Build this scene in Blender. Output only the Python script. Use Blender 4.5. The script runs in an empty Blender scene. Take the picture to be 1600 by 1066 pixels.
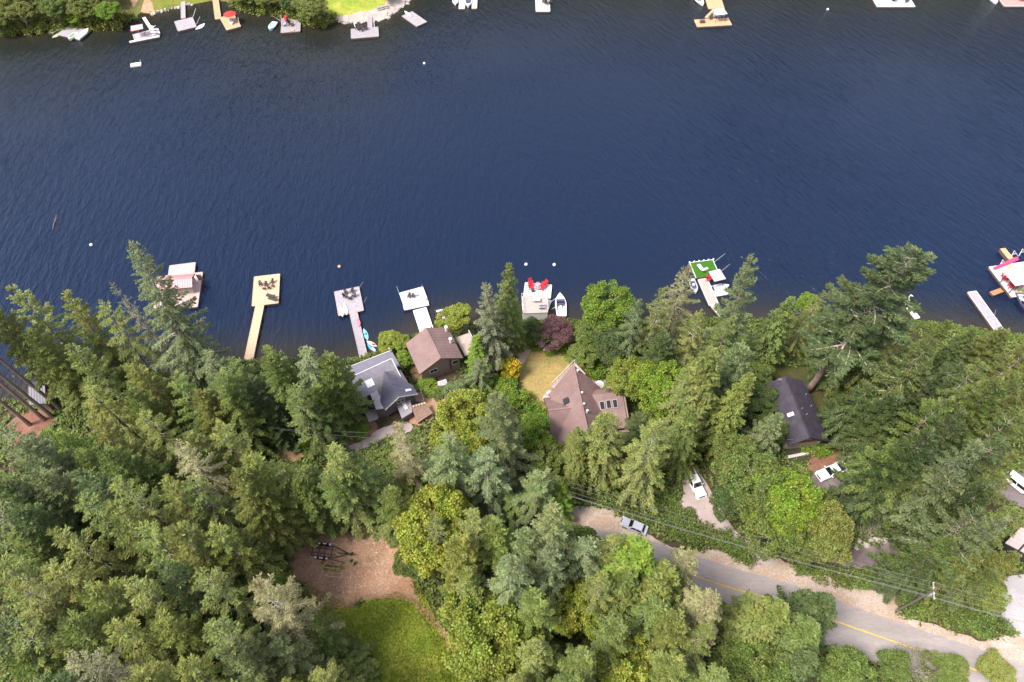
import bpy, bmesh, math, random
import numpy as np
from mathutils import Vector, Matrix
from mathutils.geometry import delaunay_2d_cdt

scene = bpy.context.scene
COL = scene.collection

# ---------------------------------------------------------------- camera
CAM_H = 120.0
PITCH = math.radians(35.0)
cam_data = bpy.data.cameras.new("camera")
cam_data.lens = 24.0
cam_data.sensor_width = 36.0
cam_data.clip_start = 1.0
cam_data.clip_end = 3000.0
cam = bpy.data.objects.new("camera", cam_data)
cam.location = (0, 0, CAM_H)
cam.rotation_euler = (PITCH, 0, 0)
COL.objects.link(cam)
scene.camera = cam

# ---------------------------------------------------------------- sky, sun, exposure
SUN_EL = math.radians(57)
SUN_AZ = math.radians(-114)          # clockwise from +Y
world = bpy.data.worlds.new("World")
scene.world = world
world.use_nodes = True
wn = world.node_tree.nodes
wl = world.node_tree.links
wn.clear()
w_out = wn.new("ShaderNodeOutputWorld")
w_bg = wn.new("ShaderNodeBackground")
w_sky = wn.new("ShaderNodeTexSky")
w_sky.sky_type = 'NISHITA'
w_sky.sun_disc = False
w_sky.sun_elevation = SUN_EL
w_sky.sun_rotation = SUN_AZ
w_sky.altitude = 100
w_sky.air_density = 1.0
w_sky.dust_density = 1.6
w_sky.ozone_density = 1.0
w_bg.inputs["Strength"].default_value = 0.14
# broken thin cloud all over the sky
w_tc = wn.new("ShaderNodeTexCoord")
w_nz = wn.new("ShaderNodeTexNoise")
w_nz.inputs["Scale"].default_value = 2.2
w_nz.inputs["Detail"].default_value = 6
w_nz.inputs["Roughness"].default_value = .6
wl.new(w_tc.outputs["Generated"], w_nz.inputs["Vector"])
w_mr = wn.new("ShaderNodeMapRange")
w_mr.inputs[1].default_value = .36; w_mr.inputs[2].default_value = .68
w_mr.inputs[3].default_value = .18; w_mr.inputs[4].default_value = .72
wl.new(w_nz.outputs["Fac"], w_mr.inputs[0])
w_mx = wn.new("ShaderNodeMixRGB")
w_mx.inputs[2].default_value = (5.2, 4.9, 4.8, 1)
wl.new(w_mr.outputs[0], w_mx.inputs[0])
wl.new(w_sky.outputs[0], w_mx.inputs[1])
wl.new(w_mx.outputs[0], w_bg.inputs["Color"])
wl.new(w_bg.outputs[0], w_out.inputs["Surface"])

sun_data = bpy.data.lights.new("sun", 'SUN')
sun_data.energy = 2.7
sun_data.angle = math.radians(18)
sun_data.color = (1.0, 0.95, 0.88)
sun = bpy.data.objects.new("sun", sun_data)
_sd = Vector((math.sin(SUN_AZ) * math.cos(SUN_EL), math.cos(SUN_AZ) * math.cos(SUN_EL), math.sin(SUN_EL)))
sun.rotation_euler = _sd.to_track_quat('Z', 'Y').to_euler()
sun.location = (0, 0, 200)
COL.objects.link(sun)

vs = scene.view_settings
vs.view_transform = 'Standard'
vs.look = 'None'
vs.gamma = 1.0
vs.use_curve_mapping = False
vs.exposure = 1.2
scene.cycles.max_bounces = 6
scene.cycles.diffuse_bounces = 3
scene.cycles.glossy_bounces = 2
scene.cycles.transmission_bounces = 3
scene.cycles.transparent_max_bounces = 4

# ---------------------------------------------------------------- survey helpers
FPX = 1600 / 36 * 24
SP, CP = math.sin(PITCH), math.cos(PITCH)


def P(px, py, z=0.0):
    """world point at height z under a survey mark of the aerial picture"""
    u = (px - 800) / FPX
    v = (533 - py) / FPX
    d = Vector((u, SP + v * CP, -CP + v * SP))
    t = (z - CAM_H) / d.z
    return Vector((d.x * t, d.y * t, z))


_sh = [(-500, 720), (-200, 660), (0, 625), (200, 598), (400, 560), (520, 566), (600, 546), (640, 524), (700, 503), (760, 500),
       (810, 503), (900, 505), (1000, 505), (1120, 499), (1260, 506), (1420, 503), (1560, 522), (1700, 545), (2000, 570)]
_shp = [P(a, b) for a, b in _sh]
SHX = np.array([p.x for p in _shp]); SHY = np.array([p.y for p in _shp])
_fs = [(-300, 62), (-50, 53), (70, 49), (84, 43), (140, 40), (160, 44), (188, 42), (204, 30), (214, 19), (240, 23), (270, 13), (330, 1), (365, 3), (380, 16), (400, 19), (440, 25),
       (475, 33), (500, 40), (522, 33), (560, 36), (605, 29), (632, 10), (650, -8), (680, -25), (800, -40), (1000, -30), (1200, -36),
       (1400, -28), (1700, -30), (1900, -20)]
_fsp = [P(a, b) for a, b in _fs]
FSX = np.array([p.x for p in _fsp]); FSY = np.array([p.y for p in _fsp])


def sstep(t):
    t = np.clip(t, 0, 1)
    return t * t * (3 - 2 * t)


def hgt(x, y):
    """ground height of the near shore"""
    x = np.asarray(x, float); y = np.asarray(y, float)
    d = np.interp(x, SHX, SHY) - y
    up = 1.1 * (1 - np.exp(-np.maximum(d, 0) / 1.6)) + 6.0 * sstep(d / 55)
    up = up + 0.25 * np.sin(x * .11 + 1) * np.sin(y * .13) * sstep(d / 20)
    dn = np.maximum(d * 0.45, -5)
    return np.where(d > 0, up, dn)


def hfar(x, y):
    x = np.asarray(x, float); y = np.asarray(y, float)
    d = y - np.interp(x, FSX, FSY)
    up = 0.9 * (1 - np.exp(-np.maximum(d, 0) / 2.0)) + 0.04 * np.maximum(d, 0) + 45 * sstep((d - 12) / 120)
    return np.where(d > 0, up, np.maximum(d * 0.35, -5))


def G(px, py, dz=0.0):
    """world point on the near ground"""
    z = 5.0
    for _ in range(14):
        p = P(px, py, z)
        z = z * .4 + .6 * float(hgt(p.x, p.y))
    p = P(px, py, z)
    p.z = z + dz
    return p


def GF(px, py, dz=0.0):
    z = 1.0
    for _ in range(20):
        p = P(px, py, z)
        z = z * .6 + .4 * float(hfar(p.x, p.y))
    p = P(px, py, z)
    p.z = z + dz
    return p


# ---------------------------------------------------------------- materials
MATS = {}


def pmat(name, col, rough=0.7, var=0.12, scale=3.0, metal=0.0, spec=0.4, bump=0.0, bscale=20.0, col2=None, stretch=None):
    if name in MATS:
        return MATS[name]
    m = bpy.data.materials.new(name)
    m.use_nodes = True
    n, l = m.node_tree.nodes, m.node_tree.links
    b = n["Principled BSDF"]
    b.inputs["Roughness"].default_value = rough
    b.inputs["Metallic"].default_value = metal
    b.inputs["Specular IOR Level"].default_value = spec
    tc = n.new("ShaderNodeTexCoord")
    mp = n.new("ShaderNodeMapping")
    if stretch:
        mp.inputs["Scale"].default_value = stretch
    l.new(tc.outputs["Object"], mp.inputs["Vector"])
    nz = n.new("ShaderNodeTexNoise")
    nz.inputs["Scale"].default_value = scale
    nz.inputs["Detail"].default_value = 5
    nz.inputs["Roughness"].default_value = .65
    l.new(mp.outputs[0], nz.inputs["Vector"])
    rp = n.new("ShaderNodeValToRGB")
    rp.color_ramp.elements[0].position = .3
    rp.color_ramp.elements[1].position = .7
    c2 = col2 if col2 else tuple(min(1, c * (1 + var)) for c in col)
    c1 = col if col2 else tuple(c * (1 - var) for c in col)
    rp.color_ramp.elements[0].color = (*c1, 1)
    rp.color_ramp.elements[1].color = (*c2, 1)
    l.new(nz.outputs["Fac"], rp.inputs["Fac"])
    l.new(rp.outputs[0], b.inputs["Base Color"])
    if bump:
        nb = n.new("ShaderNodeTexNoise")
        nb.inputs["Scale"].default_value = bscale
        nb.inputs["Detail"].default_value = 4
        l.new(mp.outputs[0], nb.inputs["Vector"])
        bp = n.new("ShaderNodeBump")
        bp.inputs["Strength"].default_value = bump
        bp.inputs["Distance"].default_value = .05
        l.new(nb.outputs["Fac"], bp.inputs["Height"])
        l.new(bp.outputs[0], b.inputs["Normal"])
    MATS[name] = m
    return m


def leaf_mat(name, trans=0.3, vary=0.5):
    """leaf colour comes from the plant's own object colour, varied leaf by leaf"""
    m = bpy.data.materials.new(name)
    m.use_nodes = True
    n, l = m.node_tree.nodes, m.node_tree.links
    n.clear()
    out = n.new("ShaderNodeOutputMaterial")
    oi = n.new("ShaderNodeObjectInfo")
    ge = n.new("ShaderNodeNewGeometry")
    tc = n.new("ShaderNodeTexCoord")
    nz = n.new("ShaderNodeTexNoise")
    nz.inputs["Scale"].default_value = 0.55
    nz.inputs["Detail"].default_value = 3
    l.new(tc.outputs["Object"], nz.inputs["Vector"])
    # brightness: leaf by leaf and clump by clump
    mr = n.new("ShaderNodeMapRange")
    mr.inputs[1].default_value = 0; mr.inputs[2].default_value = 1
    mr.inputs[3].default_value = 1 - vary; mr.inputs[4].default_value = 1 + vary
    l.new(ge.outputs["Random Per Island"], mr.inputs[0])
    mr2 = n.new("ShaderNodeMapRange")
    mr2.inputs[1].default_value = .3; mr2.inputs[2].default_value = .7
    mr2.inputs[3].default_value = .74; mr2.inputs[4].default_value = 1.22
    l.new(nz.outputs["Fac"], mr2.inputs[0])
    mu = n.new("ShaderNodeMath"); mu.operation = 'MULTIPLY'
    l.new(mr.outputs[0], mu.inputs[0]); l.new(mr2.outputs[0], mu.inputs[1])
    hs = n.new("ShaderNodeHueSaturation")
    l.new(oi.outputs["Color"], hs.inputs["Color"])
    l.new(mu.outputs[0], hs.inputs["Value"])
    nz2 = n.new("ShaderNodeTexNoise")
    nz2.inputs["Scale"].default_value = .35
    l.new(tc.outputs["Object"], nz2.inputs["Vector"])
    mr3 = n.new("ShaderNodeMapRange")
    mr3.inputs[1].default_value = .3; mr3.inputs[2].default_value = .7
    mr3.inputs[3].default_value = .478; mr3.inputs[4].default_value = .522
    l.new(nz2.outputs["Fac"], mr3.inputs[0])
    l.new(mr3.outputs[0], hs.inputs["Hue"])
    di = n.new("ShaderNodeBsdfPrincipled")
    di.inputs["Roughness"].default_value = .55
    di.inputs["Specular IOR Level"].default_value = .35
    tr = n.new("ShaderNodeBsdfTranslucent")
    l.new(hs.outputs[0], di.inputs["Base Color"])
    l.new(hs.outputs[0], tr.inputs["Color"])
    mx = n.new("ShaderNodeMixShader")
    mx.inputs[0].default_value = trans
    l.new(di.outputs[0], mx.inputs[1]); l.new(tr.outputs[0], mx.inputs[2])
    l.new(mx.outputs[0], out.inputs["Surface"])
    MATS[name] = m
    return m


M_NEEDLE = leaf_mat("needles", .16, .36)
M_LEAF = leaf_mat("leaves", .24, .42)
M_BARK = pmat("bark", (.27, .19, .155), .9, .35, 2.5, bump=.5, bscale=8, stretch=(1, 1, .25))
M_LIMB = pmat("limb_bark", (.46, .40, .33), .9, .3, 3)

WHITE = pmat("white_paint", (.72, .71, .71), .5, .05, 2)
WHITEDECK = pmat("white_deck", (.56, .535, .54), .7, .10, 1.2, stretch=(1, 1, 1))
PALEDECK = pmat("pale_boards", (.45, .36, .32), .8, .16, 1.5)
PINKDECK = pmat("pink_boards", (.55, .39, .36), .8, .16, 1.5)
YELDECK = pmat("new_cedar_boards", (.58, .41, .27), .75, .12, 1.6)
GREYDECK = pmat("weathered_boards", (.34, .305, .32), .85, .2, 1.5)
PALEGREY = pmat("bleached_boards", (.37, .335, .36), .85, .14, 1.5)
ORANGE = pmat("orange_boards", (.56, .34, .19), .75, .15, 1.5)
FLOAT = pmat("float_timber", (.14, .08, .055), .8, .25, 2)
STEEL = pmat("galvanised_steel", (.5, .5, .52), .35, .1, 5, metal=.6)
DARKMETAL = pmat("dark_metal", (.03, .03, .035), .45, .2, 5)
BLACK = pmat("black_plastic", (.025, .024, .03), .5, .2, 5)
CHARCOAL = pmat("charcoal_fabric", (.06, .05, .055), .9, .2, 5)
RED = pmat("red_paint", (.55, .035, .045), .5, .12, 4)
REDF = pmat("red_fabric", (.58, .04, .03), .85, .12, 4)
PINK = pmat("pink_vinyl", (.72, .06, .18), .5, .1, 3)
PINKPALE = pmat("pink_float", (.72, .22, .28), .5, .1, 3)
TURQ = pmat("turquoise_plastic", (.22, .60, .66), .4, .12, 3)
BLUEP = pmat("blue_plastic", (.10, .32, .58), .4, .12, 3)
GREENP = pmat("green_plastic", (.20, .42, .12), .5, .12, 3)
YELP = pmat("yellow_plastic", (.75, .55, .12), .5, .12, 3)
TURF = pmat("artificial_turf", (.035, .13, .006), .95, .2, 12, bump=.3, bscale=60)
BEIGE = pmat("beige_canvas", (.66, .58, .50), .9, .06, 2)
GREYCANVAS = pmat("grey_canvas", (.42, .41, .47), .8, .06, 1.5)
NAVY = pmat("navy_canvas", (.07, .07, .12), .8, .15, 3)
GEL = pmat("white_gelcoat", (.80, .79, .78), .2, .03, 2)
CARWHITE = pmat("white_car_paint", (.78, .78, .79), .18, .02, 2)
CARSILVER = pmat("silver_car_paint", (.52, .53, .58), .22, .03, 2, metal=.3)
GLASS = pmat("tinted_glass", (.012, .013, .018), .06, .1, 2, spec=.6)
TYRE = pmat("tyre_rubber", (.02, .02, .02), .85, .2, 5)
RIM = pmat("alloy_rim", (.55, .55, .57), .3, .1, 5, metal=.7)
LAMP = pmat("lamp_glass", (.6, .6, .6), .1, .1, 5)
TAIL = pmat("tail_lamp", (.4, .02, .02), .2, .1, 5)
MAUVE = pmat("mauve_metal_roof", (.235, .148, .135), .42, .17, .45, spec=.5)
MAUVED = pmat("mauve_trim", (.13, .065, .065), .5, .1, 2)
GREYROOF = pmat("light_grey_roof", (.19, .175, .205), .55, .16, 1.0)
PANELROOF = pmat("pale_grey_roof", (.34, .30, .32), .55, .1, 1.0)
SLATE = pmat("slate_metal_roof", (.105, .10, .135), .45, .14, .8)
MEMBR = pmat("grey_membrane", (.17, .155, .195), .6, .12, 1.0)
DARKROOF = pmat("dark_metal_roof", (.050, .042, .056), .42, .3, .8)
CREAM = pmat("cream_siding", (.46, .38, .29), .8, .1, 3)
BROWNWALL = pmat("brown_siding", (.32, .225, .19), .85, .15, 2.5)
GREYWALL = pmat("grey_siding", (.16, .14, .15), .8, .15, 3)
SHINGLE = pmat("brown_shingle", (.25, .16, .12), .9, .25, 2.5)
STONE = pmat("pale_stone", (.42, .37, .34), .9, .25, 3, bump=.4)
CONC = pmat("pale_concrete", (.44, .355, .33), .85, .16, .35, bump=.2, bscale=30)
PATIO = pmat("patio_slab", (.52, .46, .46), .85, .1, .8)
REDWOOD = pmat("red_fence_boards", (.24, .085, .06), .85, .2, 3)
TIMBER = pmat("pale_timber", (.50, .38, .28), .85, .25, 3)
POLEW = pmat("pole_timber", (.14, .115, .10), .9, .25, 3)
WIRE = pmat("wire", (.24, .235, .24), .5, .1, 3)


# ---------------------------------------------------------------- mesh builder
class MB:
    def __init__(s):
        s.v = []; s.f = []

    def add(s, vs, fs):
        o = len(s.v)
        s.v += [tuple(map(float, p)) for p in vs]
        s.f += [tuple(i + o for i in f) for f in fs]
        return s

    def frame_box(s, o, ax, ay, az):
        o = Vector(o)
        c = [o, o + ax, o + ax + ay, o + ay]
        return s.add(c + [p + az for p in c], [(3, 2, 1, 0), (4, 5, 6, 7), (0, 1, 5, 4), (1, 2, 6, 5), (2, 3, 7, 6), (3, 0, 4, 7)])

    def box(s, c, sz, rz=0.0, rx=0.0, ry=0.0):
        R = Matrix.Rotation(rz, 3, 'Z') @ Matrix.Rotation(ry, 3, 'Y') @ Matrix.Rotation(rx, 3, 'X')
        ax, ay, az = (R @ Vector((sz[0], 0, 0)), R @ Vector((0, sz[1], 0)), R @ Vector((0, 0, sz[2])))
        return s.frame_box(Vector(c) - (ax + ay + az) / 2, ax, ay, az)

    def slab(s, quad, th):
        q = [Vector(p) for p in quad]
        n = len(q)
        d = Vector((0, 0, -th))
        return s.add(q + [p + d for p in q], [tuple(range(n)), tuple(range(2 * n - 1, n - 1, -1))] +
                     [((i + 1) % n, i, i + n, (i + 1) % n + n) for i in range(n)])

    def tube(s, pts, rad, n=6):
        pts = [Vector(p) for p in pts]
        if not hasattr(rad, '__len__'):
            rad = [rad] * len(pts)
        vs = []
        for i, p in enumerate(pts):
            a = pts[max(i - 1, 0)]; b = pts[min(i + 1, len(pts) - 1)]
            d = (b - a).normalized()
            r = Vector((0, 0, 1)) if abs(d.z) < .9 else Vector((1, 0, 0))
            x = d.cross(r).normalized(); y = d.cross(x)
            for k in range(n):
                t = 2 * math.pi * k / n
                vs.append(p + (x * math.cos(t) + y * math.sin(t)) * rad[i])
        fs = []
        for i in range(len(pts) - 1):
            for k in range(n):
                k2 = (k + 1) % n
                fs.append((i * n + k, i * n + k2, (i + 1) * n + k2, (i + 1) * n + k))
        fs.append(tuple(range(n - 1, -1, -1)))
        fs.append(tuple(range((len(pts) - 1) * n, len(pts) * n)))
        return s.add(vs, fs)

    def lathe(s, prof, c=(0, 0, 0), n=14):
        vs = []; fs = []
        for (r, z) in prof:
            for k in range(n):
                t = 2 * math.pi * k / n
                vs.append((c[0] + r * math.cos(t), c[1] + r * math.sin(t), c[2] + z))
        for i in range(len(prof) - 1):
            for k in range(n):
                k2 = (k + 1) % n
                fs.append((i * n + k, i * n + k2, (i + 1) * n + k2, (i + 1) * n + k))
        fs.append(tuple(range(n - 1, -1, -1)))
        fs.append(tuple(range((len(prof) - 1) * n, len(prof) * n)))
        return s.add(vs, fs)

    def build(s, name, mat, parent=None, kind=None, bevel=0.0, smooth=False):
        me = bpy.data.meshes.new(name)
        v = s.v
        if parent is not None and parent.get("_world"):
            L = parent.location
            v = [(a - L.x, b - L.y, c - L.z) for a, b, c in v]
        me.from_pydata(v, [], s.f)
        if bevel:
            bm = bmesh.new(); bm.from_mesh(me)
            bmesh.ops.recalc_face_normals(bm, faces=bm.faces)
            bmesh.ops.bevel(bm, geom=list(bm.edges), offset=bevel, segments=2, affect='EDGES', clamp_overlap=True)
            bm.to_mesh(me); bm.free()
        me.materials.append(mat)
        if smooth:
            me.polygons.foreach_set("use_smooth", [True] * len(me.polygons))
        me.update()
        return link(name, me, parent, kind)


def link(name, me, parent=None, kind=None):
    o = bpy.data.objects.new(name, me)
    COL.objects.link(o)
    if parent is not None:
        o.parent = parent
    if kind:
        o["kind"] = kind
    return o


def fast_mesh(name, V, F, mat):
    """V (n,3) array, F (m,4) array of quads"""
    me = bpy.data.meshes.new(name)
    V = np.ascontiguousarray(V, np.float32); F = np.ascontiguousarray(F, np.int32)
    me.vertices.add(len(V)); me.vertices.foreach_set("co", V.ravel())
    k = F.shape[1]
    me.loops.add(F.size); me.loops.foreach_set("vertex_index", F.ravel())
    me.polygons.add(len(F))
    me.polygons.foreach_set("loop_start", np.arange(0, F.size, k, dtype=np.int32))
    me.update(calc_edges=True)
    me.materials.append(mat)
    return me


def thing(name, label, cat, loc=(0, 0, 0), rz=0.0, group=None, worldparts=False):
    o = bpy.data.objects.new(name, None)
    o.empty_display_size = .5
    COL.objects.link(o)
    o.location = loc
    o.rotation_euler = (0, 0, rz)
    o["label"] = label; o["category"] = cat
    if group:
        o["group"] = group
    if worldparts:
        o["_world"] = 1
    return o


KIDS = {}


def dup(root, loc, rz=0.0, label=None, group=None, scale=None, name=None):
    r = root.copy()
    COL.objects.link(r)
    r.location = loc
    r.rotation_euler = (0, 0, rz)
    if scale:
        r.scale = scale
    if label:
        r["label"] = label
    if group:
        r["group"] = group
    for ch in list(root.children):
        c = ch.copy(); COL.objects.link(c); c.parent = r
        for g in list(ch.children):
            d = g.copy(); COL.objects.link(d); d.parent = c
    return r


class Proto:
    """first use moves the thing built, later uses copy it"""
    def __init__(s, root):
        s.root = root; s.used = False

    def put(s, loc, rz, label, group=None, scale=None):
        if not s.used:
            s.used = True
            r = s.root
            r.location = loc; r.rotation_euler = (0, 0, rz); r["label"] = label
            if group: r["group"] = group
            if scale: r.scale = scale
            return r
        return dup(s.root, loc, rz, label, group, scale)
# ================================================================ SETTING: ground, water, road
RNG = np.random.default_rng(5)


def grid_mesh(name, xs, ys, zf, mat):
    X, Y = np.meshgrid(xs, ys)
    Z = zf(X, Y)
    V = np.stack([X.ravel(), Y.ravel(), Z.ravel()], 1)
    nx, ny = len(xs), len(ys)
    i = (np.arange(ny - 1)[:, None] * nx + np.arange(nx - 1)[None, :]).ravel()
    F = np.stack([i, i + 1, i + 1 + nx, i + nx], 1)
    return fast_mesh(name, V, F, mat)


def ground_mat(name, cols, scales, bump=.4, bscale=6.0, rough=.95, streak=None, grain=.36):
    """three-colour natural ground: cols = (a, b, c)"""
    m = bpy.data.materials.new(name)
    m.use_nodes = True
    n, l = m.node_tree.nodes, m.node_tree.links
    b = n["Principled BSDF"]
    b.inputs["Roughness"].default_value = rough
    b.inputs["Specular IOR Level"].default_value = .2
    tc = n.new("ShaderNodeTexCoord")

    def noise(sc, det=6, dist=.4):
        z = n.new("ShaderNodeTexNoise")
        z.inputs["Scale"].default_value = sc
        z.inputs["Detail"].default_value = det
        z.inputs["Roughness"].default_value = .68
        z.inputs["Distortion"].default_value = dist
        if streak:
            mp = n.new("ShaderNodeMapping")
            mp.inputs["Rotation"].default_value = (0, 0, streak[0])
            mp.inputs["Scale"].default_value = (streak[1], 1, 1)
            l.new(tc.outputs["Object"], mp.inputs[0]); l.new(mp.outputs[0], z.inputs["Vector"])
        else:
            l.new(tc.outputs["Object"], z.inputs["Vector"])
        return z

    def ramp(src, p0, p1, c0, c1):
        r = n.new("ShaderNodeValToRGB")
        r.color_ramp.elements[0].position = p0; r.color_ramp.elements[1].position = p1
        r.color_ramp.elements[0].color = (*c0, 1); r.color_ramp.elements[1].color = (*c1, 1)
        l.new(src, r.inputs[0])
        return r

    def mix(fac, a, c, mode='MIX'):
        x = n.new("ShaderNodeMixRGB"); x.blend_type = mode
        if isinstance(fac, float): x.inputs[0].default_value = fac
        else: l.new(fac, x.inputs[0])
        l.new(a, x.inputs[1]); l.new(c, x.inputs[2])
        return x
    n1 = noise(scales[0]); n2 = noise(scales[1]); n3 = noise(scales[2], 8)
    r1 = ramp(n1.outputs["Fac"], .38, .62, cols[0], cols[1])
    r2 = n.new("ShaderNodeValToRGB")
    r2.color_ramp.elements[0].position = .48; r2.color_ramp.elements[1].position = .66
    l.new(n2.outputs["Fac"], r2.inputs[0])
    c3 = n.new("ShaderNodeRGB"); c3.outputs[0].default_value = (*cols[2], 1)
    x1 = mix(r2.outputs[0], r1.outputs[0], c3.outputs[0])
    r3 = ramp(n3.outputs["Fac"], .3, .7, (1 - grain,) * 3, (1 + grain,) * 3)
    x2 = mix(1.0, x1.outputs[0], r3.outputs[0], 'MULTIPLY')
    l.new(x2.outputs[0], b.inputs["Base Color"])
    nb = noise(bscale, 6)
    bp = n.new("ShaderNodeBump"); bp.inputs["Strength"].default_value = bump; bp.inputs["Distance"].default_value = .15
    l.new(nb.outputs["Fac"], bp.inputs["Height"]); l.new(bp.outputs[0], b.inputs["Normal"])
    MATS[name] = m
    return m


FOREST = ground_mat("forest_floor", ((.06, .05, .03), (.095, .065, .042), (.045, .06, .02)), (.25, .12, 2.2))
DIRT = ground_mat("red_dirt", ((.40, .22, .135), (.49, .30, .195), (.32, .20, .12)), (.22, .35, 3.0))
MEADOW = ground_mat("meadow_grass", ((.21, .28, .035), (.30, .345, .05), (.43, .385, .08)), (.18, .14, 2.6), bump=.8, bscale=9)
LAWN = ground_mat("dry_lawn", ((.36, .25, .095), (.29, .23, .085), (.20, .20, .06)), (.22, .13, 2.5), bump=.4)
GRASSM = ground_mat("verge_grass", ((.12, .17, .02), (.18, .2, .03), (.25, .2, .06)), (.3, .25, 3.0), bump=.8, bscale=9)
SHADEGRASS = ground_mat("shade_tinted_grass", ((.06, .068, .02), (.08, .08, .024), (.075, .058, .03)), (.3, .25, 3.0), bump=.8, bscale=9)  # lawn grass with the shade of the trees darkened into its colour
GRAVEL = ground_mat("gravel_shoulder", ((.44, .335, .265), (.40, .285, .21), (.48, .39, .335)), (.3, .22, 4.0), bump=.5, bscale=14)
ASPH = ground_mat("worn_asphalt", ((.31, .268, .25), (.36, .31, .29), (.265, .23, .215)), (.35, .12, 5.0), bump=.15, bscale=30, streak=(math.radians(66), .22), grain=.13)
ASPHD = ground_mat("old_asphalt_drive", ((.19, .15, .155), (.25, .20, .20), (.15, .115, .11)), (.3, .2, 5.0), bump=.15, bscale=30, grain=.13)
CONCD = ground_mat("concrete_drive", ((.40, .315, .29), (.46, .37, .345), (.34, .27, .25)), (.25, .2, 5.0), bump=.12, bscale=30, grain=.13)
PALECONC = ground_mat("pale_concrete_yard", ((.36, .325, .33), (.42, .39, .39), (.29, .265, .27)), (.2, .14, 4.0), bump=.12, bscale=30, grain=.13)
REDDIRT = ground_mat("needle_litter", ((.25, .125, .085), (.20, .095, .065), (.29, .165, .115)), (.25, .3, 3.0))
BEACH = ground_mat("shingle_beach", ((.42, .35, .32), (.35, .29, .25), (.5, .42, .36)), (.5, .4, 3.5), bump=.5)
FARSOIL = ground_mat("far_bank_soil", ((.10, .09, .04), (.16, .14, .05), (.12, .15, .03)), (.25, .12, 2.0))

ground = link("ground", grid_mesh("ground", np.concatenate([np.arange(-1500, -170, 70), np.arange(-170, 170.1, 1.0), np.arange(240, 1500, 70)]),
                                  np.concatenate([np.arange(-900, -20, 60), np.arange(-20, 104.1, 1.0)]), hgt, FOREST))
ground["kind"] = "structure"
far_ground = link("far_bank", grid_mesh("far_bank", np.concatenate([np.arange(-1500, -240, 60), np.arange(-240, 240.1, 2.5), np.arange(300, 1500, 60)]),
                                        np.concatenate([np.arange(188, 300, 1.5), np.arange(300, 1500, 40)]), hfar, FARSOIL))
far_ground["kind"] = "structure"


def water_mat():
    m = bpy.data.materials.new("lake_water")
    m.use_nodes = True
    n, l = m.node_tree.nodes, m.node_tree.links
    b = n["Principled BSDF"]
    b.inputs["IOR"].default_value = 1.333
    b.inputs["Roughness"].default_value = .20
    tc = n.new("ShaderNodeTexCoord")
    at = n.new("ShaderNodeAttribute"); at.attribute_name = "shallow_reflection"
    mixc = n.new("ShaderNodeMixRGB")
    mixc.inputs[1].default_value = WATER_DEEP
    mixc.inputs[2].default_value = (.018, .019, .012, 1)  # dark olive: shallow bottom, and the mirrored wood painted into the colour
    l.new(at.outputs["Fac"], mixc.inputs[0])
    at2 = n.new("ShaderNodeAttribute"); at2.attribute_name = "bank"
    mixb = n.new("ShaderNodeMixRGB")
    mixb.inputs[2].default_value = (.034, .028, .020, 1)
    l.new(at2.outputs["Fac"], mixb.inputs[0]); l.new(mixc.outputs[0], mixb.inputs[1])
    l.new(mixb.outputs[0], b.inputs["Base Color"])

    def wave(rot, sx, sy, det=2.5, dist=.5):
        mp = n.new("ShaderNodeMapping")
        mp.inputs["Rotation"].default_value = (0, 0, rot)
        l.new(tc.outputs["Object"], mp.inputs[0])
        mp2 = n.new("ShaderNodeMapping")
        mp2.inputs["Scale"].default_value = (sx, sy, .3)
        l.new(mp.outputs[0], mp2.inputs[0])
        z = n.new("ShaderNodeTexNoise")
        z.inputs["Scale"].default_value = 1.0
        z.inputs["Detail"].default_value = det
        z.inputs["Roughness"].default_value = .55
        z.inputs["Distortion"].default_value = dist
        l.new(mp2.outputs[0], z.inputs["Vector"])
        return z.outputs["Fac"]
    wL = wave(math.radians(-4), .80, .22)
    wR = wave(math.radians(-30), .80, .20)
    sx = n.new("ShaderNodeSeparateXYZ"); l.new(tc.outputs["Object"], sx.inputs[0])
    big = n.new("ShaderNodeTexNoise"); big.inputs["Scale"].default_value = .03
    l.new(tc.outputs["Object"], big.inputs["Vector"])
    ad = n.new("ShaderNodeMath"); ad.operation = 'MULTIPLY_ADD'
    l.new(big.outputs["Fac"], ad.inputs[0]); ad.inputs[1].default_value = 90; l.new(sx.outputs[0], ad.inputs[2])
    mr = n.new("ShaderNodeMapRange"); mr.inputs[1].default_value = -10; mr.inputs[2].default_value = 110
    l.new(ad.outputs[0], mr.inputs[0])
    mw = n.new("ShaderNodeMixRGB")
    l.new(mr.outputs[0], mw.inputs[0]); l.new(wL, mw.inputs[1]); l.new(wR, mw.inputs[2])
    fine = wave(math.radians(-15), 2.2, .9, 3, .8)
    sm = n.new("ShaderNodeMath"); sm.operation = 'MULTIPLY_ADD'
    l.new(fine, sm.inputs[0]); sm.inputs[1].default_value = .19; l.new(mw.outputs[0], sm.inputs[2])
    # gusts: patches of calmer and rougher water
    gu = n.new("ShaderNodeTexNoise"); gu.inputs["Scale"].default_value = .022; gu.inputs["Detail"].default_value = 2
    l.new(tc.outputs["Object"], gu.inputs["Vector"])
    gr = n.new("ShaderNodeMapRange"); gr.inputs[1].default_value = .35; gr.inputs[2].default_value = .65
    gr.inputs[3].default_value = WAVE_LO; gr.inputs[4].default_value = WAVE_HI
    l.new(gu.outputs["Fac"], gr.inputs[0])
    bp = n.new("ShaderNodeBump"); bp.inputs["Distance"].default_value = .72
    l.new(gr.outputs[0], bp.inputs["Strength"])
    l.new(sm.outputs[0], bp.inputs["Height"])
    l.new(bp.outputs[0], b.inputs["Normal"])
    return m


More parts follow.
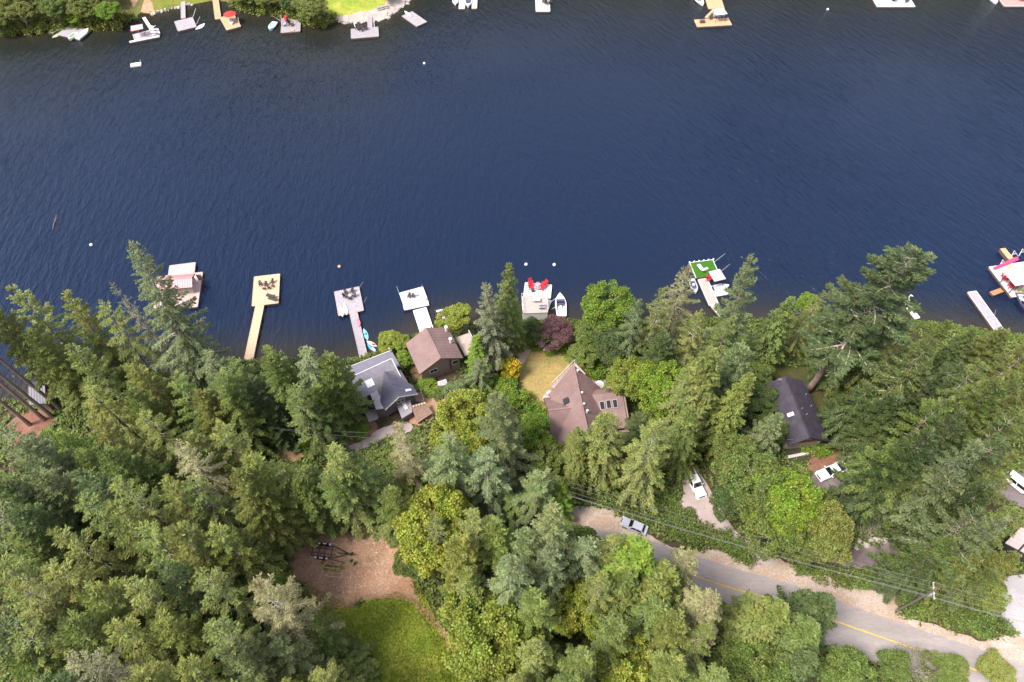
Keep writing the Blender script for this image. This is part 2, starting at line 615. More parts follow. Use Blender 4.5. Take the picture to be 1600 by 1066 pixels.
WATER_DEEP = (.0031, .0116, .0375, 1)
WAVE_LO, WAVE_HI = .4, 1.0
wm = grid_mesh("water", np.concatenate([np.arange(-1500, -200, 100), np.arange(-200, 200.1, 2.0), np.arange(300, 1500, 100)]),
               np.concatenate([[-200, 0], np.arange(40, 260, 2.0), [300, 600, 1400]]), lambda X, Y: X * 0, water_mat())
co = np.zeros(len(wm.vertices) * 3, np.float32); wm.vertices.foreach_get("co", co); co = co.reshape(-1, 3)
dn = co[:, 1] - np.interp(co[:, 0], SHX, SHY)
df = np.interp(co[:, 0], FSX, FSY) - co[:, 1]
shal_refl = np.clip(np.exp(-np.maximum(dn, 0) / 5) * .75 + np.exp(-(np.maximum(df, 0) / 36) ** 1.4), 0, 1)  # near shallows, plus a wide far band painting the bank wood's dark reflection
wm.attributes.new("shallow_reflection", 'FLOAT', 'POINT').data.foreach_set("value", shal_refl.astype(np.float32))
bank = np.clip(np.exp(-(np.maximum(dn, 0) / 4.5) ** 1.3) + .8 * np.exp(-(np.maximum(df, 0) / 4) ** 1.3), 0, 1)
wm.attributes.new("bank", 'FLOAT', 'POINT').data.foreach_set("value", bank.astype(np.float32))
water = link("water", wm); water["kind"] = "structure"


def smooth_loop(pts, step=.7, jit=.0, seed=0, closed=True):
    p = [Vector((a[0], a[1])) for a in pts]
    n = len(p); out = []
    rr = random.Random(seed)
    for i in range(n if closed else n - 1):
        if closed:
            p0, p1, p2, p3 = p[i - 1], p[i], p[(i + 1) % n], p[(i + 2) % n]
        else:
            p0, p1, p2, p3 = p[max(i - 1, 0)], p[i], p[i + 1], p[min(i + 2, n - 1)]
        k = max(1, int((p2 - p1).length / step))
        for j in range(k):
            t = j / k
            q = .5 * ((2 * p1) + (p2 - p0) * t + (2 * p0 - 5 * p1 + 4 * p2 - p3) * t * t + (3 * p1 - p0 - 3 * p2 + p3) * t ** 3)
            out.append(q + Vector((rr.uniform(-jit, jit), rr.uniform(-jit, jit))))
    if not closed:
        out.append(p[-1])
    return out


def in_poly(pts, X, Y):
    px = np.array([p[0] for p in pts]); py = np.array([p[1] for p in pts])
    ins = np.zeros(X.shape, bool)
    j = len(px) - 1
    for i in range(len(px)):
        c = ((py[i] > Y) != (py[j] > Y)) & (X < (px[j] - px[i]) * (Y - py[i]) / (py[j] - py[i] + 1e-12) + px[i])
        ins ^= c; j = i
    return ins


CLEAR = []        # outlines kept free of undergrowth


def sheet(name, outline, off, mat, hf=hgt, cell=1.0, jit=0.0, smooth=True, parent=None, kind="structure", clear=True):
    lp = smooth_loop(outline, jit=jit, seed=len(name)) if smooth else [Vector(a[:2]) for a in outline]
    if not smooth:
        o2 = []
        for i in range(len(lp)):
            a, b = lp[i - 1], lp[i]
            k = max(1, int((b - a).length / cell))
            o2 += [a.lerp(b, j / k) for j in range(k)]
        lp = o2
    xs = [p.x for p in lp]; ys = [p.y for p in lp]
    gx, gy = np.meshgrid(np.arange(min(xs), max(xs), cell), np.arange(min(ys), max(ys), cell))
    gx, gy = gx.ravel() + .137, gy.ravel() + .071
    ins = in_poly(lp, gx, gy)
    bx = np.array(xs)[None, :]; by = np.array(ys)[None, :]
    gx, gy = gx[ins], gy[ins]
    if len(gx):
        dm = ((gx[:, None] - bx) ** 2 + (gy[:, None] - by) ** 2).min(1)
        k = dm > .2; gx, gy = gx[k], gy[k]
    nb = len(lp)
    verts = lp + [Vector((a, b)) for a, b in zip(gx, gy)]
    vo, _, fo, _, _, _ = delaunay_2d_cdt(verts, [], [list(range(nb))], 1, 1e-4)
    A = np.array([(v.x, v.y) for v in vo])
    Z = hf(A[:, 0], A[:, 1]) + off
    me = bpy.data.meshes.new(name)
    fo = [f if (A[f[1]][0] - A[f[0]][0]) * (A[f[2]][1] - A[f[0]][1]) - (A[f[1]][1] - A[f[0]][1]) * (A[f[2]][0] - A[f[0]][0]) > 0 else f[::-1] for f in fo]
    me.from_pydata([(a, b, c) for (a, b), c in zip(A, Z)], [], fo)
    me.materials.append(mat)
    me.polygons.foreach_set("use_smooth", [True] * len(me.polygons))
    if clear:
        CLEAR.append([(p.x, p.y) for p in lp])
    return link(name, me, parent, kind)


def gp(*px):
    return [G(a, b) for a, b in px]


sheet("meadow", gp((470, 905), (520, 935), (560, 945), (620, 915), (660, 930), (690, 985), (712, 1030), (720, 1090), (560, 1100), (520, 1020)), .02, MEADOW, jit=.25)
sheet("dirt_clearing", gp((446, 872), (462, 845), (496, 822), (560, 813), (600, 825), (635, 860), (645, 890), (650, 925), (690, 975), (712, 1010), (706, 1016), (682, 985), (640, 940), (590, 935), (545, 948), (500, 945), (470, 915)), .05, DIRT, jit=.3)
# road and its edges
road_c = [G(a, b) for a, b in ((640, 810), (760, 824), (880, 845), (1000, 872), (1130, 915), (1229, 943), (1351, 987), (1476, 1030), (1600, 1075), (1760, 1140))]
rc = smooth_loop(road_c, 1.0, closed=False)
rc = [Vector((p.x, p.y)) for p in rc]


def offset_line(line, d):
    out = []
    for i, p in enumerate(line):
        a = line[max(i - 1, 0)]; b = line[min(i + 1, len(line) - 1)]
        t = (b - a).normalized()
        out.append(p + Vector((-t.y, t.x)) * d)
    return out


def ribbon(name, line, d0, d1, off, mat, jit=0.0, clear=False):
    a = offset_line(line, d0); b = offset_line(line, d1)
    rr = random.Random(3)
    if jit:
        b = [p + Vector((rr.uniform(-jit, jit), rr.uniform(-jit, jit))) for p in b]
        a = [p + Vector((rr.uniform(-jit, jit), rr.uniform(-jit, jit))) for p in a]
    k = max(2, int(abs(d1 - d0) / 1.0) + 1)
    V = []; F = []
    for i in range(len(line)):
        for j in range(k):
            q = a[i].lerp(b[i], j / (k - 1))
            V.append((q.x, q.y, float(hgt(q.x, q.y)) + off))
    for i in range(len(line) - 1):
        for j in range(k - 1):
            o = i * k + j
            F.append((o, o + k, o + k + 1, o + 1))
    me = bpy.data.meshes.new(name)
    me.from_pydata(V, [], F)
    me.materials.append(mat)
    if d1 > d0 and me.polygons[0].normal.z < 0 or me.polygons[0].normal.z < 0:
        me.flip_normals()
    o = link(name, me, None, "structure")
    if clear:
        CLEAR.append([(p.x, p.y) for p in a] + [(p.x, p.y) for p in reversed(b)])
    return o


sheet("road_shoulder", gp((890, 790), (960, 800), (1040, 850), (1085, 862), (1110, 858), (1160, 872), (1178, 850), (1215, 872), (1262, 890), (1300, 902), (1352, 912), (1405, 915), (1420, 935), (1412, 960), (1500, 990), (1545, 1000), (1600, 990), (1680, 1010), (1700, 1100), (1560, 1055), (1440, 1015), (1340, 985), (1230, 945), (1130, 905), (1000, 855), (880, 820)), .012, GRAVEL, jit=.3)
ribbon("road", rc, -4.1, 3.3, .028, ASPH, jit=.10, clear=True)
PAINTW = pmat("worn_edge_line", (.30, .27, .275), .8, .25, 1.2)
ribbon("road_edge_line", rc, 2.95, 3.05, .036, PAINTW)
PAINTY = pmat("yellow_line_paint", (.62, .40, .06), .7, .22, 2.5)
ribbon("road_centre_line", rc, -.10, .10, .040, PAINTY)
sheet("concrete_driveway", gp((1058, 800), (1068, 770), (1062, 735), (1078, 722), (1102, 752), (1120, 785), (1150, 830), (1180, 852), (1216, 876), (1186, 884), (1150, 850), (1120, 834), (1082, 815)), .03, CONCD, jit=.06)
sheet("asphalt_driveway", gp((1298, 868), (1330, 858), (1380, 848), (1402, 852), (1415, 872), (1385, 890), (1370, 893), (1330, 888), (1300, 890), (1262, 880)), .03, ASPHD, jit=.12)
sheet("concrete_yard", gp((1548, 935), (1556, 908), (1600, 898), (1700, 890), (1720, 1010), (1620, 1010), (1585, 985), (1550, 975)), .03, PALECONC, jit=.12)
sheet("lawn", gp((806, 565), (815, 545), (835, 540), (870, 541), (900, 550), (925, 575), (940, 600), (925, 640), (860, 645), (840, 640), (822, 625), (812, 600)), .02, LAWN, jit=.25)
sheet("lawn_path", gp((806, 553), (818, 541), (832, 541), (826, 552), (815, 575), (810, 566)), .045, GRAVEL, jit=.15)
sheet("garden_path", gp((742, 625), (760, 612), (778, 606), (780, 616), (768, 630), (748, 632)), .03, PALECONC, jit=.15)
sheet("forest_track", gp((425, 678), (450, 690), (474, 690), (482, 704), (458, 722), (430, 706)), .02, DIRT, jit=.3)
sheet("needle_bed", gp((8, 668), (30, 648), (72, 640), (92, 652), (70, 676), (48, 696), (18, 694)), .02, REDDIRT, jit=.35)
sheet("yard_path", gp((538, 702), (570, 684), (600, 668), (636, 660), (644, 672), (604, 684), (562, 704)), .035, CONCD, jit=.12)
sheet("garden_soil", gp((640, 640), (662, 605), (690, 600), (706, 612), (690, 640), (665, 660), (646, 664)), .02, DIRT, jit=.3)
sheet("terrace", gp((548, 660), (575, 650), (590, 668), (575, 690), (548, 706), (520, 712), (528, 690)), .03, REDDIRT, jit=.15)
sheet("shade_lawn", gp((1190, 575), (1225, 572), (1275, 580), (1290, 605), (1310, 640), (1280, 640), (1260, 600), (1200, 600)), .02, SHADEGRASS, jit=.3)
sheet("brown_patio", gp((1262, 722), (1290, 705), (1325, 700), (1335, 718), (1310, 728), (1268, 738)), .03, REDDIRT, jit=.05)
sheet("parking_pad", gp((1268, 742), (1300, 724), (1345, 722), (1350, 760), (1275, 765)), .026, ASPHD, jit=.1)
sheet("right_yard", gp((1560, 775), (1572, 745), (1640, 740), (1640, 800)), .025, ASPHD, jit=.2)
# far shore
def gf(*px):
    return [GF(a, b) for a, b in px]
sheet("far_lawn", gf((505, 20), (520, 26), (560, 22), (600, 12), (600, -20), (510, -20)), .03, MEADOW, hfar, jit=.2, clear=False)
sheet("far_beach", gf((505, 22), (520, 31), (560, 35), (605, 28), (632, 9), (648, -6), (610, -10), (600, 8), (560, 20), (525, 26)), .05, BEACH, hfar, jit=.25, clear=False)
sheet("far_sand_path", gf((205, 4), (216, 17), (240, 21), (238, 8), (228, -12), (205, -12)), .03, DIRT, hfar, jit=.2, clear=False)
sheet("far_verge", gf((236, 22), (272, 12), (332, 0), (330, -20), (240, -12)), .02, GRASSM, hfar, jit=.2, clear=False)
# ================================================================ PLANTS
def kites(base, d, nrm, ln, wd, bend=None):
    """leaf-sized kite faces. base,d,nrm (n,3); ln,wd (n,)"""
    side = np.cross(d, nrm)
    side /= np.linalg.norm(side, axis=1)[:, None] + 1e-9
    mid = base + d * (ln * .5)[:, None]
    tip = base + d * ln[:, None]
    if bend is not None:
        tip = tip + bend
    V = np.stack([base, mid + side * (wd * .5)[:, None], tip, mid - side * (wd * .5)[:, None]], 1).reshape(-1, 3)
    F = np.arange(len(V)).reshape(-1, 4)
    return V, F


def nz(v):
    return v / (np.linalg.norm(v, axis=-1, keepdims=True) + 1e-9)


def conifer(seed, H=30., R=5.5, zb=.15, nb=190, rise_top=.9, rise_bot=.15, droop=.45, fw=1.0, bare=.12, prof=.8,
            tuft=.5, tw=.17, step=.34, hang=.25, limb_r=.055, lean=0.02, fluff=2, ragged=.3, crook=.0, whorl=True, roll=.3, axis_t=True):
    """returns (foliage, limbs, trunk) meshes; unit-scale tree standing at the origin"""
    g = np.random.default_rng(seed)
    KB, KD, KN, KL, KW = [], [], [], [], []
    limbs = MB(); trunk = MB()
    lx, ly = g.normal(0, lean, 2)
    crx = np.cumsum(g.normal(0, crook, 24))
    cry = np.cumsum(g.normal(0, crook, 24))

    def axis(z):
        t = np.clip(z / H, 0, 1)
        return np.array([lx * z + np.interp(t, np.linspace(0, 1, 24), crx) * t, ly * z + np.interp(t, np.linspace(0, 1, 24), cry) * t, z])
    tr = .0115 * H + .06
    zs = np.linspace(-1.0, H, 12)
    trunk.tube([axis(z) if z > 0 else np.array([0, 0, z]) for z in zs], [max(.03, tr * (1 - max(z, 0) / H) ** .85 * (1.25 if z <= 0 else 1)) for z in zs], 7)
    sect = g.uniform(.72, 1.2, 7)      # some sides of the crown reach out further
    for i in range(nb):
        wq = i // 6
        u = (wq * 6 + 3 + g.normal(0, .7)) / nb if whorl else (i + g.uniform(.1, .9)) / nb
        u = min(max(u, .002), .995)
        z = H * (zb + (1 - zb) * (1 - (1 - u) ** 1.0)) * .995
        rel = (H - z) / (H * (1 - zb))
        az = (i % 6) * 1.0472 + wq * .47 + g.normal(0, .17) if whorl else i * 2.39996 + g.normal(0, .35)
        k = (az / (2 * math.pi) * 7) % 7
        sc = sect[int(k) % 7] * (1 - k % 1) + sect[(int(k) + 1) % 7] * (k % 1)
        L = R * (rel ** prof) * (1 - .35 * max(0, rel - .8) / .2) * g.uniform(1 - ragged, 1 + ragged * .45) * (sc ** min(1, rel * 2)) + .35
        a = rise_top + (rise_bot - rise_top) * rel ** .55 + g.normal(0, .10)
        b = droop * (.4 + .8 * rel) * g.uniform(.7, 1.3)
        ca, sa = math.cos(az), math.sin(az)
        p0 = axis(z)
        curve = g.normal(0, .13)

        def pt(s):
            s = np.asarray(s)
            r = L * s
            th = curve * s * s
            x = r * (ca * np.cos(th) - sa * np.sin(th)); y = r * (sa * np.cos(th) + ca * np.sin(th))
            zz = L * (a * s - b * s ** 2 + .16 * s ** 4)
            return np.stack([p0[0] + x, p0[1] + y, p0[2] + zz], -1)
        if limb_r > 0 and L > 1.2:
            ss = np.array([0, .25, .5, .75, .95])
            r0 = limb_r * min(1.3, L / 4)
            limbs.tube(list(pt(ss)), list(r0 * (1.05 - ss)), 4)
        s0 = bare * g.uniform(.6, 1.5) if L > 1.5 else .02
        n = max(3, int(L * (1 - s0) / step))
        s = np.linspace(s0, 1, n) + g.normal(0, .012, n)
        c = pt(np.clip(s, 0, 1.02)); T = nz(pt(np.clip(s + .02, 0, 1.1)) - pt(s - .02))
        side = np.cross(T, np.array([0, 0, 1.])); side = nz(side)
        up = nz(np.cross(side, T))
        # axis tufts
        wprof = np.clip((1 - s), 0, 1) ** .75 * np.clip((s - s0) / .22 + .45, 0, 1) * 1.12
        for sg in (-1, 1):
            w = fw * min(1, .35 + L / 4.5) * wprof * g.uniform(.6, 1.25, n) + .18
            dang = g.uniform(.62, 1.0, n)
            d = nz(T * np.cos(dang)[:, None] + side * (sg * np.sin(dang))[:, None] + up * g.normal(.02, .16, n)[:, None])
            m = max(1, int(round(fw * min(1, .35 + L / 4.5) / .30)))
            for j in range(m):
                t = (j + .15) / m
                keep = w * t < w * 1.0
                bs = c + d * (w * t)[:, None]
                bs[:, 2] -= hang * (w * t) ** 1.5
                dd = nz(d + g.normal(0, .16, (n, 3)) + np.array([0, 0, -hang * .8 * t]))
                for q in range(fluff):
                    nn = nz(up + side * g.normal(0, roll, n)[:, None] + g.normal(0, roll * .6, (n, 3)))
                    jit = g.normal(0, .07, (n, 3))
                    ln = tuft * g.uniform(.75, 1.3, n)
                    KB.append(bs + jit); KD.append(nz(dd + g.normal(0, .18, (n, 3)))); KN.append(nn); KL.append(ln); KW.append(tw * g.uniform(.8, 1.35, n) * ln / tuft)
        # along the axis and at the tip
        for q in range(fluff if axis_t else 1):
            nn = nz(up + g.normal(0, .4, (n, 3)))
            KB.append(c); KD.append(nz(T + g.normal(0, .3, (n, 3)))); KN.append(nn); KL.append(tuft * g.uniform(.8, 1.3, n)); KW.append(tw * g.uniform(.9, 1.3, n))
    # leader
    n = 26
    zz = H - g.uniform(-.4, 1.6, n)
    bs = np.stack([axis(z) for z in zz])
    th = g.uniform(0, 2 * math.pi, n)
    dd = nz(np.stack([np.cos(th), np.sin(th), g.uniform(.3, 1.6, n)], 1))
    KB.append(bs); KD.append(dd); KN.append(nz(g.normal(0, 1, (n, 3)))); KL.append(np.full(n, tuft * .8)); KW.append(np.full(n, tw))
    V, F = kites(np.concatenate(KB), np.concatenate(KD), np.concatenate(KN), np.concatenate(KL), np.concatenate(KW))
    fol = fast_mesh("conifer_foliage", V, F, M_NEEDLE)
    return fol, limbs, trunk


def broadleaf(seed, H=15., R=6., nclump=90, rc=1.35, per=210, leaf=.36, zc=.58, flat=.78, trunk_r=.22, droopy=.0, lobes=5):
    g = np.random.default_rng(seed)
    KB, KD, KN, KL, KW = [], [], [], [], []
    limbs = MB(); trunk = MB()
    cz = H * zc
    hz = H - cz
    # a few big lobes give the crown its uneven outline
    lob = []
    for i in range(lobes):
        th = i * 2.4 + g.normal(0, .4); rr = R * g.uniform(.3, .6) * (0 if i == 0 else 1)
        lob.append((np.array([rr * math.cos(th), rr * math.sin(th), cz + hz * (g.uniform(-.15, .25) if i else .32)]), R * g.uniform(.46, .66) if i else R * .68))
    fork = np.array([0, 0, H * .28])
    trunk.tube([(0, 0, -.8), (g.normal(0, .1), g.normal(0, .1), H * .15), tuple(fork), (g.normal(0, .3), g.normal(0, .3), H * .55), (0, 0, H * .8)],
               [trunk_r * 1.3, trunk_r, trunk_r * .85, trunk_r * .5, trunk_r * .15], 7)
    for (c, r) in lob:
        limbs.tube([tuple(fork), tuple(fork * .45 + c * .55 + np.array([0, 0, -.4])), tuple(c), tuple(c + np.array([0, 0, r * .5]))],
                   [trunk_r * .5, trunk_r * .36, trunk_r * .22, trunk_r * .07], 5)
    for i in range(nclump):
        c, r = lob[int(g.integers(0, len(lob)))]
        v = nz(g.normal(0, 1, 3))
        if v[2] < -.35: v[2] *= -.6
        v = nz(v)
        cc = c + v * np.array([1, 1, flat]) * r * g.uniform(.72, 1.03)
        if i % 5 == 0:
            limbs.tube([tuple(c), tuple((c + cc) / 2 + g.normal(0, .15, 3)), tuple(cc)], [trunk_r * .2, trunk_r * .12, .02], 4)
        n = int(per * g.uniform(.6, 1.3))
        rcl = rc * g.uniform(.6, 1.25)
        w = nz(g.normal(0, 1, (n, 3)))
        w[:, 2] = np.where(w[:, 2] < -.3, -w[:, 2], w[:, 2])
        w = nz(w + v * .35)
        rad = rcl * g.uniform(.45, 1.05, n) ** .7
        b = cc + w * rad[:, None] * np.array([1, 1, .72])
        d = nz(w * .5 + g.normal(0, .8, (n, 3)) + np.array([0, 0, -.15 - droopy]))
        nn = nz(w * .8 + np.array([0, 0, .7]) + g.normal(0, .45, (n, 3)))
        ln = leaf * g.uniform(.7, 1.35, n)
        KB.append(b); KD.append(d); KN.append(nn); KL.append(ln); KW.append(ln * g.uniform(.6, .85, n))
    V, F = kites(np.concatenate(KB), np.concatenate(KD), np.concatenate(KN), np.concatenate(KL), np.concatenate(KW))
    return fast_mesh("broadleaf_foliage", V, F, M_LEAF), limbs, trunk


def tree_proto(kind, data, nm, crown_name="crown"):
    fol, limbs, trunk = data
    lm = None
    tm = bpy.data.meshes.new("trunk"); tm.from_pydata(trunk.v, [], trunk.f); tm.materials.append(M_BARK)
    tm.polygons.foreach_set("use_smooth", [True] * len(tm.polygons))
    if limbs.v:
        lm = bpy.data.meshes.new("limbs"); lm.from_pydata(limbs.v, [], limbs.f); lm.materials.append(M_LIMB)
    return dict(fol=fol, limbs=lm, trunk=tm, name=nm, crown=crown_name)


PROTO = {}
# dense firs: full feathery branches
for i, s in enumerate((11, 12, 13, 14)):
    PROTO["fir%d" % i] = tree_proto("fir", conifer(s, 30, (5.6, 6.0, 5.8, 6.2)[i], .10, (110, 64, 78, 60)[i], droop=(.42, .6, .5, .7)[i], fw=(.85, .74, .8, .68)[i], hang=(.35, .6, .45, .7)[i], tuft=.48, tw=.15,
                                                   step=.22, fluff=3, prof=(.70, .82, .9, .78)[i], ragged=.34, limb_r=.07, bare=(.12, .2, .15, .22)[i], axis_t=(i != 3), rise_top=(.9, .7, .9, .6)[i]), "fir_tree")
# spire shaped, drooping sprays
for i, s in enumerate((21, 22)):
    PROTO["spire%d" % i] = tree_proto("spire", conifer(s, 30, 5.3, .06, 96, rise_top=.5, rise_bot=-.1, droop=.6, fw=.55, hang=.7, tuft=.42, tw=.13, step=.21, fluff=3, prof=1.0, ragged=.3, bare=.1), "spruce_tree")
# old firs with bare grey limbs showing
for i, s in enumerate((31, 32, 33)):
    PROTO["sparse%d" % i] = tree_proto("sparse", conifer(s, 30, 5.8, .12, 84, rise_top=.7, rise_bot=.0, droop=.55, fw=.55, bare=.24, hang=.65, tuft=.42, tw=.12, step=.22, fluff=3, limb_r=.10, prof=.8, ragged=.45, crook=.09, axis_t=False), "old_fir_tree")
# the greatest limbed firs: long boughs with pale limbs
PROTO["grand0"] = tree_proto("grand", conifer(35, 44, 8.0, .10, 150, rise_top=.6, rise_bot=-.02, droop=.55, fw=.85, bare=.2, hang=.7, tuft=.46, tw=.14, step=.24, fluff=3, limb_r=.13, prof=.85, ragged=.4, crook=.10, axis_t=False), "great_limbed_fir_tree")
# cedars: dense, drooping, many short branches
for i, s in enumerate((41, 42)):
    PROTO["cedar%d" % i] = tree_proto("cedar", conifer(s, 26, 4.9, .04, 150, rise_top=.5, rise_bot=-.02, droop=.8, fw=.75, hang=.9, tuft=.40, tw=.17, step=.26, fluff=3, prof=.85, ragged=.35, bare=.25, limb_r=.03), "cedar_tree")
# big pine-like fir: heavy open plates of foliage on a tall trunk
PROTO["plate0"] = tree_proto("plate", conifer(51, 42, 6.6, .30, 105, rise_top=.5, rise_bot=.2, droop=.35, fw=1.7, hang=.15, tuft=.46, tw=.16, step=.25, fluff=3, prof=.55, ragged=.6, bare=.3, limb_r=.11, crook=.12), "great_fir_tree")
# firs whose crown starts well above the ground
for i, s in enumerate((65, 66)):
    PROTO["high%d" % i] = tree_proto("high", conifer(s, 24, 5.6, .40, (66, 58)[i], droop=.55, fw=.6, hang=.6, tuft=.44, tw=.14, step=.22, fluff=3, prof=.72, ragged=.35, limb_r=.08, bare=.18), "fir_tree")
# tall fir whose lower trunk is bare
PROTO["pole0"] = tree_proto("pole", conifer(61, 38, 4.4, .62, 90, fw=1.0, droop=.4, prof=.5, crook=.04, tuft=.46, tw=.15), "tall_fir_tree")
for i, s in enumerate((71, 72, 73)):
    PROTO["maple%d" % i] = tree_proto("maple", broadleaf(s, 16, 6.4, 165, 1.0, 215, .32, lobes=(6, 7, 8)[i]), "maple_tree")
for i, s in enumerate((81, 82)):
    PROTO["alder%d" % i] = tree_proto("alder", broadleaf(s, 12, 4.0, 100, .85, 220, .28, zc=.5, flat=1.1, trunk_r=.14, lobes=5), "leafy_tree")
for i, s in enumerate((91, 92)):
    PROTO["bush%d" % i] = tree_proto("bush", broadleaf(s, 3.2, 2.0, 30, .6, 170, .26, zc=.35, flat=.9, trunk_r=.07, lobes=4), "bush")
PROTO["twig0"] = tree_proto("twig", broadleaf(95, 6, 3.0, 60, .8, 26, .2, zc=.45, flat=1.0, trunk_r=.12, lobes=7), "twiggy_shrub")
_cyc = {}
NOMH = dict(fir=30, spire=30, sparse=30, grand=44, cedar=26, plate=42, high=24, pole=38, maple=16, alder=12, bush=3.2, twig=6)
NOMR = dict(fir=5.6, spire=4.8, sparse=5.8, grand=8.0, cedar=5.2, plate=7.0, high=5.6, pole=4.4, maple=6.6, alder=4.0, bush=2.0, twig=3.0)
CATS = dict(fir="conifer", spire="conifer", sparse="conifer", grand="conifer", cedar="conifer", plate="conifer", high="conifer", pole="conifer", maple="tree", alder="tree", bush="bush", twig="bush")
C_ = dict(OL=(.190, .212, .046), GG=(.168, .205, .078), DG=(.094, .132, .038), YG=(.245, .285, .04), BG=(.165, .25, .028), MG=(.145, .19, .041),
          YE=(.50, .40, .03), PU=(.16, .075, .075), TAN=(.255, .245, .105), GY=(.20, .205, .11), RU=(.24, .15, .07), DK=(.07, .10, .042), GD=(.112, .148, .056))
TR = random.Random(77)
NTREE = 0


def plant(kind, px, py, h, r, col, label, group=None, base=None, hf=hgt, gx=G):
    """px, py: survey mark of the tree top (conifers) or of the crown's middle (broadleaf trees and bushes)"""
    global NTREE
    keys = [k for k in PROTO if k.rstrip("0123456789") == kind]
    i = _cyc.get(kind, 0); _cyc[kind] = i + 1
    pr = PROTO[keys[i % len(keys)]]
    lev = 1.0 if CATS[kind] == "conifer" else .66
    if base is None:
        if kind in ("fir", "spire", "sparse", "cedar", "grand") and h < 40:
            h *= .9; r *= .93
        for _try in range(16):                        # no trunk stands on a road, lawn, clearing or house
            z = 4.0
            for _ in range(12):
                p = P(px, py, z + h * lev)
                z = max(0.1, float(hf(p.x, p.y)))
            if not any(in_poly(c_, np.array([p.x]), np.array([p.y]))[0] for c_ in CLEAR + HOUSE_CLEAR):
                break
            h *= .94
        else:
            print("STUCK", label)
        loc = (p.x, p.y, z - .1)
    else:
        p = gx(*base); loc = (p.x, p.y, p.z - .1)
    e = bpy.data.objects.new(pr["name"], None)
    e.empty_display_size = 1
    COL.objects.link(e)
    e.location = loc
    e.rotation_euler = (TR.gauss(0, .02), TR.gauss(0, .02), TR.uniform(0, 6.28))
    sr = r / NOMR[kind]
    e.scale = (sr * TR.uniform(.95, 1.05), sr * TR.uniform(.95, 1.05), h / NOMH[kind])
    e["label"] = label; e["category"] = CATS[kind]
    e["group"] = group or {"conifer": "conifers of the near shore", "tree": "leafy trees of the near shore", "bush": "garden bushes"}[CATS[kind]]
    o = link(pr["crown"], pr["fol"], e)
    v = TR.uniform(.88, 1.14)
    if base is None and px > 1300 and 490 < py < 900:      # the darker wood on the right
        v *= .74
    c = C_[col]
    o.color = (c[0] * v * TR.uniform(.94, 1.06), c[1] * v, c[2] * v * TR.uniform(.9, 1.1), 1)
    if pr["limbs"]:
        link("limbs", pr["limbs"], e, "stuff")
    link("trunk", pr["trunk"], e)
    NTREE += 1
    return e


def foliage_mass(name, pts, label, cat, width, height, col, n, leaf=.3, group=None, kind=None, hf=hgt):
    """hedge or low growth along a line of ground points"""
    g = np.random.default_rng(len(label) + n)
    line = smooth_loop([(p[0], p[1]) for p in pts], .5, closed=False)
    A = np.array([(p.x, p.y) for p in line])
    k = g.integers(0, len(A), n // 60)
    cen = A[k] + g.uniform(-.5, .5, (len(k), 2)) * width
    ch = height * g.uniform(.45, 1.0, len(k))
    c = np.repeat(np.arange(len(k)), 60)
    w = nz(g.normal(0, 1, (len(c), 3))); w[:, 2] = np.abs(w[:, 2])
    rad = np.minimum(.75, height * .55) * g.uniform(.4, 1.05, len(c))
    b = np.zeros((len(c), 3))
    b[:, :2] = cen[c] + w[:, :2] * rad[:, None]
    b[:, 2] = hf(b[:, 0], b[:, 1]) + ch[c] * g.uniform(.1, .85, len(c)) + w[:, 2] * rad * .6 - .1
    d = nz(w * .6 + g.normal(0, .7, w.shape)); nn = nz(w + np.array([0, 0, .6]) + g.normal(0, .4, w.shape))
    ln = leaf * g.uniform(.7, 1.35, len(c))
    o0 = np.array([A[:, 0].mean(), A[:, 1].mean(), 0.0]); o0[2] = float(hf(o0[0], o0[1]))
    V, F = kites(b - o0, d, nn, ln, ln * .72)
    me = fast_mesh(name, V, F, M_LEAF)
    if kind == "stuff":
        o = link(name, me); o["kind"] = "stuff"
        o.location = o0; o.color = (*C_[col], 1)
        return o
    e = thing(name, label, cat, o0, 0, group)
    o = link("foliage", me, e); o.color = (*C_[col], 1)
    st = MB()
    for i in range(0, len(A), 2):
        q = A[i] - o0[:2]
        zz = float(hf(A[i][0], A[i][1])) - o0[2]
        st.tube([(q[0], q[1], zz - .1), (q[0] + g.normal(0, .15), q[1] + g.normal(0, .15), zz + height * .6)], [.03, .015], 4)
    st.build("stems", M_BARK, e)
    return e
HOUSE_CLEAR = []
for _q in (((634, 540), (700, 505), (722, 560), (700, 600), (655, 592)), ((532, 578), (612, 548), (648, 610), (648, 650), (600, 672), (560, 665)),
           ((855, 600), (896, 565), (975, 600), (975, 650), (900, 690), (850, 680)), ((1196, 585), (1262, 580), (1305, 690), (1290, 722), (1225, 720)),
           ((1565, 850), (1600, 815), (1680, 850), (1640, 895))):
    HOUSE_CLEAR.append([(p.x, p.y) for p in gp(*_q)])
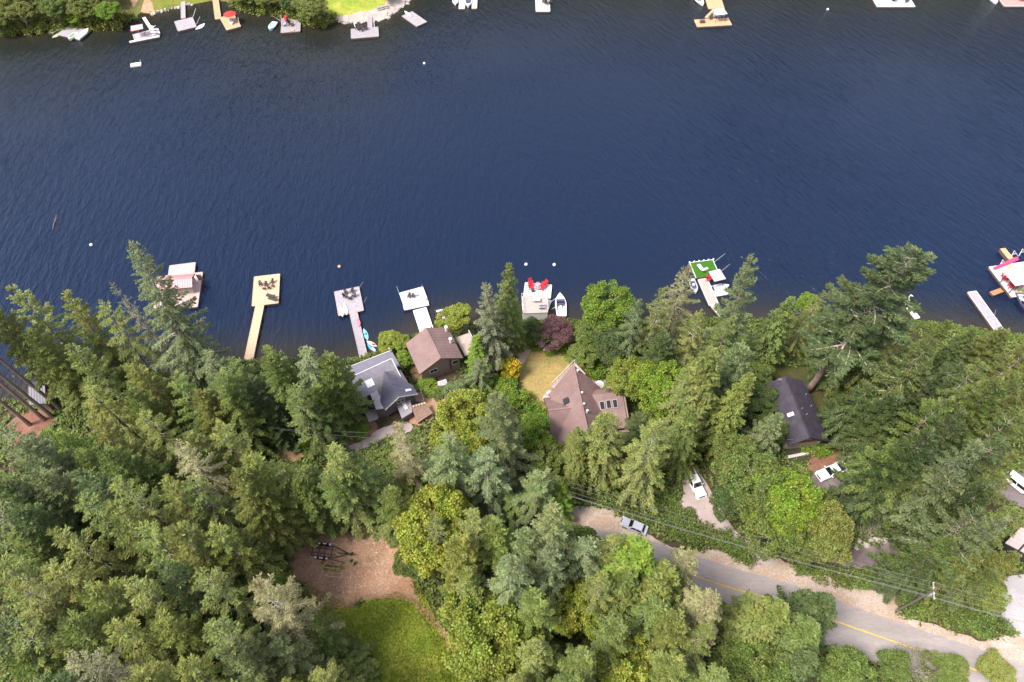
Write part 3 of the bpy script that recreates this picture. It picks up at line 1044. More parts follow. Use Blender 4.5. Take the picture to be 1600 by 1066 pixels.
# ================================================================ the trees, one line each
TREES = [
 # ---- near shore, left of the long yellow dock
 ("fir", -25, 470, 34, 6.2, "OL", "olive fir cut off by the picture edge at the shore above the bare trunks"),
 ("fir", 22, 448, 33, 6.2, "OL", "olive fir on the lake shore nearest the left picture edge"),
 ("fir", 90, 462, 31, 6.0, "OL", "second olive fir on the shore counted from the left picture edge"),
 ("fir", 148, 474, 30, 5.8, "OL", "third olive fir on the shore, just left of the tall grey limbed fir"),
 ("fir", 45, 520, 29, 5.6, "OL", "olive fir behind the first shore fir, above the row of bare trunks"),
 ("fir", 112, 535, 29, 5.8, "MG", "mid green fir in the middle of the left shore stand"),
 ("grand", 192, 402, 42, 7.4, "GG", "tallest grey-green fir with long bare limbs, its top beside the pink roofed boathouse"),
 ("sparse", 178, 440, 36, 4.0, "GY", "thin greyish fir with dead limbs just left of the tallest limbed fir"),
 ("fir", 205, 545, 27, 5.6, "OL", "olive fir under the left side of the tallest limbed fir"),
 ("fir", 135, 600, 25, 5.4, "OL", "olive fir directly behind the rusty bush and the bare trunks"),
 ("fir", 190, 608, 25, 5.2, "MG", "mid green fir straight above the rusty brown bush"),
 ("fir", 262, 588, 27, 5.6, "MG", "mid green fir under the lower limbs of the tallest limbed fir"),
 ("fir", 255, 520, 26, 5.2, "GG", "grey-green fir beneath the pink decked boathouse float"),
 ("fir", 318, 545, 28, 5.4, "GG", "grey-green shore fir just right of the tallest limbed fir's trunk"),
 ("fir", 305, 618, 24, 5.2, "OL", "olive fir behind the left shore stand, above the thin utility pole"),
 ("fir", 372, 560, 26, 5.2, "MG", "mid green shore fir standing left of the yellow walkway's shore end"),
 ("fir", 428, 532, 30, 5.6, "MG", "mid green shore fir at the foot of the yellow walkway"),
 ("fir", 474, 533, 29, 5.6, "GG", "grey-green shore fir right of the yellow walkway"),
 ("fir", 506, 552, 28, 5.2, "MG", "mid green shore fir nearest the dark lakeside deck of the grey house"),
 ("fir", 350, 610, 25, 5.2, "MG", "mid green fir behind the yellow walkway, left of the shore clump"),
 ("fir", 400, 600, 26, 5.2, "DG", "dark fir in the shore clump below the yellow walkway"),
 ("fir", 455, 600, 26, 5.4, "MG", "mid green fir in the middle of the shore clump left of the grey house"),
 ("fir", 492, 604, 25, 4.6, "MG", "mid green fir overlapping the left eave of the grey house"),
 ("fir", 492, 628, 21, 4.6, "DG", "dark fir at the back of the shore clump beside the red terrace"),
 ("fir", 432, 634, 19, 4.6, "DG", "dark low fir right beside the bent pale trunk on the forest track"),
 # ---- lower left forest
 ("fir", -20, 660, 33, 6.0, "GG", "grey-green fir cut by the picture edge below the bare trunks"),
 ("fir", 22, 690, 32, 6.0, "GG", "grey-green fir at the left picture edge under the red needle bed"),
 ("fir", 78, 662, 28, 5.4, "BG", "bright green fir rising right of the red needle bed"),
 ("fir", 132, 668, 27, 5.2, "OL", "olive fir left of the pale domed fir near the thin utility pole"),
 ("fir", 212, 645, 26, 5.0, "OL", "olive fir with its top under the rusty bush"),
 ("fir", 178, 700, 29, 5.4, "MG", "mid green fir between the needle bed and the sandy yellow fir"),
 ("sparse", 272, 678, 33, 5.6, "TAN", "sandy yellow fir with drooping sprays in the left forest"),
 ("fir", 330, 672, 30, 5.4, "OL", "olive fir right of the sandy yellow fir"),
 ("fir", 388, 684, 33, 5.8, "OL", "pale olive fir just below the thin utility pole by the forest track"),
 ("fir", 440, 716, 29, 5.4, "OL", "olive fir at the end of the forest track's bare soil"),
 ("fir", 62, 738, 31, 5.8, "GG", "grey-green fir two crowns in from the left edge, level with the clearing's track"),
 ("fir", 122, 732, 33, 5.8, "DG", "dark fir left of the fir with pale forked limbs"),
 ("sparse", 178, 752, 33, 6.2, "OL", "olive fir with pale forked limbs in the left forest"),
 ("fir", 238, 756, 32, 5.6, "OL", "olive fir below the sandy yellow fir"),
 ("fir", 300, 752, 31, 5.6, "MG", "mid green fir below and right of the sandy yellow fir"),
 ("fir", 356, 752, 31, 5.4, "OL", "olive fir left of the tall spire beside the clearing"),
 ("fir", 410, 768, 30, 5.4, "OL", "olive fir directly above the upper left rim of the red clearing"),
 ("fir", 440, 764, 26, 4.6, "OL", "olive fir leaning over the top left rim of the red clearing"),
 ("fir", -18, 790, 33, 6.2, "DG", "dark fir cut by the left picture edge at mid forest"),
 ("fir", 30, 800, 31, 5.8, "DG", "dark fir at the left edge beside the black forest gap"),
 ("fir", 92, 826, 32, 5.6, "OL", "olive fir right of the black gap at the left edge"),
 ("fir", 152, 818, 34, 6.0, "OL", "olive fir in the middle of the left forest below the forked limbed fir"),
 ("fir", 212, 830, 34, 6.0, "MG", "tall mid green fir in the left forest, due left of the black trailer"),
 ("fir", 272, 828, 34, 5.8, "OL", "olive fir two crowns left of the black trailer"),
 ("fir", 335, 826, 32, 5.6, "OL", "olive fir one crown left of the black trailer"),
 ("fir", 360, 846, 26, 4.6, "MG", "mid green fir touching the left rim of the red clearing"),
 ("sparse", 4, 908, 34, 6.0, "OL", "olive fir leaning in from the left edge with a bare pale trunk"),
 ("fir", 62, 895, 32, 5.8, "OL", "olive fir above the leaning bare trunk at the left edge"),
 ("fir", 130, 902, 33, 5.8, "OL", "olive fir right of the leaning bare trunk at the left edge"),
 ("fir", 196, 912, 34, 6.0, "OL", "olive fir midway between the left edge and the silver fir"),
 ("fir", 258, 902, 33, 5.8, "DG", "dark fir two crowns left of the silver fir"),
 ("fir", 322, 900, 32, 5.6, "OL", "olive fir next to the silver fir on its left"),
 ("sparse", 396, 922, 35, 6.4, "TAN", "silver fir with pale spread limbs below the red clearing"),
 ("fir", 430, 906, 15, 3.0, "MG", "small mid green fir between the silver fir and the clearing"),
 ("fir", -24, 880, 34, 6.4, "OL", "olive fir cut by the left edge above the leaning bare trunk"),
 ("fir", -20, 960, 33, 6.2, "DG", "dark fir cut by the left edge below the leaning bare trunk"),
 ("fir", 28, 985, 33, 5.8, "OL", "olive fir low on the left edge under the leaning bare trunk"),
 ("sparse", 112, 1022, 34, 6.0, "TAN", "yellowish fir with a bare pale trunk at the bottom left"),
 ("fir", 100, 968, 32, 5.6, "MG", "mid green fir above the yellowish fir at the bottom left"),
 ("fir", 172, 982, 33, 5.8, "OL", "olive fir right of the yellowish fir at the bottom left"),
 ("alder", 262, 985, 15, 4.6, "YG", "yellow-green leafy tree among dark firs at the bottom left"),
 ("fir", 232, 955, 31, 5.4, "OL", "olive fir behind the yellow-green tree at the bottom left"),
 ("fir", 318, 975, 32, 5.6, "MG", "mid green fir right of the yellow-green tree at the bottom left"),
 ("fir", 362, 1010, 32, 5.6, "GG", "grey-green fir under the silver fir"),
 ("fir", 430, 1012, 25, 5.2, "GG", "grey-green fir left of the meadow's lower end"),
 ("fir", 480, 990, 18, 4.4, "MG", "mid green fir on the left rim of the meadow"),
 ("spire", 540, 1032, 21, 5.2, "MG", "mid green spruce standing at the bottom left of the meadow"),
 ("fir", 500, 1062, 24, 5.0, "OL", "olive fir at the bottom edge left of the meadow"),
 ("fir", 200, 1062, 33, 5.8, "OL", "olive fir at the bottom edge below the yellow-green tree"),
 ("fir", 268, 1052, 32, 5.6, "OL", "olive fir at the bottom edge left of the grey-green pair"),
 ("fir", 20, 1070, 33, 5.8, "DG", "dark fir in the bottom left corner"),
 ("fir", 330, 1075, 32, 5.6, "MG", "mid green fir at the bottom edge under the grey-green pair"),
 ("fir", 410, 1082, 32, 5.6, "OL", "olive fir at the bottom edge below the silver fir"),
 ("fir", 600, 1100, 18, 4.4, "MG", "mid green fir at the bottom edge of the meadow"),
 # ---- centre, between clearing and houses
 ("spire", 508, 684, 33, 6.6, "OL", "tall olive spire with long drooping boughs above the red clearing"),
 ("spire", 566, 712, 28, 5.4, "MG", "mid green spruce right of the tall olive spire"),
 ("sparse", 622, 664, 33, 5.0, "TAN", "sandy grey fir rising in front of the grey house's yard"),
 ("fir", 590, 752, 24, 4.8, "MG", "mid green fir above the top rim of the red clearing"),
 ("fir", 540, 772, 20, 4.2, "MG", "small mid green fir at the top rim of the red clearing"),
 ("spire", 682, 680, 32, 6.6, "GG", "blue-grey spruce left of the yellow-green maple"),
 ("fir", 640, 740, 28, 5.2, "MG", "mid green fir below the sandy grey fir"),
 ("fir", 700, 642, 14, 3.4, "GG", "small grey-green fir beside the brown shingled shed"),
 ("maple", 728, 655, 17, 6.8, "YG", "round yellow-green maple behind the grey house's brown shed"),
 ("maple", 742, 690, 12, 4.6, "BG", "bright green tree tucked under the round yellow-green maple"),
 ("fir", 792, 628, 30, 6.2, "GG", "blue-grey fir left of the larger mauve roofed house"),
 ("maple", 836, 680, 11, 4.4, "BG", "bright green tree squeezed between blue-grey fir and mauve house"),
 ("maple", 858, 715, 10, 4.0, "MG", "mid green tree below the larger mauve house's left wing"),
 ("fir", 768, 708, 27, 6.2, "GG", "broad grey-green fir below the blue-grey fir"),
 ("fir", 722, 752, 25, 5.4, "GG", "grey-green fir between blue-grey spruce and broad fir"),
 ("fir", 838, 738, 28, 5.8, "GG", "grey-green fir above the gravel verge where the road begins"),
 ("fir", 876, 768, 22, 4.6, "BG", "bright green fir at the left end of the gravel verge"),
 ("fir", 800, 775, 26, 5.4, "MG", "mid green fir in the middle of the wood left of the road"),
 ("maple", 676, 816, 20, 6.8, "YG", "large yellow-green maple on the right rim of the red clearing"),
 ("sparse", 676, 800, 27, 3.8, "OL", "narrow olive fir growing up through the large yellow-green maple"),
 ("fir", 718, 842, 28, 5.4, "OL", "olive fir right of the large yellow-green maple"),
 ("maple", 652, 868, 11, 4.0, "MG", "mid green tree overhanging the right rim of the red clearing"),
 ("cedar", 735, 888, 25, 5.2, "OL", "olive cedar between the meadow path and the tall centre spire"),
 ("spire", 808, 868, 33, 6.4, "GG", "tall grey-green spire in the wood left of the road"),
 ("spire", 868, 810, 33, 6.4, "GG", "tall grey-green spire just left of the silver car"),
 ("spire", 872, 872, 30, 5.6, "GG", "grey-green spire below the one left of the silver car"),
 ("maple", 762, 940, 16, 5.6, "MG", "mid green leafy tree right of the meadow's path"),
 ("maple", 768, 992, 19, 7.4, "YG", "big yellow-green maple right of the meadow's lower end"),
 ("fir", 842, 935, 27, 5.2, "MG", "mid green fir right of the tall centre spire's foot"),
 ("maple", 905, 955, 16, 5.4, "YG", "yellow-green maple in the wood below the silver car"),
 ("cedar", 842, 1000, 26, 5.2, "OL", "olive cedar at the bottom centre beside the big yellow maple"),
 ("fir", 905, 1010, 28, 5.4, "MG", "mid green fir at the bottom centre under the small yellow maple"),
 ("maple", 988, 1042, 18, 6.4, "YG", "yellow-green maple at the bottom edge right of centre"),
 ("sparse", 942, 900, 29, 5.0, "OL", "olive thin fir left of the dense bright cedar by the road"),
 ("sparse", 958, 842, 27, 5.6, "OL", "olive open fir below the silver car's bonnet"),
 ("sparse", 1080, 868, 28, 5.2, "TAN", "sandy open fir at the road edge right of the bright cedar"),
 ("grand", 1108, 908, 28, 6.6, "TAN", "sandy fir with fanned bare limbs where the yellow road line begins"),
 ("fir", 1010, 935, 27, 5.2, "MG", "mid green fir below the dense bright cedar"),
 ("fir", 1060, 962, 27, 5.2, "OL", "olive fir left of the fir with fanned bare limbs"),
 ("sparse", 1108, 1000, 26, 4.8, "OL", "olive open fir below the fir with fanned limbs"),
 ("fir", 965, 978, 27, 5.2, "MG", "mid green fir between the two yellow maples at the bottom"),
 ("fir", 1045, 1028, 27, 5.2, "OL", "olive fir at the bottom edge right of the yellow-green maple"),
 ("cedar", 1212, 946, 24, 7.2, "OL", "olive cedar crossing the yellow road line"),
 ("cedar", 1302, 934, 22, 6.4, "DG", "dark cedar beside the road opposite the asphalt driveway"),
 ("cedar", 1262, 966, 22, 6.6, "MG", "mid green cedar between the road-crossing cedar and the dark cedar"),
 ("fir", 1130, 1052, 26, 5.0, "MG", "mid green fir at the bottom edge under the road-crossing cedar"),
 ("maple", 1190, 1050, 15, 5.6, "MG", "mid green leafy tree at the bottom edge below the road"),
 ("cedar", 1270, 1020, 20, 5.2, "DG", "dark cedar at the bottom edge below the road"),
 ("alder", 1320, 1048, 10, 3.8, "MG", "mid green leafy tree at the bottom edge left of the twiggy shrub"),
 ("fir", 720, 1085, 25, 5.0, "OL", "olive fir at the bottom edge under the big yellow maple"),
 ("fir", 800, 1062, 27, 5.2, "OL", "olive fir at the bottom edge in the centre"),
 ("fir", 880, 1072, 27, 5.2, "MG", "mid green fir at the bottom edge left of the yellow-green maple"),
 ("alder", 1398, 1038, 6, 2.6, "MG", "mid green small tree on the lower road verge"),
 ("twig", 1432, 1048, 6, 3.2, "GY", "grey twiggy shrub on the lower road verge"),
 ("alder", 1488, 1048, 7, 3.2, "MG", "mid green small tree right of the grey twiggy shrub"),
 ("alder", 1558, 1046, 6, 2.8, "OL", "olive small tree at the road's far right end"),
 # ---- gardens between the houses
 ("maple", 611, 537, 6, 3.6, "YG", "yellow-green rounded tree between grey house and smaller mauve roof"),
 ("alder", 630, 562, 5, 2.3, "BG", "bright green small tree by the smaller mauve roof's left eave"),
 ("alder", 655, 578, 5, 2.2, "RU", "brownish small tree beside the dark dormer of the grey house"),
 ("bush", 668, 602, 3.6, 2.4, "BG", "bright green bush below the smaller mauve house's gable wall"),
 ("bush", 690, 612, 3.0, 2.0, "MG", "mid green bush below the smaller mauve house's parked trailer"),
 ("alder", 716, 492, 8, 3.6, "YG", "yellow-green small tree at the waterline left of the twin tall conifers"),
 ("cedar", 744, 520, 15, 3.8, "BG", "bright green cedar right of the smaller mauve house"),
 ("fir", 746, 560, 12, 3.4, "GG", "grey-green young fir right of the smaller mauve house"),
 ("alder", 712, 612, 6, 3.0, "GG", "grey-green small tree left of the pale garden path"),
 ("bush", 742, 600, 4, 2.8, "BG", "bright green bush left of the golden shrub"),
 ("alder", 772, 565, 6, 2.6, "OL", "olive small tree between twin tall conifers and golden shrub"),
 ("bush", 800, 572, 5.0, 2.3, "YE", "golden yellow shrub on the left rim of the dry lawn"),
 ("bush", 796, 586, 3.2, 2.0, "YE", "low golden shrub just below the tall golden shrub"),
 ("bush", 790, 602, 3.4, 2.6, "BG", "bright green shrub below the golden shrubs"),
 ("bush", 808, 618, 3.2, 2.4, "BG", "bright green shrub at the lower left of the dry lawn"),
 ("bush", 770, 596, 3.4, 2.4, "BG", "bright green shrub above the pale garden path"),
 ("spire", 768, 438, 30, 5.2, "GY", "grey weathered spire, left one of the twin tall conifers at the shore"),
 ("cedar", 788, 406, 32, 4.8, "MG", "green cedar, right one of the twin tall conifers at the shore"),
 ("cedar", 806, 470, 17, 3.2, "BG", "bright green cedar leaning on the right twin tall conifer"),
 ("alder", 832, 512, 7, 2.8, "DG", "dark green small tree left of the plum tree"),
 ("alder", 870, 514, 7, 4.0, "PU", "purple leaved plum tree above the dry lawn"),
 ("bush", 862, 540, 2.6, 2.0, "BG", "bright green low bush at the plum tree's foot"),
 ("maple", 950, 480, 15, 6.8, "BG", "bright green rounded maple at the shore right of the plum tree"),
 ("maple", 935, 520, 11, 5.0, "MG", "mid green tree on the right rim of the dry lawn"),
 ("alder", 915, 545, 7, 3.6, "MG", "mid green small tree on the dry lawn's upper right rim"),
 ("sparse", 1002, 468, 26, 5.2, "DG", "dark open fir just right of the shore maple"),
 ("maple", 965, 545, 12, 5.4, "DG", "dark leafy tree right of the dry lawn"),
 ("maple", 985, 590, 14, 5.0, "YG", "yellow-green leafy tree left of the lime green maple"),
 ("maple", 1038, 605, 17, 5.8, "BG", "lime green maple above the larger mauve house's wing"),
 ("sparse", 1080, 415, 31, 5.8, "TAN", "sandy fir overlapping the green turf dock"),
 ("sparse", 1040, 452, 29, 5.2, "OL", "olive open fir left of the sandy fir at the turf dock"),
 ("sparse", 1098, 490, 27, 5.4, "OL", "olive open fir below the turf dock's gangway"),
 ("fir", 1042, 520, 22, 5.0, "DG", "dark fir between the shore maple and the lime green maple"),
 ("fir", 1002, 640, 16, 4.0, "DG", "dark fir beside the three roof windows of the mauve house"),
 ("fir", 1196, 410, 38, 5.4, "GG", "tall grey-green fir on the shore right of the turf dock"),
 ("fir", 1150, 500, 26, 4.8, "MG", "mid green fir left of the tall fir right of the turf dock"),
 ("cedar", 1238, 466, 24, 5.8, "MG", "deep green cedar on the shore above the dark roofed house"),
 ("sparse", 1288, 450, 24, 4.4, "OL", "olive open fir between deep green cedar and the great fir"),
 ("alder", 1262, 475, 9, 3.2, "BG", "bright green small tree at the waterline left of the great fir"),
 ("cedar", 1110, 552, 31, 8.0, "OL", "huge olive cedar left of the dark roofed house"),
 ("cedar", 1162, 592, 27, 5.8, "OL", "olive cedar below the huge olive cedar"),
 ("fir", 1172, 532, 28, 5.2, "GG", "grey-green fir behind the dark roofed house's left slope"),
 ("cedar", 1092, 640, 24, 5.2, "MG", "mid green cedar left of the two olive cedars"),
 ("spire", 1214, 640, 18, 4.4, "GG", "silvery spruce overlapping the dark roof's left slope"),
 ("cedar", 952, 650, 25, 6.0, "OL", "olive drooping cedar in front of the mauve house's wing"),
 ("sparse", 966, 645, 27, 5.0, "OL", "olive fir with pale limbs in front of the mauve house's wing"),
 ("sparse", 1034, 662, 28, 7.0, "OL", "broad olive fir with combed limbs left of the upper white pickup"),
 ("cedar", 908, 690, 18, 4.4, "OL", "olive cedar below the mauve house's left wing"),
 ("maple", 1140, 712, 14, 5.0, "MG", "mid green leafy tree right of the upper white pickup"),
 ("maple", 1176, 752, 17, 6.2, "MG", "mid green maple, upper one of the driveway group"),
 ("maple", 1230, 784, 17, 6.2, "BG", "bright green maple, middle one of the driveway group"),
 ("maple", 1284, 826, 15, 5.4, "OL", "olive-tinged maple, right one of the driveway group"),
 ("maple", 1212, 815, 15, 5.8, "MG", "mid green maple, lower left one of the driveway group"),
 ("maple", 1256, 842, 11, 4.4, "MG", "mid green maple, lowest one of the driveway group by the road"),
 ("maple", 1150, 775, 12, 4.6, "DG", "dark leafy tree on the right rim of the concrete driveway"),
 # ---- right forest
 ("fir", 1330, 520, 25, 5.0, "DG", "dark fir under the great shore fir's left side"),
 ("fir", 1395, 520, 26, 5.0, "MG", "mid green fir under the great shore fir's right side"),
 ("fir", 1368, 600, 27, 5.4, "DG", "dark fir right of the dark roofed house's upper end"),
 ("grand", 1458, 545, 34, 7.6, "MG", "olive fir with long pale bare limbs in the right forest"),
 ("sparse", 1412, 496, 30, 5.4, "OL", "olive open fir at the shore left of the narrow grey dock"),
 ("cedar", 1482, 500, 27, 5.4, "MG", "mid green cedar at the shore just left of the narrow grey dock"),
 ("cedar", 1524, 512, 20, 4.4, "MG", "mid green cedar at the foot of the narrow grey dock"),
 ("sparse", 1535, 565, 33, 6.6, "MG", "mid green open fir right of the fir with long pale limbs"),
 ("fir", 1576, 515, 20, 4.8, "OL", "olive fir at the shore near the right picture edge"),
 ("fir", 1618, 530, 25, 5.2, "OL", "olive fir cut by the right picture edge at the shore"),
 ("fir", 1592, 576, 30, 5.8, "MG", "mid green fir at the right picture edge above the wood"),
 ("fir", 1402, 655, 28, 5.6, "DG", "dark fir right of the dark roofed house's lower end"),
 ("fir", 1405, 615, 30, 5.8, "DG", "dark fir below the great shore fir"),
 ("fir", 1480, 620, 31, 6.0, "MG", "mid green fir below the fir with long pale limbs"),
 ("fir", 1540, 645, 31, 5.8, "DG", "dark fir in the middle of the right forest"),
 ("fir", 1600, 655, 31, 5.8, "MG", "mid green fir cut by the right edge in the middle of the wood"),
 ("high", 1432, 694, 24, 6.0, "MG", "mid green fir above the lower white pickup's right side"),
 ("fir", 1448, 680, 32, 5.8, "DG", "dark fir in the right forest two crowns right of the lower pickup"),
 ("spire", 1520, 680, 34, 5.8, "GG", "grey-green spire in the right forest"),
 ("high", 1398, 735, 18, 5.4, "DG", "dark fir just right of the lower white pickup"),
 ("high", 1438, 738, 20, 6.0, "MG", "mid green fir above the asphalt driveway's bend"),
 ("high", 1492, 745, 23, 7.0, "GG", "large grey-green fir in front of the right edge yard"),
 ("high", 1486, 792, 19, 5.8, "MG", "mid green fir right of the asphalt driveway's bend"),
 ("high", 1532, 806, 24, 5.8, "GG", "grey-green fir below the large grey-green fir"),
 ("fir", 1590, 700, 26, 5.0, "OL", "olive fir at the right edge above the parked white van"),
 ("cedar", 1528, 862, 19, 4.6, "OL", "olive cedar behind the crossarm pole's hedge"),
 ("cedar", 1592, 870, 15, 4.2, "OL", "olive cedar at the right edge above the pale yard"),
 ("fir", 1462, 858, 19, 4.6, "DG", "dark fir just above the crossarm pole"),
 ("fir", 1562, 740, 27, 5.2, "OL", "olive fir just left of the parked white van"),
 ("fir", 1545, 760, 30, 5.6, "DG", "dark fir between large grey-green fir and the white van"),
 ("fir", 1560, 812, 26, 5.0, "GG", "grey-green fir left of the pale sheet roofed building"),
 ("cedar", 1468, 590, 26, 5.2, "DG", "dark cedar behind the narrow grey dock's shore"),
 ("fir", 1440, 600, 28, 5.6, "DG", "dark fir left of the fir with long pale limbs"),
 ("cedar", 1330, 545, 20, 4.6, "MG", "mid green cedar on the upper right corner of the shaded lawn"),
 ("fir", 1500, 556, 31, 5.8, "DG", "dark fir right of the dark cedar behind the narrow grey dock"),
 ("fir", 1560, 600, 32, 5.8, "MG", "mid green fir behind the shore firs near the right edge"),
 ("fir", 1515, 610, 29, 5.8, "MG", "mid green fir at the centre of the upper right wood"),
 ("fir", 1628, 610, 29, 5.8, "OL", "olive fir cut by the right edge in the upper wood"),
 ("fir", 1570, 680, 30, 5.8, "DG", "dark fir above the parked white van"),
 ("fir", 1335, 620, 22, 4.6, "DG", "dark fir beside the middle of the dark roof's right eave"),
 ("fir", 1500, 850, 26, 5.2, "MG", "mid green fir above the crossarm pole's right wires"),
 ("fir", 1060, 905, 29, 5.8, "OL", "olive fir left of the fanned fir at the road"),
 ("maple", 905, 868, 15, 5.2, "MG", "mid green leafy tree below the gravel verge's left end"),
 ("fir", 918, 838, 27, 5.6, "GG", "grey-green fir below the gravel verge"),
 ("cedar", 1030, 905, 27, 6.0, "OL", "olive cedar under the dense bright cedar"),
 ("cedar", 985, 900, 27, 5.8, "MG", "mid green cedar left below the dense bright cedar"),
 ("fir", 10, 745, 32, 6.2, "DG", "dark fir at the left edge below the grey-green pair"),
 ("fir", 42, 772, 28, 5.8, "GG", "grey-green fir near the left edge above the black forest gap"),
 ("fir", 26, 850, 28, 5.8, "MG", "mid green fir near the left edge below the black forest gap"),
 ("fir", 52, 942, 28, 5.8, "OL", "olive fir near the left edge under the leaning trunk's tip"),
 ("fir", 14, 1024, 28, 5.8, "MG", "mid green fir near the bottom of the left edge"),
 ("fir", 64, 1010, 28, 5.6, "OL", "olive fir left of the yellowish fir at the bottom left"),
 ("fir", 18, 724, 28, 5.8, "GG", "small grey-green fir at the left edge under the needle bed"),
 ("fir", 745, 800, 28, 5.4, "OL", "olive fir behind the large yellow-green maple at the hidden road"),
 ("fir", 778, 818, 28, 5.4, "MG", "mid green fir over the hidden part of the road"),
 ("fir", 822, 822, 28, 5.4, "GG", "grey-green fir between the two spires by the road"),
 ("fir", 130, 690, 27, 5.4, "MG", "mid green fir right of the bright green fir by the needle bed"),
 ("fir", 110, 780, 31, 5.8, "MG", "mid green fir two crowns left of the forked limbed fir"),
 ("fir", 300, 690, 28, 5.4, "OL", "olive fir tucked against the sandy yellow fir"),
 ("fir", 380, 725, 30, 5.6, "OL", "olive fir below the pale olive fir by the utility pole"),
 ("fir", 475, 728, 26, 5.2, "MG", "mid green fir left of the tall olive spire"),
 ("fir", 1600, 800, 24, 5.0, "OL", "olive fir at the right edge above the pale sheet roof"),
 ("cedar", 1560, 895, 16, 4.2, "MG", "mid green cedar at the pale yard's upper left corner"),
 ("cedar", 900, 672, 16, 4.0, "OL", "olive cedar against the lower end of the mauve house's ridge"),
 ("cedar", 925, 668, 18, 4.4, "MG", "mid green cedar below the mauve house's three roof windows"),
 ("alder", 1192, 622, 8, 3.4, "DG", "dark small tree against the dark roof's left eave"),
 ("alder", 1206, 664, 7, 3.0, "MG", "mid green small tree under the silvery spruce"),
 ("alder", 1186, 585, 8, 3.2, "MG", "mid green small tree above the dark roof's left corner"),
 ("alder", 1312, 668, 6, 2.6, "DG", "dark small tree at the dark roof's lower right eave"),
 ("alder", 1545, 925, 7, 3.2, "OL", "olive small tree left of the pale yard"),
]
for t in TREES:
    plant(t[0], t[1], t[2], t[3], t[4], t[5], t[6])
plant("plate", 0, 0, 42, 8.5, "GD", "great shore fir with heavy plates of foliage and a thick bare lower trunk", base=(1261, 612))
plant("cedar", 0, 0, 27, 7.6, "BG", "dense bright green cedar hiding the silver car's tail", base=(956, 926))
plant("sparse", 0, 0, 21, 5.2, "OL", "olive open fir over the hidden end of the road below the gravel verge", base=(925, 925))
plant("spire", 0, 0, 20, 5.2, "MG", "mid green spruce covering the road right of the silver car", base=(1012, 948))
plant("fir", 0, 0, 19, 4.8, "GG", "grey-green fir at the gravel verge's lower left", base=(893, 916))
# four tall trunks bare to beyond the picture edge
for i, (bx, by, lab) in enumerate(((47, 664, "tall fir with bare reddish trunk, leftmost of the trunks over the needle bed"),
                                   (70, 656, "tall fir with bare reddish trunk, second from the left over the needle bed"),
                                   (83, 652, "tall fir with bare reddish trunk, third from the left over the needle bed"),
                                   (96, 640, "tall fir with bare brown trunk, rightmost over the needle bed"))):
    plant("pole", 0, 0, (42, 44, 43, 40)[i], 3.5, "OL", lab, base=(bx, by))
for i, (bx, by, hh, lab) in enumerate(((418, 690, 24, "slim fir with a bent pale trunk beside the forest track"),
                                   (486, 668, 24, "slim fir with a bare grey trunk left of the red terrace"),
                                   (520, 828, 22, "slim fir with a pale trunk at the clearing's top rim, left one"),
                                   (571, 830, 23, "slim fir with a pale trunk at the clearing's top rim, right one"))):
    plant("pole", 0, 0, hh, 3.0, "MG", lab, base=(bx, by))
plant("bush", 162, 652, 3.2, 2.4, "RU", "rusty brown bush at the left forest edge")
plant("bush", 562, 672, 2.6, 2.2, "BG", "bright green bush beside the red terrace")
plant("bush", 480, 690, 1.8, 2.6, "BG", "bright green low bush on the forest track")
plant("bush", 580, 502, 2.4, 1.8, "DG", "dark bush at the waterline") if False else None

# hedges and low growth
foliage_mass("hedge", gp((1052, 800), (1085, 826), (1125, 842), (1165, 868)), "green hedge strip between concrete driveway and road", "hedge", 3.2, 1.6, "MG", 9000)
foliage_mass("hedge", gp((925, 770), (985, 800), (1040, 815), (1085, 850)), "dark green hedge strip above the silver car", "hedge", 2.6, 1.8, "MG", 7000)
foliage_mass("hedge", gp((1412, 945), (1470, 952), (1520, 975), (1556, 975)), "green hedge under the crossarm pole", "hedge", 3.4, 1.8, "MG", 11000)
foliage_mass("hedge", gp((1248, 882), (1290, 900), (1340, 905), (1395, 905)), "green roadside hedge below the asphalt driveway", "hedge", 2.6, 1.7, "MG", 8000)
foliage_mass("hedge", gp((1265, 708), (1280, 706), (1295, 700)), "small clipped green hedge below the dark roof's gable", "hedge", 1.8, 1.3, "BG", 3000)
foliage_mass("hedge", gp((835, 540), (880, 545), (912, 562), (935, 590)), "green border hedge along the dry lawn's upper right side", "hedge", 2.6, 1.5, "BG", 8000)
foliage_mass("hedge", gp((742, 614), (790, 612), (820, 632), (845, 662)), "bright green border along the dry lawn's lower left side", "hedge", 3.0, 1.8, "BG", 8000)
for q in (((770, 503), (830, 508), (900, 507)), ((900, 507), (1000, 507), (1110, 502)), ((1125, 503), (1260, 508), (1405, 506)), ((1430, 507), (1530, 520)), ((1565, 525), (1680, 545))):
    foliage_mass("shore_scrub", gp(*q), "low green scrub along the waterline", "hedge", 2.2, 1.3, "MG", 6000, kind="stuff")
for q in (((-60, 640), (200, 602), (395, 565)), ((420, 564), (520, 570), (560, 572)), ((600, 552), (640, 530))):
    foliage_mass("shore_scrub", gp(*q), "low dark scrub along the waterline", "hedge", 2.0, 1.2, "DG", 6000, kind="stuff")

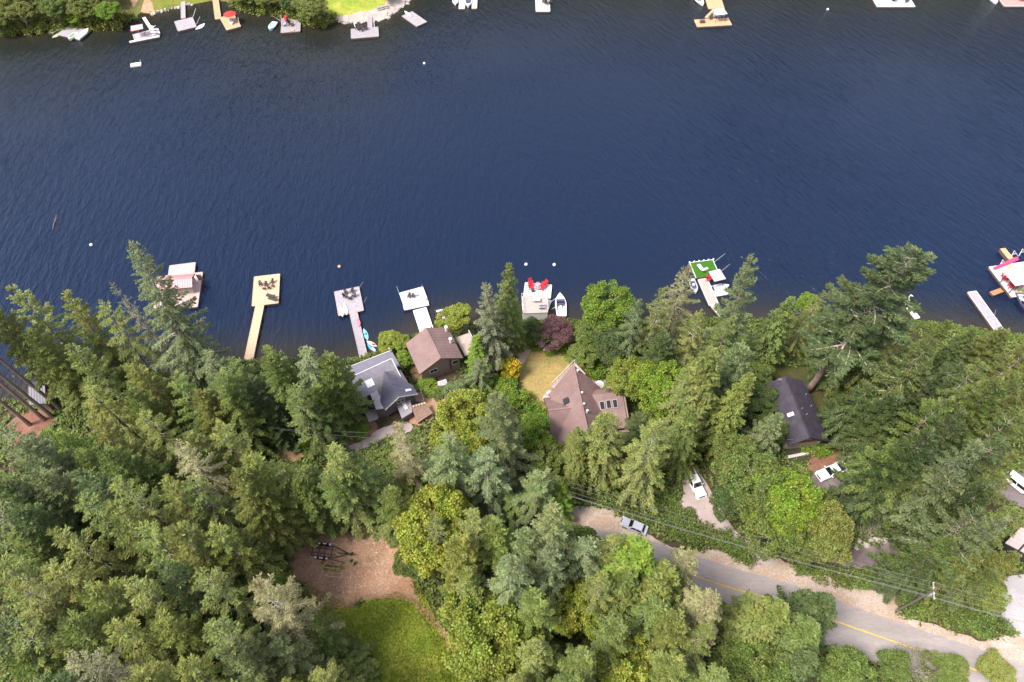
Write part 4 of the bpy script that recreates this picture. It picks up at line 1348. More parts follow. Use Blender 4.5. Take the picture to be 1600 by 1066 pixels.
# ---- far shore
for (k, px, py, h, r, c, lab) in (
 ("maple", 6, 50, 9, 5.4, "MG", "green leafy tree in the far bank's left corner"),
 ("maple", 48, 48, 9, 5.0, "OL", "olive leafy tree second from the left on the far bank"),
 ("maple", 98, 38, 9, 5.0, "MG", "green leafy tree behind the moored white boats"),
 ("maple", 142, 38, 9, 5.2, "OL", "olive leafy tree right of the moored white boats"),
 ("maple", 182, 40, 8, 4.8, "BG", "bright green small tree left of the cabana dock's ramp"),
 ("maple", 28, 26, 10, 5.6, "OL", "olive leafy tree in the second row of the far bank's left corner"),
 ("maple", 76, 20, 10, 5.6, "MG", "green leafy tree in the second row behind the white boats"),
 ("maple", 124, 16, 10, 5.6, "OL", "olive leafy tree in the second row right of the white boats"),
 ("maple", 168, 12, 10, 5.0, "MG", "green leafy tree at the top edge left of the sandy path"),
 ("alder", 120, 40, 4, 3.6, "BG", "bright green small tree overhanging the raft with the white boats"),
 ("maple", 390, 13, 6.5, 4.4, "MG", "green leafy tree right of the orange dock"),
 ("maple", 424, 18, 7, 4.4, "OL", "olive leafy tree behind the dock with coloured chairs"),
 ("maple", 458, 22, 6.5, 3.8, "DG", "dark green leafy tree behind the small grey gangway"),
 ("maple", 492, 37, 9, 5.8, "OL", "big olive leafy tree left of the far lawn"),
 ("maple", 440, 4, 9, 5.0, "MG", "green leafy tree at the top edge above the grey far dock"),
 ("maple", 474, 10, 8, 4.6, "OL", "olive leafy tree at the top edge left of the far lawn"),
 ("alder", 607, 2, 5, 2.6, "MG", "green small tree on the right rim of the far lawn"),
 ("alder", 582, -8, 5, 3.0, "DG", "dark small tree at the top of the far lawn"),
):
    plant(k, 0, 0, h, r, c, lab, group="leafy trees of the far bank", base=(px, py), hf=hfar, gx=GF)


for q, w_, n_ in ((((-40, 50), (70, 47), (110, 41), (150, 41), (186, 40), (203, 29)), 4.5, 16000), (((366, 6), (400, 16), (440, 22), (478, 32), (500, 37), (516, 33)), 4.5, 12000)):
    foliage_mass("far_scrub", gf(*q), "leafy scrub along the far waterline", "scrub", w_, 3.0, "OL", n_, .5, kind="stuff", hf=hfar)


# a wood on the rising bank beyond the picture: it is what the lake mirrors near the far side
def far_wood():
    g = np.random.default_rng(9)
    KB, KD, KN, KL, KW = [], [], [], [], []
    n = 1100
    x = g.uniform(-330, 330, n); y = np.interp(x, FSX, FSY) + 16 + g.uniform(0, 1, n) ** 1.4 * 150
    keep = ~((x > -52) & (x < -30) & (y < 235))
    for xx, yy in zip(x[keep], y[keep]):
        z = float(hfar(xx, yy)); H = g.uniform(16, 30); R = H * g.uniform(.16, .24)
        m = 90
        rel = g.uniform(0, 1, m)
        th = g.uniform(0, 6.28, m)
        b = np.stack([xx + R * .25 * rel * np.cos(th), yy + R * .25 * rel * np.sin(th), z + H * (1 - rel * .9)], 1)
        d = nz(np.stack([np.cos(th), np.sin(th), np.full(m, -.25) + g.normal(0, .15, m)], 1))
        KB.append(b); KD.append(d); KN.append(nz(np.stack([g.normal(0, .3, m), g.normal(0, .3, m), np.ones(m)], 1)))
        KL.append(R * (rel * .85 + .15)); KW.append(np.full(m, 1.7) * (rel * .7 + .4))
    V, F = kites(np.concatenate(KB), np.concatenate(KD), np.concatenate(KN), np.concatenate(KL), np.concatenate(KW))
    o = link("far_wood", fast_mesh("far_wood", V, F, M_NEEDLE)); o["kind"] = "stuff"
    o.color = (*C_["DK"], 1)


far_wood()


# ferns and brambles on the forest floor
def undergrowth():
    g = np.random.default_rng(4)
    n = 120000
    x = g.uniform(-125, 135, n); y = g.uniform(8, 100, n)
    d = np.interp(x, SHX, SHY) - y
    ok = (d > 1.0)
    X, Y = x[ok], y[ok]
    for c in CLEAR:
        k = ~in_poly(c, X, Y); X, Y = X[k], Y[k]
    for c in HOUSE_CLEAR:
        k = ~in_poly(c, X, Y); X, Y = X[k], Y[k]
    m = len(X)
    z = hgt(X, Y)
    cl = np.sin(X * .31 + 2) * np.sin(Y * .37) + np.sin(X * .13) * .6
    k = cl > g.uniform(-1.6, .9, m)
    X, Y, z = X[k], Y[k], z[k]; m = len(X)
    B = []; D = []; N = []; Ln = []
    for j in range(5):
        th = g.uniform(0, 6.28, m)
        B.append(np.stack([X + g.normal(0, .12, m), Y + g.normal(0, .12, m), z + g.uniform(0, .5, m)], 1))
        D.append(nz(np.stack([np.cos(th), np.sin(th), g.uniform(.1, .8, m)], 1)))
        N.append(nz(np.stack([g.normal(0, .4, m), g.normal(0, .4, m), np.ones(m)], 1)))
        Ln.append(g.uniform(.35, .95, m))
    ln = np.concatenate(Ln)
    V, F = kites(np.concatenate(B), np.concatenate(D), np.concatenate(N), ln, ln * .42)
    o = link("undergrowth", fast_mesh("undergrowth", V, F, M_LEAF)); o["kind"] = "stuff"
    o.color = (*C_["MG"], 1)


def grass_tufts():
    g = np.random.default_rng(14)
    KB, KD, KN, KL = [], [], [], []
    for (poly, n, hh) in GRASSY:
        xs = [p[0] for p in poly]; ys = [p[1] for p in poly]
        x = g.uniform(min(xs), max(xs), n); y = g.uniform(min(ys), max(ys), n)
        k = in_poly(poly, x, y); x, y = x[k], y[k]; m = len(x)
        th = g.uniform(0, 6.28, m)
        KB.append(np.stack([x, y, hgt(x, y)], 1)); KD.append(nz(np.stack([np.cos(th), np.sin(th), g.uniform(.6, 1.6, m)], 1)))
        KN.append(nz(g.normal(0, 1, (m, 3)))); KL.append(hh * g.uniform(.5, 1.4, m))
    ln = np.concatenate(KL)
    V, F = kites(np.concatenate(KB), np.concatenate(KD), np.concatenate(KN), ln, ln * .3)
    o = link("grass", fast_mesh("grass", V, F, M_LEAF)); o["kind"] = "stuff"
    o.color = (.27, .32, .035, 1)


GRASSY = [([(p.x, p.y) for p in gp((470, 905), (520, 935), (560, 945), (620, 925), (660, 940), (690, 985), (712, 1030), (720, 1090), (560, 1100), (500, 1000))], 42000, .28),
          ([(p.x, p.y) for p in gp((630, 850), (660, 880), (680, 960), (720, 1020), (730, 1080), (690, 1060), (660, 960), (640, 910))], 9000, .4),
          ([(p.x, p.y) for p in gp((500, 818), (560, 808), (610, 818), (625, 835), (560, 822), (510, 828))], 5000, .35)]
# ================================================================ BUILDINGS
V3 = Vector
UP = V3((0, 0, 1))


def flat(v):
    v = V3((v.x, v.y, 0)); return v.normalized()


def window(parent, c, right, out, w, h, frame=WHITE, bars=1, name="window", up=UP, depth=.10):
    m = MB(); fw = .09
    o = V3(c) - right * (w / 2) - up * (h / 2) - out * .03
    m.frame_box(o, right * w, up * fw, out * depth)
    m.frame_box(o + up * (h - fw), right * w, up * fw, out * depth)
    m.frame_box(o + up * fw, right * fw, up * (h - 2 * fw), out * depth)
    m.frame_box(o + up * fw + right * (w - fw), right * fw, up * (h - 2 * fw), out * depth)
    for k in range(bars):
        m.frame_box(o + up * fw + right * (w * (k + 1) / (bars + 1) - .025), right * .05, up * (h - 2 * fw), out * (depth * .7))
    f = m.build(name, frame, parent)
    g = MB().frame_box(o + up * fw + right * fw, right * (w - 2 * fw), up * (h - 2 * fw), out * .055)
    if parent.get("_world"):
        g.v = [(a - parent.location.x, b - parent.location.y, d - parent.location.z) for a, b, d in g.v]
    g.build("pane", GLASS, f)
    return f


def roof_plane(parent, quad, mat, name, th=.16, rib=.45, rib_mat=None, ribs_across=False, ribw=.045, ribh=.05):
    """quad: ridge0, ridge1, eave1, eave0"""
    q = [V3(p) for p in quad]
    r = MB().slab(q, th).build(name, mat, parent)
    if rib:
        m = MB()
        n_ = (q[1] - q[0]).cross(q[3] - q[0]).normalized()
        if n_.z < 0: n_ = -n_
        if not ribs_across:
            L = min((q[1] - q[0]).length, 1e9); k = max(2, int(max((q[1] - q[0]).length, (q[2] - q[3]).length) / rib))
            for i in range(k + 1):
                a = q[0].lerp(q[1], i / k); b = q[3].lerp(q[2], i / k)
                if (b - a).length < .15: continue
                d = (b - a); s = d.normalized().cross(n_) * ribw
                m.frame_box(a - s / 2 + n_ * .002, d, s, n_ * ribh)
        else:
            k = max(2, int(((q[3] - q[0]).length + (q[2] - q[1]).length) / 2 / rib))
            for i in range(1, k + 1):
                a = q[0].lerp(q[3], i / k); b = q[1].lerp(q[2], i / k)
                d = (b - a); s = d.normalized().cross(n_) * ribw
                m.frame_box(a - s / 2 + n_ * .002, d, s, n_ * ribh)
        if parent.get("_world"):
            L = parent.location
            m.v = [(a - L.x, b - L.y, c - L.z) for a, b, c in m.v]
        o = m.build("seams", rib_mat or mat, r); o["kind"] = "stuff"
    return r


def prism(parent, prof, along, mat, name):
    """extrude a closed profile of points along a vector"""
    p = [V3(a) for a in prof]; n = len(p)
    m = MB().add(p + [a + along for a in p], [tuple(range(n)), tuple(range(2 * n - 1, n - 1, -1))] + [((i + 1) % n, i, i + n, (i + 1) % n + n) for i in range(n)])
    bm_fix(m)
    return m.build(name, mat, parent)


def bm_fix(m):
    me = bpy.data.meshes.new("t"); me.from_pydata(m.v, [], m.f); me.validate()
    bm = bmesh.new(); bm.from_mesh(me); bmesh.ops.recalc_face_normals(bm, faces=bm.faces)
    m.v = [tuple(v.co) for v in bm.verts]; m.f = [tuple(v.index for v in f.verts) for f in bm.faces]
    bm.free(); bpy.data.meshes.remove(me)


def gable(parent, R0, R1, wE, wW, dE, dW, zb, roofm, wallm, trim, th=.16, rib=.45, inset=.5, endin=.6, across=False):
    """R0, R1 ridge ends; E = left hand of R0->R1"""
    t = flat(R1 - R0); n = V3((-t.y, t.x, 0))
    e0, e1 = R0 + n * wE - UP * dE, R1 + n * wE - UP * dE
    w0, w1 = R0 - n * wW - UP * dW, R1 - n * wW - UP * dW
    roof_plane(parent, [R0, R1, e1, e0], roofm, "roof_slope", th, rib, ribs_across=across)
    roof_plane(parent, [R0, R1, w1, w0], roofm, "roof_slope", th, rib, ribs_across=across)
    m = MB().frame_box(R0 - n * .14 - UP * .03, R1 - R0, n * .28, UP * .09)
    m.build("ridge_cap", roofm, parent)
    f = MB()
    for (a, b) in ((e0, e1), (w0, w1)):
        s = (n if a is e0 else -n) * .07
        f.frame_box(a - UP * (th + .04), b - a, s, UP * .17)
    for (a, b, sgn) in ((R0, e0, -1), (R0, w0, -1), (R1, e1, 1), (R1, w1, 1)):
        f.frame_box(a - UP * (th + .12), b - a, t * .07 * sgn, UP * (th + .06))
    f.build("fascia", trim, parent)
    zt = R0.z - th - .03
    ie, iw = wE - inset, wW - inset
    o = R0 + t * endin
    def at(k, z): return V3((o.x + n.x * k, o.y + n.y * k, z))
    prof = [at(-iw, zb), at(ie, zb), at(ie, zt - dE * ie / wE), at(0, zt), at(-iw, zt - dW * iw / wW)]
    prism(parent, prof, t * ((R1 - R0).length - 2 * endin), wallm, "walls")
    return t, n






# ---- the smaller mauve roofed house
def house_small():
    g = G(682, 588).z - .3
    zr, ze = g + 7.4, g + 4.7
    R0, R1 = P(665.7, 512.6, zr), P(688.3, 560, zr)
    t = flat(R1 - R0); n = V3((-t.y, t.x, 0))
    wE = .5 * ((P(704, 514.4, ze) - R0).dot(n) + (P(717.6, 554.6, ze) - R1).dot(n))
    wW = -.5 * ((P(634.6, 540, ze) - R0).dot(n) + (P(656, 584.5, ze) - R1).dot(n))
    h = thing("house", "small house with a plain mauve metal roof and brown gable wall by the lake", "house", (R1.x, R1.y, g), worldparts=True)
    gable(h, R0, R1, wE, wW, zr - ze, zr - ze, g - .5, MAUVE, BROWNWALL, MAUVED, rib=.42, endin=.7)
    # white framed attic vent, post, door and window on the camera side gable
    c = R1 - t * .7
    window(h, c + n * 1.0 - UP * 1.35 + t * .02, n, t, 1.1, .9, bars=1)
    window(h, c - n * 1.6 - UP * 4.4 + t * .02, n, t, 1.6, 1.2, bars=1)
    window(h, c + n * 3.0 - UP * 4.2 + t * .02, n, t, 1.3, 1.2, bars=0)
    MB().frame_box(c + n * 1.9 + t * .02 - UP * 6.4, n * .22, t * .12, UP * 4.3).build("post", MAUVED, h)
    # two pale pipes with cowls on the right slope
    for px, py in ((697, 513), (704, 532)):
        q = P(px, py, zr - 1.3)
        k = (q - R0).dot(n); q.z = zr - (zr - ze) * k / wE
        ch = MB().tube([q - UP * .3, q + UP * 1.3], .26, 10).build("chimney", WHITE, h)
        cp = MB().lathe([(.36, 0), (.36, .12), (.05, .24)], tuple(q + UP * 1.36), 10)
        L = h.location; cp.v = [(a - L.x, b - L.y, c_ - L.z) for a, b, c_ in cp.v]
        cp.build("cowl", WHITE, ch)
    # lower side deck on the right
    d0 = P(712, 528, g + 2.4)
    m = MB()
    for i in range(24):
        m.frame_box(d0 + t * (i * .21), n * 3.0, t * .19, UP * .06)
    o = m.build("side_deck", PALEDECK, h); o["kind"] = "stuff"
    f = MB()
    for i in range(6):
        f.frame_box(d0 + t * (i * .98) + n * 2.9 - UP * 2.6, n * .1, t * .1, UP * 3.6)
    f.frame_box(d0 + n * 2.9 + UP * 1.0, n * .1, t * 5.0, UP * .08)
    f.build("railing", WHITE, h)


house_small()


# ---- the grey house with the slate coloured dormer
def house_grey():
    g = G(590, 640).z - .2
    zr = g + 6.6
    h = thing("house", "grey roofed house with dark cross gable, skylights and flat lakeside deck roof", "house", (G(590, 640).x, G(590, 640).y, g), worldparts=True)
    A, B = P(545, 591.4, zr), P(611.5, 561, zr)          # lakeside edge of the main roof
    t = flat(B - A); s = V3((t.y, -t.x, 0))              # s points away from the lake
    Lm = (B - A).length + 2.6
    A = A - t * 2.6
    # main roof falls gently away from the lake
    D = max(3.6, (P(579, 613, zr - .9) - A).dot(s))
    E0, E1 = A + s * D - UP * 1.5, A + t * Lm + s * D - UP * 1.5
    A1 = A + t * Lm
    roof_plane(h, [A, A1, E1, E0], GREYROOF, "roof_slope", .2, 2.1, ribs_across=True, ribw=.07, ribh=.05)
    MB().frame_box(A - s * .12 - UP * .25, A1 - A, s * .12, UP * .33).build("fascia", WHITE, h)
    MB().frame_box(A1 - UP * .25 + t * .005, E1 - A1, t * .12, UP * .3).build("fascia", WHITE, h)
    w0 = A + t * .3 + s * .3; w0.z = g - .8
    prism(h, [w0, w0 + s * (D - .6), w0 + s * (D - .6) + UP * (zr - 1.4 - .3 - w0.z), w0 + UP * (zr - .3 - w0.z)], t * (Lm - .6), GREYWALL, "walls")
    # flat lakeside roof deck of dark membrane
    zd = zr - 2.6
    q = [P(532, 579, zd), P(604.5, 551, zd), P(614, 566, zd), P(540, 603, zd)]
    u = flat(q[1] - q[0]); Ld = (q[1] - q[0]).length + 2
    q0 = q[0] - u * 1.0
    dd = max(2.0, (A - s * .2 - q0).dot(s))
    dk = MB().frame_box(q0 - UP * .25, u * Ld, s * dd, UP * .25).build("deck_roof", MEMBR, h)
    MB().frame_box(q0 - UP * .3 - s * .1, u * Ld, s * .1, UP * .42).build("deck_edge", WHITE, h)
    MB().frame_box(q0 + u * .4 + s * .5 - UP * 6.0, u * (Ld - .8), s * (dd - .6), UP * 5.7).build("lower_walls", GREYWALL, h)
    MB().tube([q0 + u * (Ld - .4) + s * .2, q0 + u * (Ld - .4) + s * .2 + UP * 1.4], .12, 8).build("chimney", WHITE, h)
    # square skylight
    def on_main(px, py, dz=.0):
        p = P(px, py, zr - .7)
        for _ in range(5):
            k = (p - A).dot(s); p = P(px, py, zr - 1.5 * k / D)
        return p + UP * dz
    fall = (s * D - UP * 1.5).normalized(); upn = t.cross(fall); upn = upn if upn.z > 0 else -upn
    c = on_main(578, 599)
    sk = MB().frame_box(c - t * .75 - fall * .75, t * 1.5, fall * 1.5, upn * .18).build("skylight", WHITE, h)
    # dark cross gable
    zp = zr + .35
    R0 = P(601, 580.5, zp); R1 = P(624.5, 619.5, zp)
    tr = flat(R1 - R0); tr = (tr + s * 1.2).normalized(); n = V3((-tr.y, tr.x, 0))
    Ld2 = (R1 - R0).length
    R1 = R0 + tr * Ld2
    wE, wW, dr = 3.6, 3.3, 2.0
    e1, w1 = R1 + n * wE - UP * dr, R1 - n * wW - UP * dr
    def meet(wd, sg):                                     # where the eave meets the main roof
        k0 = (R0 - A).dot(s)
        return R0 + n * (wd * sg) + tr * 4.4 - UP * dr
    roof_plane(h, [R0, R1, e1, meet(wE, 1)], SLATE, "roof_slope", .16, 1.5, ribw=.05)
    roof_plane(h, [R0, R1, w1, meet(wW, -1)], SLATE, "roof_slope", .16, .5)
    f = MB()
    for a, b in ((R1, e1), (R1, w1)):
        f.frame_box(a - UP * .3, b - a, tr * .1, UP * .3)
    f.build("fascia", WHITE, h)
    o = R1 - tr * .6
    pr = [o - n * (wW - .5) + UP * (-5.6), o + n * (wE - .5) + UP * (-5.6), o + n * (wE - .5) - UP * (.25 + dr * (wE - .5) / wE), o - UP * .25, o - n * (wW - .5) - UP * (.25 + dr * (wW - .5) / wW)]
    prism(h, pr, -tr * 6.0, GREYWALL, "walls")
    window(h, o + tr * .02 - UP * 2.6 + n * .2, n, tr, 1.6, 1.1, bars=1)
    kk = e1.lerp(meet(wE, 1), .28).lerp(R1.lerp(R0, .28), .38)
    f2 = (e1 - R1).normalized(); up2 = tr.cross(f2); up2 = up2 if up2.z > 0 else -up2
    MB().frame_box(kk - f2 * .6 - tr * .25, f2 * 1.2, tr * .5, up2 * .22).build("skylight", WHITE, h)
    # small light grey dormer left of it
    z3 = zr - 1.1
    a0, a1 = P(578.5, 616, z3), P(589, 610, z3); b1, b0 = P(604.5, 637.5, z3 - .9), P(587.5, 640, z3 - .9)
    roof_plane(h, [a0, a1, b1, b0], PANELROOF, "roof_slope", .2, .9, ribs_across=True)
    m = MB().slab([a0 - UP * .25 + s * .4, a1 - UP * .25 + s * .4, b1 - UP * .25 - s * .3, b0 - UP * .25 - s * .3], 4.2)
    m.build("walls", GREYWALL, h)
    # low dark eave at the left and pale flat terrace below it
    z4 = g + 2.6
    roof_plane(h, [P(563, 626, z4 + .6), P(578, 622, z4 + .6), P(584, 637, z4), P(558, 633, z4)], SLATE, "roof_slope", .2, .6)
    z5 = g + .5
    MB().slab([P(567, 638, z5), P(590, 640, z5), P(600, 654, z5), P(580, 668, z5)], .7).build("terrace", PATIO, h)
    st = MB()
    for i in range(5):
        p = P(569 + i * 3.6, 662 - i * 1.0, g + .3 - i * .0)
        st.frame_box(p - UP * .6, t * .35, s * 1.6, UP * (.6 + i * .05))
    st.build("steps", GREYWALL, h)
    # low flat wing at the right with a tall skylight
    z6 = g + 3.2
    c0, c1, c2, c3 = P(618, 629, z6), P(641, 620, z6), P(644, 644, z6), P(628, 654, z6)
    MB().slab([c0, c1, c2, c3], .3).build("flat_roof", PANELROOF, h)
    cc = (c0 + c1 + c2 + c3) / 4
    MB().slab([cc + (x - cc) * .92 - UP * .31 for x in (c0, c1, c2, c3)], 3.4).build("walls", GREYWALL, h)
    c = P(633, 635, z6)
    MB().frame_box(c - tr * .8 - n * .35, tr * 1.6, n * .7, UP * .2).build("skylight", WHITE, h)
    # brown shingled shed
    zs_ = g + 2.8
    sh = thing("shed", "low brown shingled shed right of the grey house", "shed", (P(655, 640, g).x, P(655, 640, g).y, g), worldparts=True)
    q = [P(642.5, 635, zs_ + .5), P(664, 629, zs_ + .5), P(676, 645, zs_), P(652, 661, zs_)]
    m = MB()
    for i in range(7):
        a, b = q[0].lerp(q[3], i / 7), q[1].lerp(q[2], i / 7)
        a2, b2 = q[0].lerp(q[3], (i + 1.12) / 7), q[1].lerp(q[2], (i + 1.12) / 7)
        m.slab([a, b, b2 + UP * .05, a2 + UP * .05], .07)
    o = m.build("shingle_courses", SHINGLE, sh); o["kind"] = "stuff"
    c = sum(q, V3((0, 0, 0))) / 4
    MB().slab([c + (x - c) * .86 - UP * .2 for x in q], 3.0).build("walls", BROWNWALL, sh)
    f = MB()
    for i in range(5):
        a = q[0].lerp(q[1], i / 5 + .08)
        f.frame_box(a + UP * .09, flat(q[1] - q[0]) * .4, flat(q[3] - q[0]) * .45, UP * .1)
    f.build("roof_boards", TIMBER, sh)
    dk = thing("deck", "small pale wooden deck above the brown shingled shed", "deck", tuple(P(655, 624, g + 1)), worldparts=True)
    q = [P(641, 616, g + 1.6), P(658, 612, g + 1.6), P(663, 628, g + 1.6), P(645, 627, g + 1.6)]
    m = MB()
    for i in range(12):
        m.slab([q[0].lerp(q[3], i / 12), q[1].lerp(q[2], i / 12), q[1].lerp(q[2], (i + .9) / 12), q[0].lerp(q[3], (i + .9) / 12)], .08)
    o = m.build("decking", SHINGLE, dk); o["kind"] = "stuff"
    f = MB()
    f.tube([q[1] + UP * 1.0, q[2] + UP * 1.0], .05, 6)
    for i in range(5):
        a = q[1].lerp(q[2], i / 4); f.tube([a - UP * 1.5, a + UP * 1.0], .05, 6)
    f.build("railing", PALEDECK, dk)


house_grey()


# ---- the larger mauve house with the prow roof
def house_prow():
    g = G(905, 640).z - .2
    zr, ze = g + 9.0, g + 4.6
    R0, R1 = P(896, 570.5, zr), P(914.5, 657, zr)
    R1 = R0 + (R1 - R0) * 1.32
    t = flat(R1 - R0); n = V3((-t.y, t.x, 0))
    wE, wW = 5.0, 4.8
    h = thing("house", "large mauve metal roofed house with pointed prow, side gable and three roof windows", "house", (R0.x, R0.y - 10, g), worldparts=True)
    pr = 3.0
    e0, w0 = R0 + n * wE - UP * (zr - ze) + t * pr, R0 - n * wW - UP * (zr - ze) + t * pr
    e1, w1 = R1 + n * wE - UP * (zr - ze), R1 - n * wW - UP * (zr - ze)
    roof_plane(h, [R0, R1, e1, e0], MAUVE, "roof_slope", .18, .5)
    roof_plane(h, [R0, R1, w1, w0], MAUVE, "roof_slope", .18, .5)
    MB().frame_box(R0 - n * .16 - UP * .03, R1 - R0, n * .32, UP * .1).build("ridge_cap", MAUVE, h)
    f = MB()
    for a, b in ((R0, e0), (R0, w0), (R1, e1), (R1, w1)):
        f.frame_box(a - UP * .34, b - a, t * .08 * (-1 if a is R0 else 1), UP * .26)
    f.frame_box(e0 - UP * .2, e1 - e0, n * .08, UP * .18); f.frame_box(w0 - UP * .2, w1 - w0, -n * .08, UP * .18)
    f.build("fascia", MAUVED, h)
    zt = zr - .24
    o = R0 + t * (pr + .8)
    def at(k, z): return V3((o.x + n.x * k, o.y + n.y * k, z))
    prism(h, [at(-wW + .6, g - .6), at(wE - .6, g - .6), at(wE - .6, zt - (zr - ze) * (wE - .6) / wE), at(0, zt), at(-wW + .6, zt - (zr - ze) * (wW - .6) / wW)],
          t * ((R1 - R0).length - pr - 1.4), BROWNWALL, "walls")
    # west cross gable
    zc = zr - 1.6
    C1 = P(903, 636, zc); C0 = P(854.6, 636.5, zc)
    u = -n; C1 = R0 + t * ((C1 - R0).dot(t)); C1.z = zc; Lc = (C1 - C0).length
    C0 = C1 + u * max(Lc * .93, 6.0)
    half = 4.6; dz = 3.4
    for sg in (1, -1):
        a, b = C0 + t * half * sg - UP * dz, C1 + t * half * sg - UP * dz
        roof_plane(h, [C1, C0, a, b], MAUVE, "roof_slope", .18, .45)
    MB().frame_box(C0 - t * .16 - UP * .03, C1 - C0, t * .32, UP * .1).build("ridge_cap", MAUVE, h)
    o2 = C0 - u * .6
    prism(h, [o2 - t * (half - .5) - UP * (zc - g + .6), o2 + t * (half - .5) - UP * (zc - g + .6), o2 + t * (half - .5) - UP * (.26 + dz * (half - .5) / half), o2 - UP * .26, o2 - t * (half - .5) - UP * (.26 + dz * (half - .5) / half)],
          -u * (Lc - 1.2), BROWNWALL, "walls")
    f = MB()
    for sg in (1, -1):
        f.frame_box(C0 - UP * .34, t * half * sg - UP * dz, u * .08, UP * .26)
    f.build("fascia", MAUVED, h)
    # east wing: shed roof with three roof windows in its lower face
    ztop = zr - 2.4
    D0 = R0 + t * ((P(919, 618, ztop) - R0).dot(t)) + n * 2.4; D0.z = ztop
    Lw = 6.0
    D1 = D0 + n * Lw
    D2, D3 = D1 + t * 6.4 - UP * 2.2, D0 + t * 6.4 - UP * 2.2
    roof_plane(h, [D0, D1, D2, D3], MAUVE, "roof_slope", .18, .5)
    back0, back1 = D0 - t * 1.6 - UP * 1.0, D1 - t * 1.6 - UP * 1.0
    roof_plane(h, [D0, D1, back1, back0], MAUVE, "roof_slope", .18, .5)
    # rounded end of the wing
    m = MB(); k = 8
    ring = []
    for i in range(k + 1):
        th = math.pi * i / k
        ring.append(D1.lerp(D2, .5) - t * (3.6 * math.cos(th)) + n * (1.0 * math.sin(th)) - UP * (.6 + 1.6 * (i / k)))
    for i in range(k):
        m.slab([D1.lerp(D2, .5) - UP * .3 - t * .1, ring[i], ring[i + 1]], .18)
    bm_fix(m); m.build("rounded_roof", MAUVE, h)
    prism(h, [D0 + t * -1.2 + UP * (g - .6 - D0.z), D0 + t * 6.0 + UP * (g - .6 - D0.z), D0 + t * 6.0 - UP * 2.4, D0 - UP * .3, D0 - t * 1.2 - UP * 1.0], n * (Lw + .5), BROWNWALL, "walls")
    fall = (D3 - D0).normalized(); upn = n.cross(fall); upn = upn if upn.z > 0 else -upn
    for px, py in ((941, 634), (951, 632), (961, 631)):
        p = P(px, py, ztop - 1.2)
        for _ in range(5):
            kx = (p - D0).dot(t); p = P(px, py, ztop - 2.2 * kx / 6.4)
        window(h, p + upn * .06, n, upn, .95, 1.6, bars=0, name="roof_window", up=-fall, depth=.16, frame=STONE)
    MB().frame_box(D3 + n * 4.4 - UP * .9 + t * .05, n * 3.4, t * .5, UP * .16).build("porch_roof", MAUVE, h)
    # vents and flue pipes, small dormer hatch
    for px, py, hh in ((902, 583, .7), (917, 646, .9), (909, 616, .3), (912, 634, .3)):
        p = P(px, py, zr - .9)
        kx = (p - R0).dot(n); p.z = zr - (zr - ze) * abs(kx) / wE
        MB().tube([p - UP * .2, p + UP * hh], .2, 8).build("vent_pipe", WHITE, h)
    p = P(884.5, 626, zr - 1.6); kx = abs((p - R0).dot(n)); p.z = zr - (zr - ze) * kx / wW
    hatch = MB().frame_box(p - n * .5 - t * .6 + UP * .05, n * .9 + UP * .7, t * 1.1, UP * .14).build("roof_hatch", BLACK, h)
    # pale deck round the prow
    zd = g + 1.5
    dk = thing("deck", "pale deck round the prow of the large mauve house", "deck", tuple(P(885, 585, zd)), worldparts=True)
    q = [P(862, 603, zd), P(895, 571, zd), P(914, 580, zd), P(900, 612, zd), P(868, 634, zd)]
    m = MB()
    a, b, c_, d_ = P(862, 602, zd), P(898, 566, zd), P(915, 584, zd), P(876, 626, zd)
    for i in range(36):
        m.slab([a.lerp(b, i / 36), a.lerp(b, (i + .92) / 36), d_.lerp(c_, (i + .92) / 36), d_.lerp(c_, i / 36)], .1)
    o_ = m.build("decking", PALEDECK, dk); o_["kind"] = "stuff"
    f = MB()
    for i in range(9):
        p = a.lerp(b, i / 8); f.tube([p - UP * 1.4, p + UP * 1.0], .05, 5)
    f.tube([a + UP * 1.0, b + UP * 1.0], .05, 5)
    f.build("railing", WHITE, dk)
    p0, p1 = P(863, 592, zd), P(870, 634, zd)
    return h, g, zd


h3, g3, zd3 = house_prow()
# things around it
for px, py, lab in ((853, 626, "wooden barrel with a pale lid, left of the pair by the mauve house"), (861, 627, "wooden barrel with a pale lid, right of the pair by the mauve house")):
    b = thing("barrel", lab, "barrel", tuple(G(px, py)), 0, "barrels by the mauve house")
    MB().lathe([(.62, 0), (.74, .35), (.78, .6), (.72, 1.0), (.66, 1.15)], n=16).build("staves", TIMBER, b)
    MB().lathe([(.66, 1.16), (.66, 1.22), (.3, 1.30)], n=16).build("lid", PALEDECK, b)
b = thing("grill", "covered grey barbecue beside the barrels", "grill", tuple(G(859, 617)), .3)
m = MB().box((0, 0, .5), (1.5, .75, .9)); m.build("cart", GREYCANVAS, b, bevel=.08)
MB().lathe([(.55, 0), (.5, .2), (.3, .38), (.05, .45)], (0, 0, .96), 12).build("hood", GREYCANVAS, b)
for px, py, lab, mt in ((936, 604, "white round patio table nearest the mauve house's wing", WHITE), (957, 605, "grey-white round patio table in the tree shade", GREYCANVAS), (966, 604, "small pale round stool in the tree shade", GREYCANVAS)):
    b = thing("patio_table", lab, "table", tuple(G(px, py)), 0, "patio tables")
    r = 1.0 if py == 604 and px < 940 else .75
    MB().lathe([(r, .70), (r, .76), (r * .96, .78)], n=20).build("tabletop", mt, b)
    MB().tube([(0, 0, 0), (0, 0, .70)], .06, 8).build("pedestal", STEEL, b)
    MB().lathe([(.35, 0), (.3, .05)], n=12).build("foot", STEEL, b)
sheet("stone_patio", gp((918, 600), (940, 594), (972, 596), (975, 612), (940, 616), (922, 618)), .04, PALECONC, jit=.1)
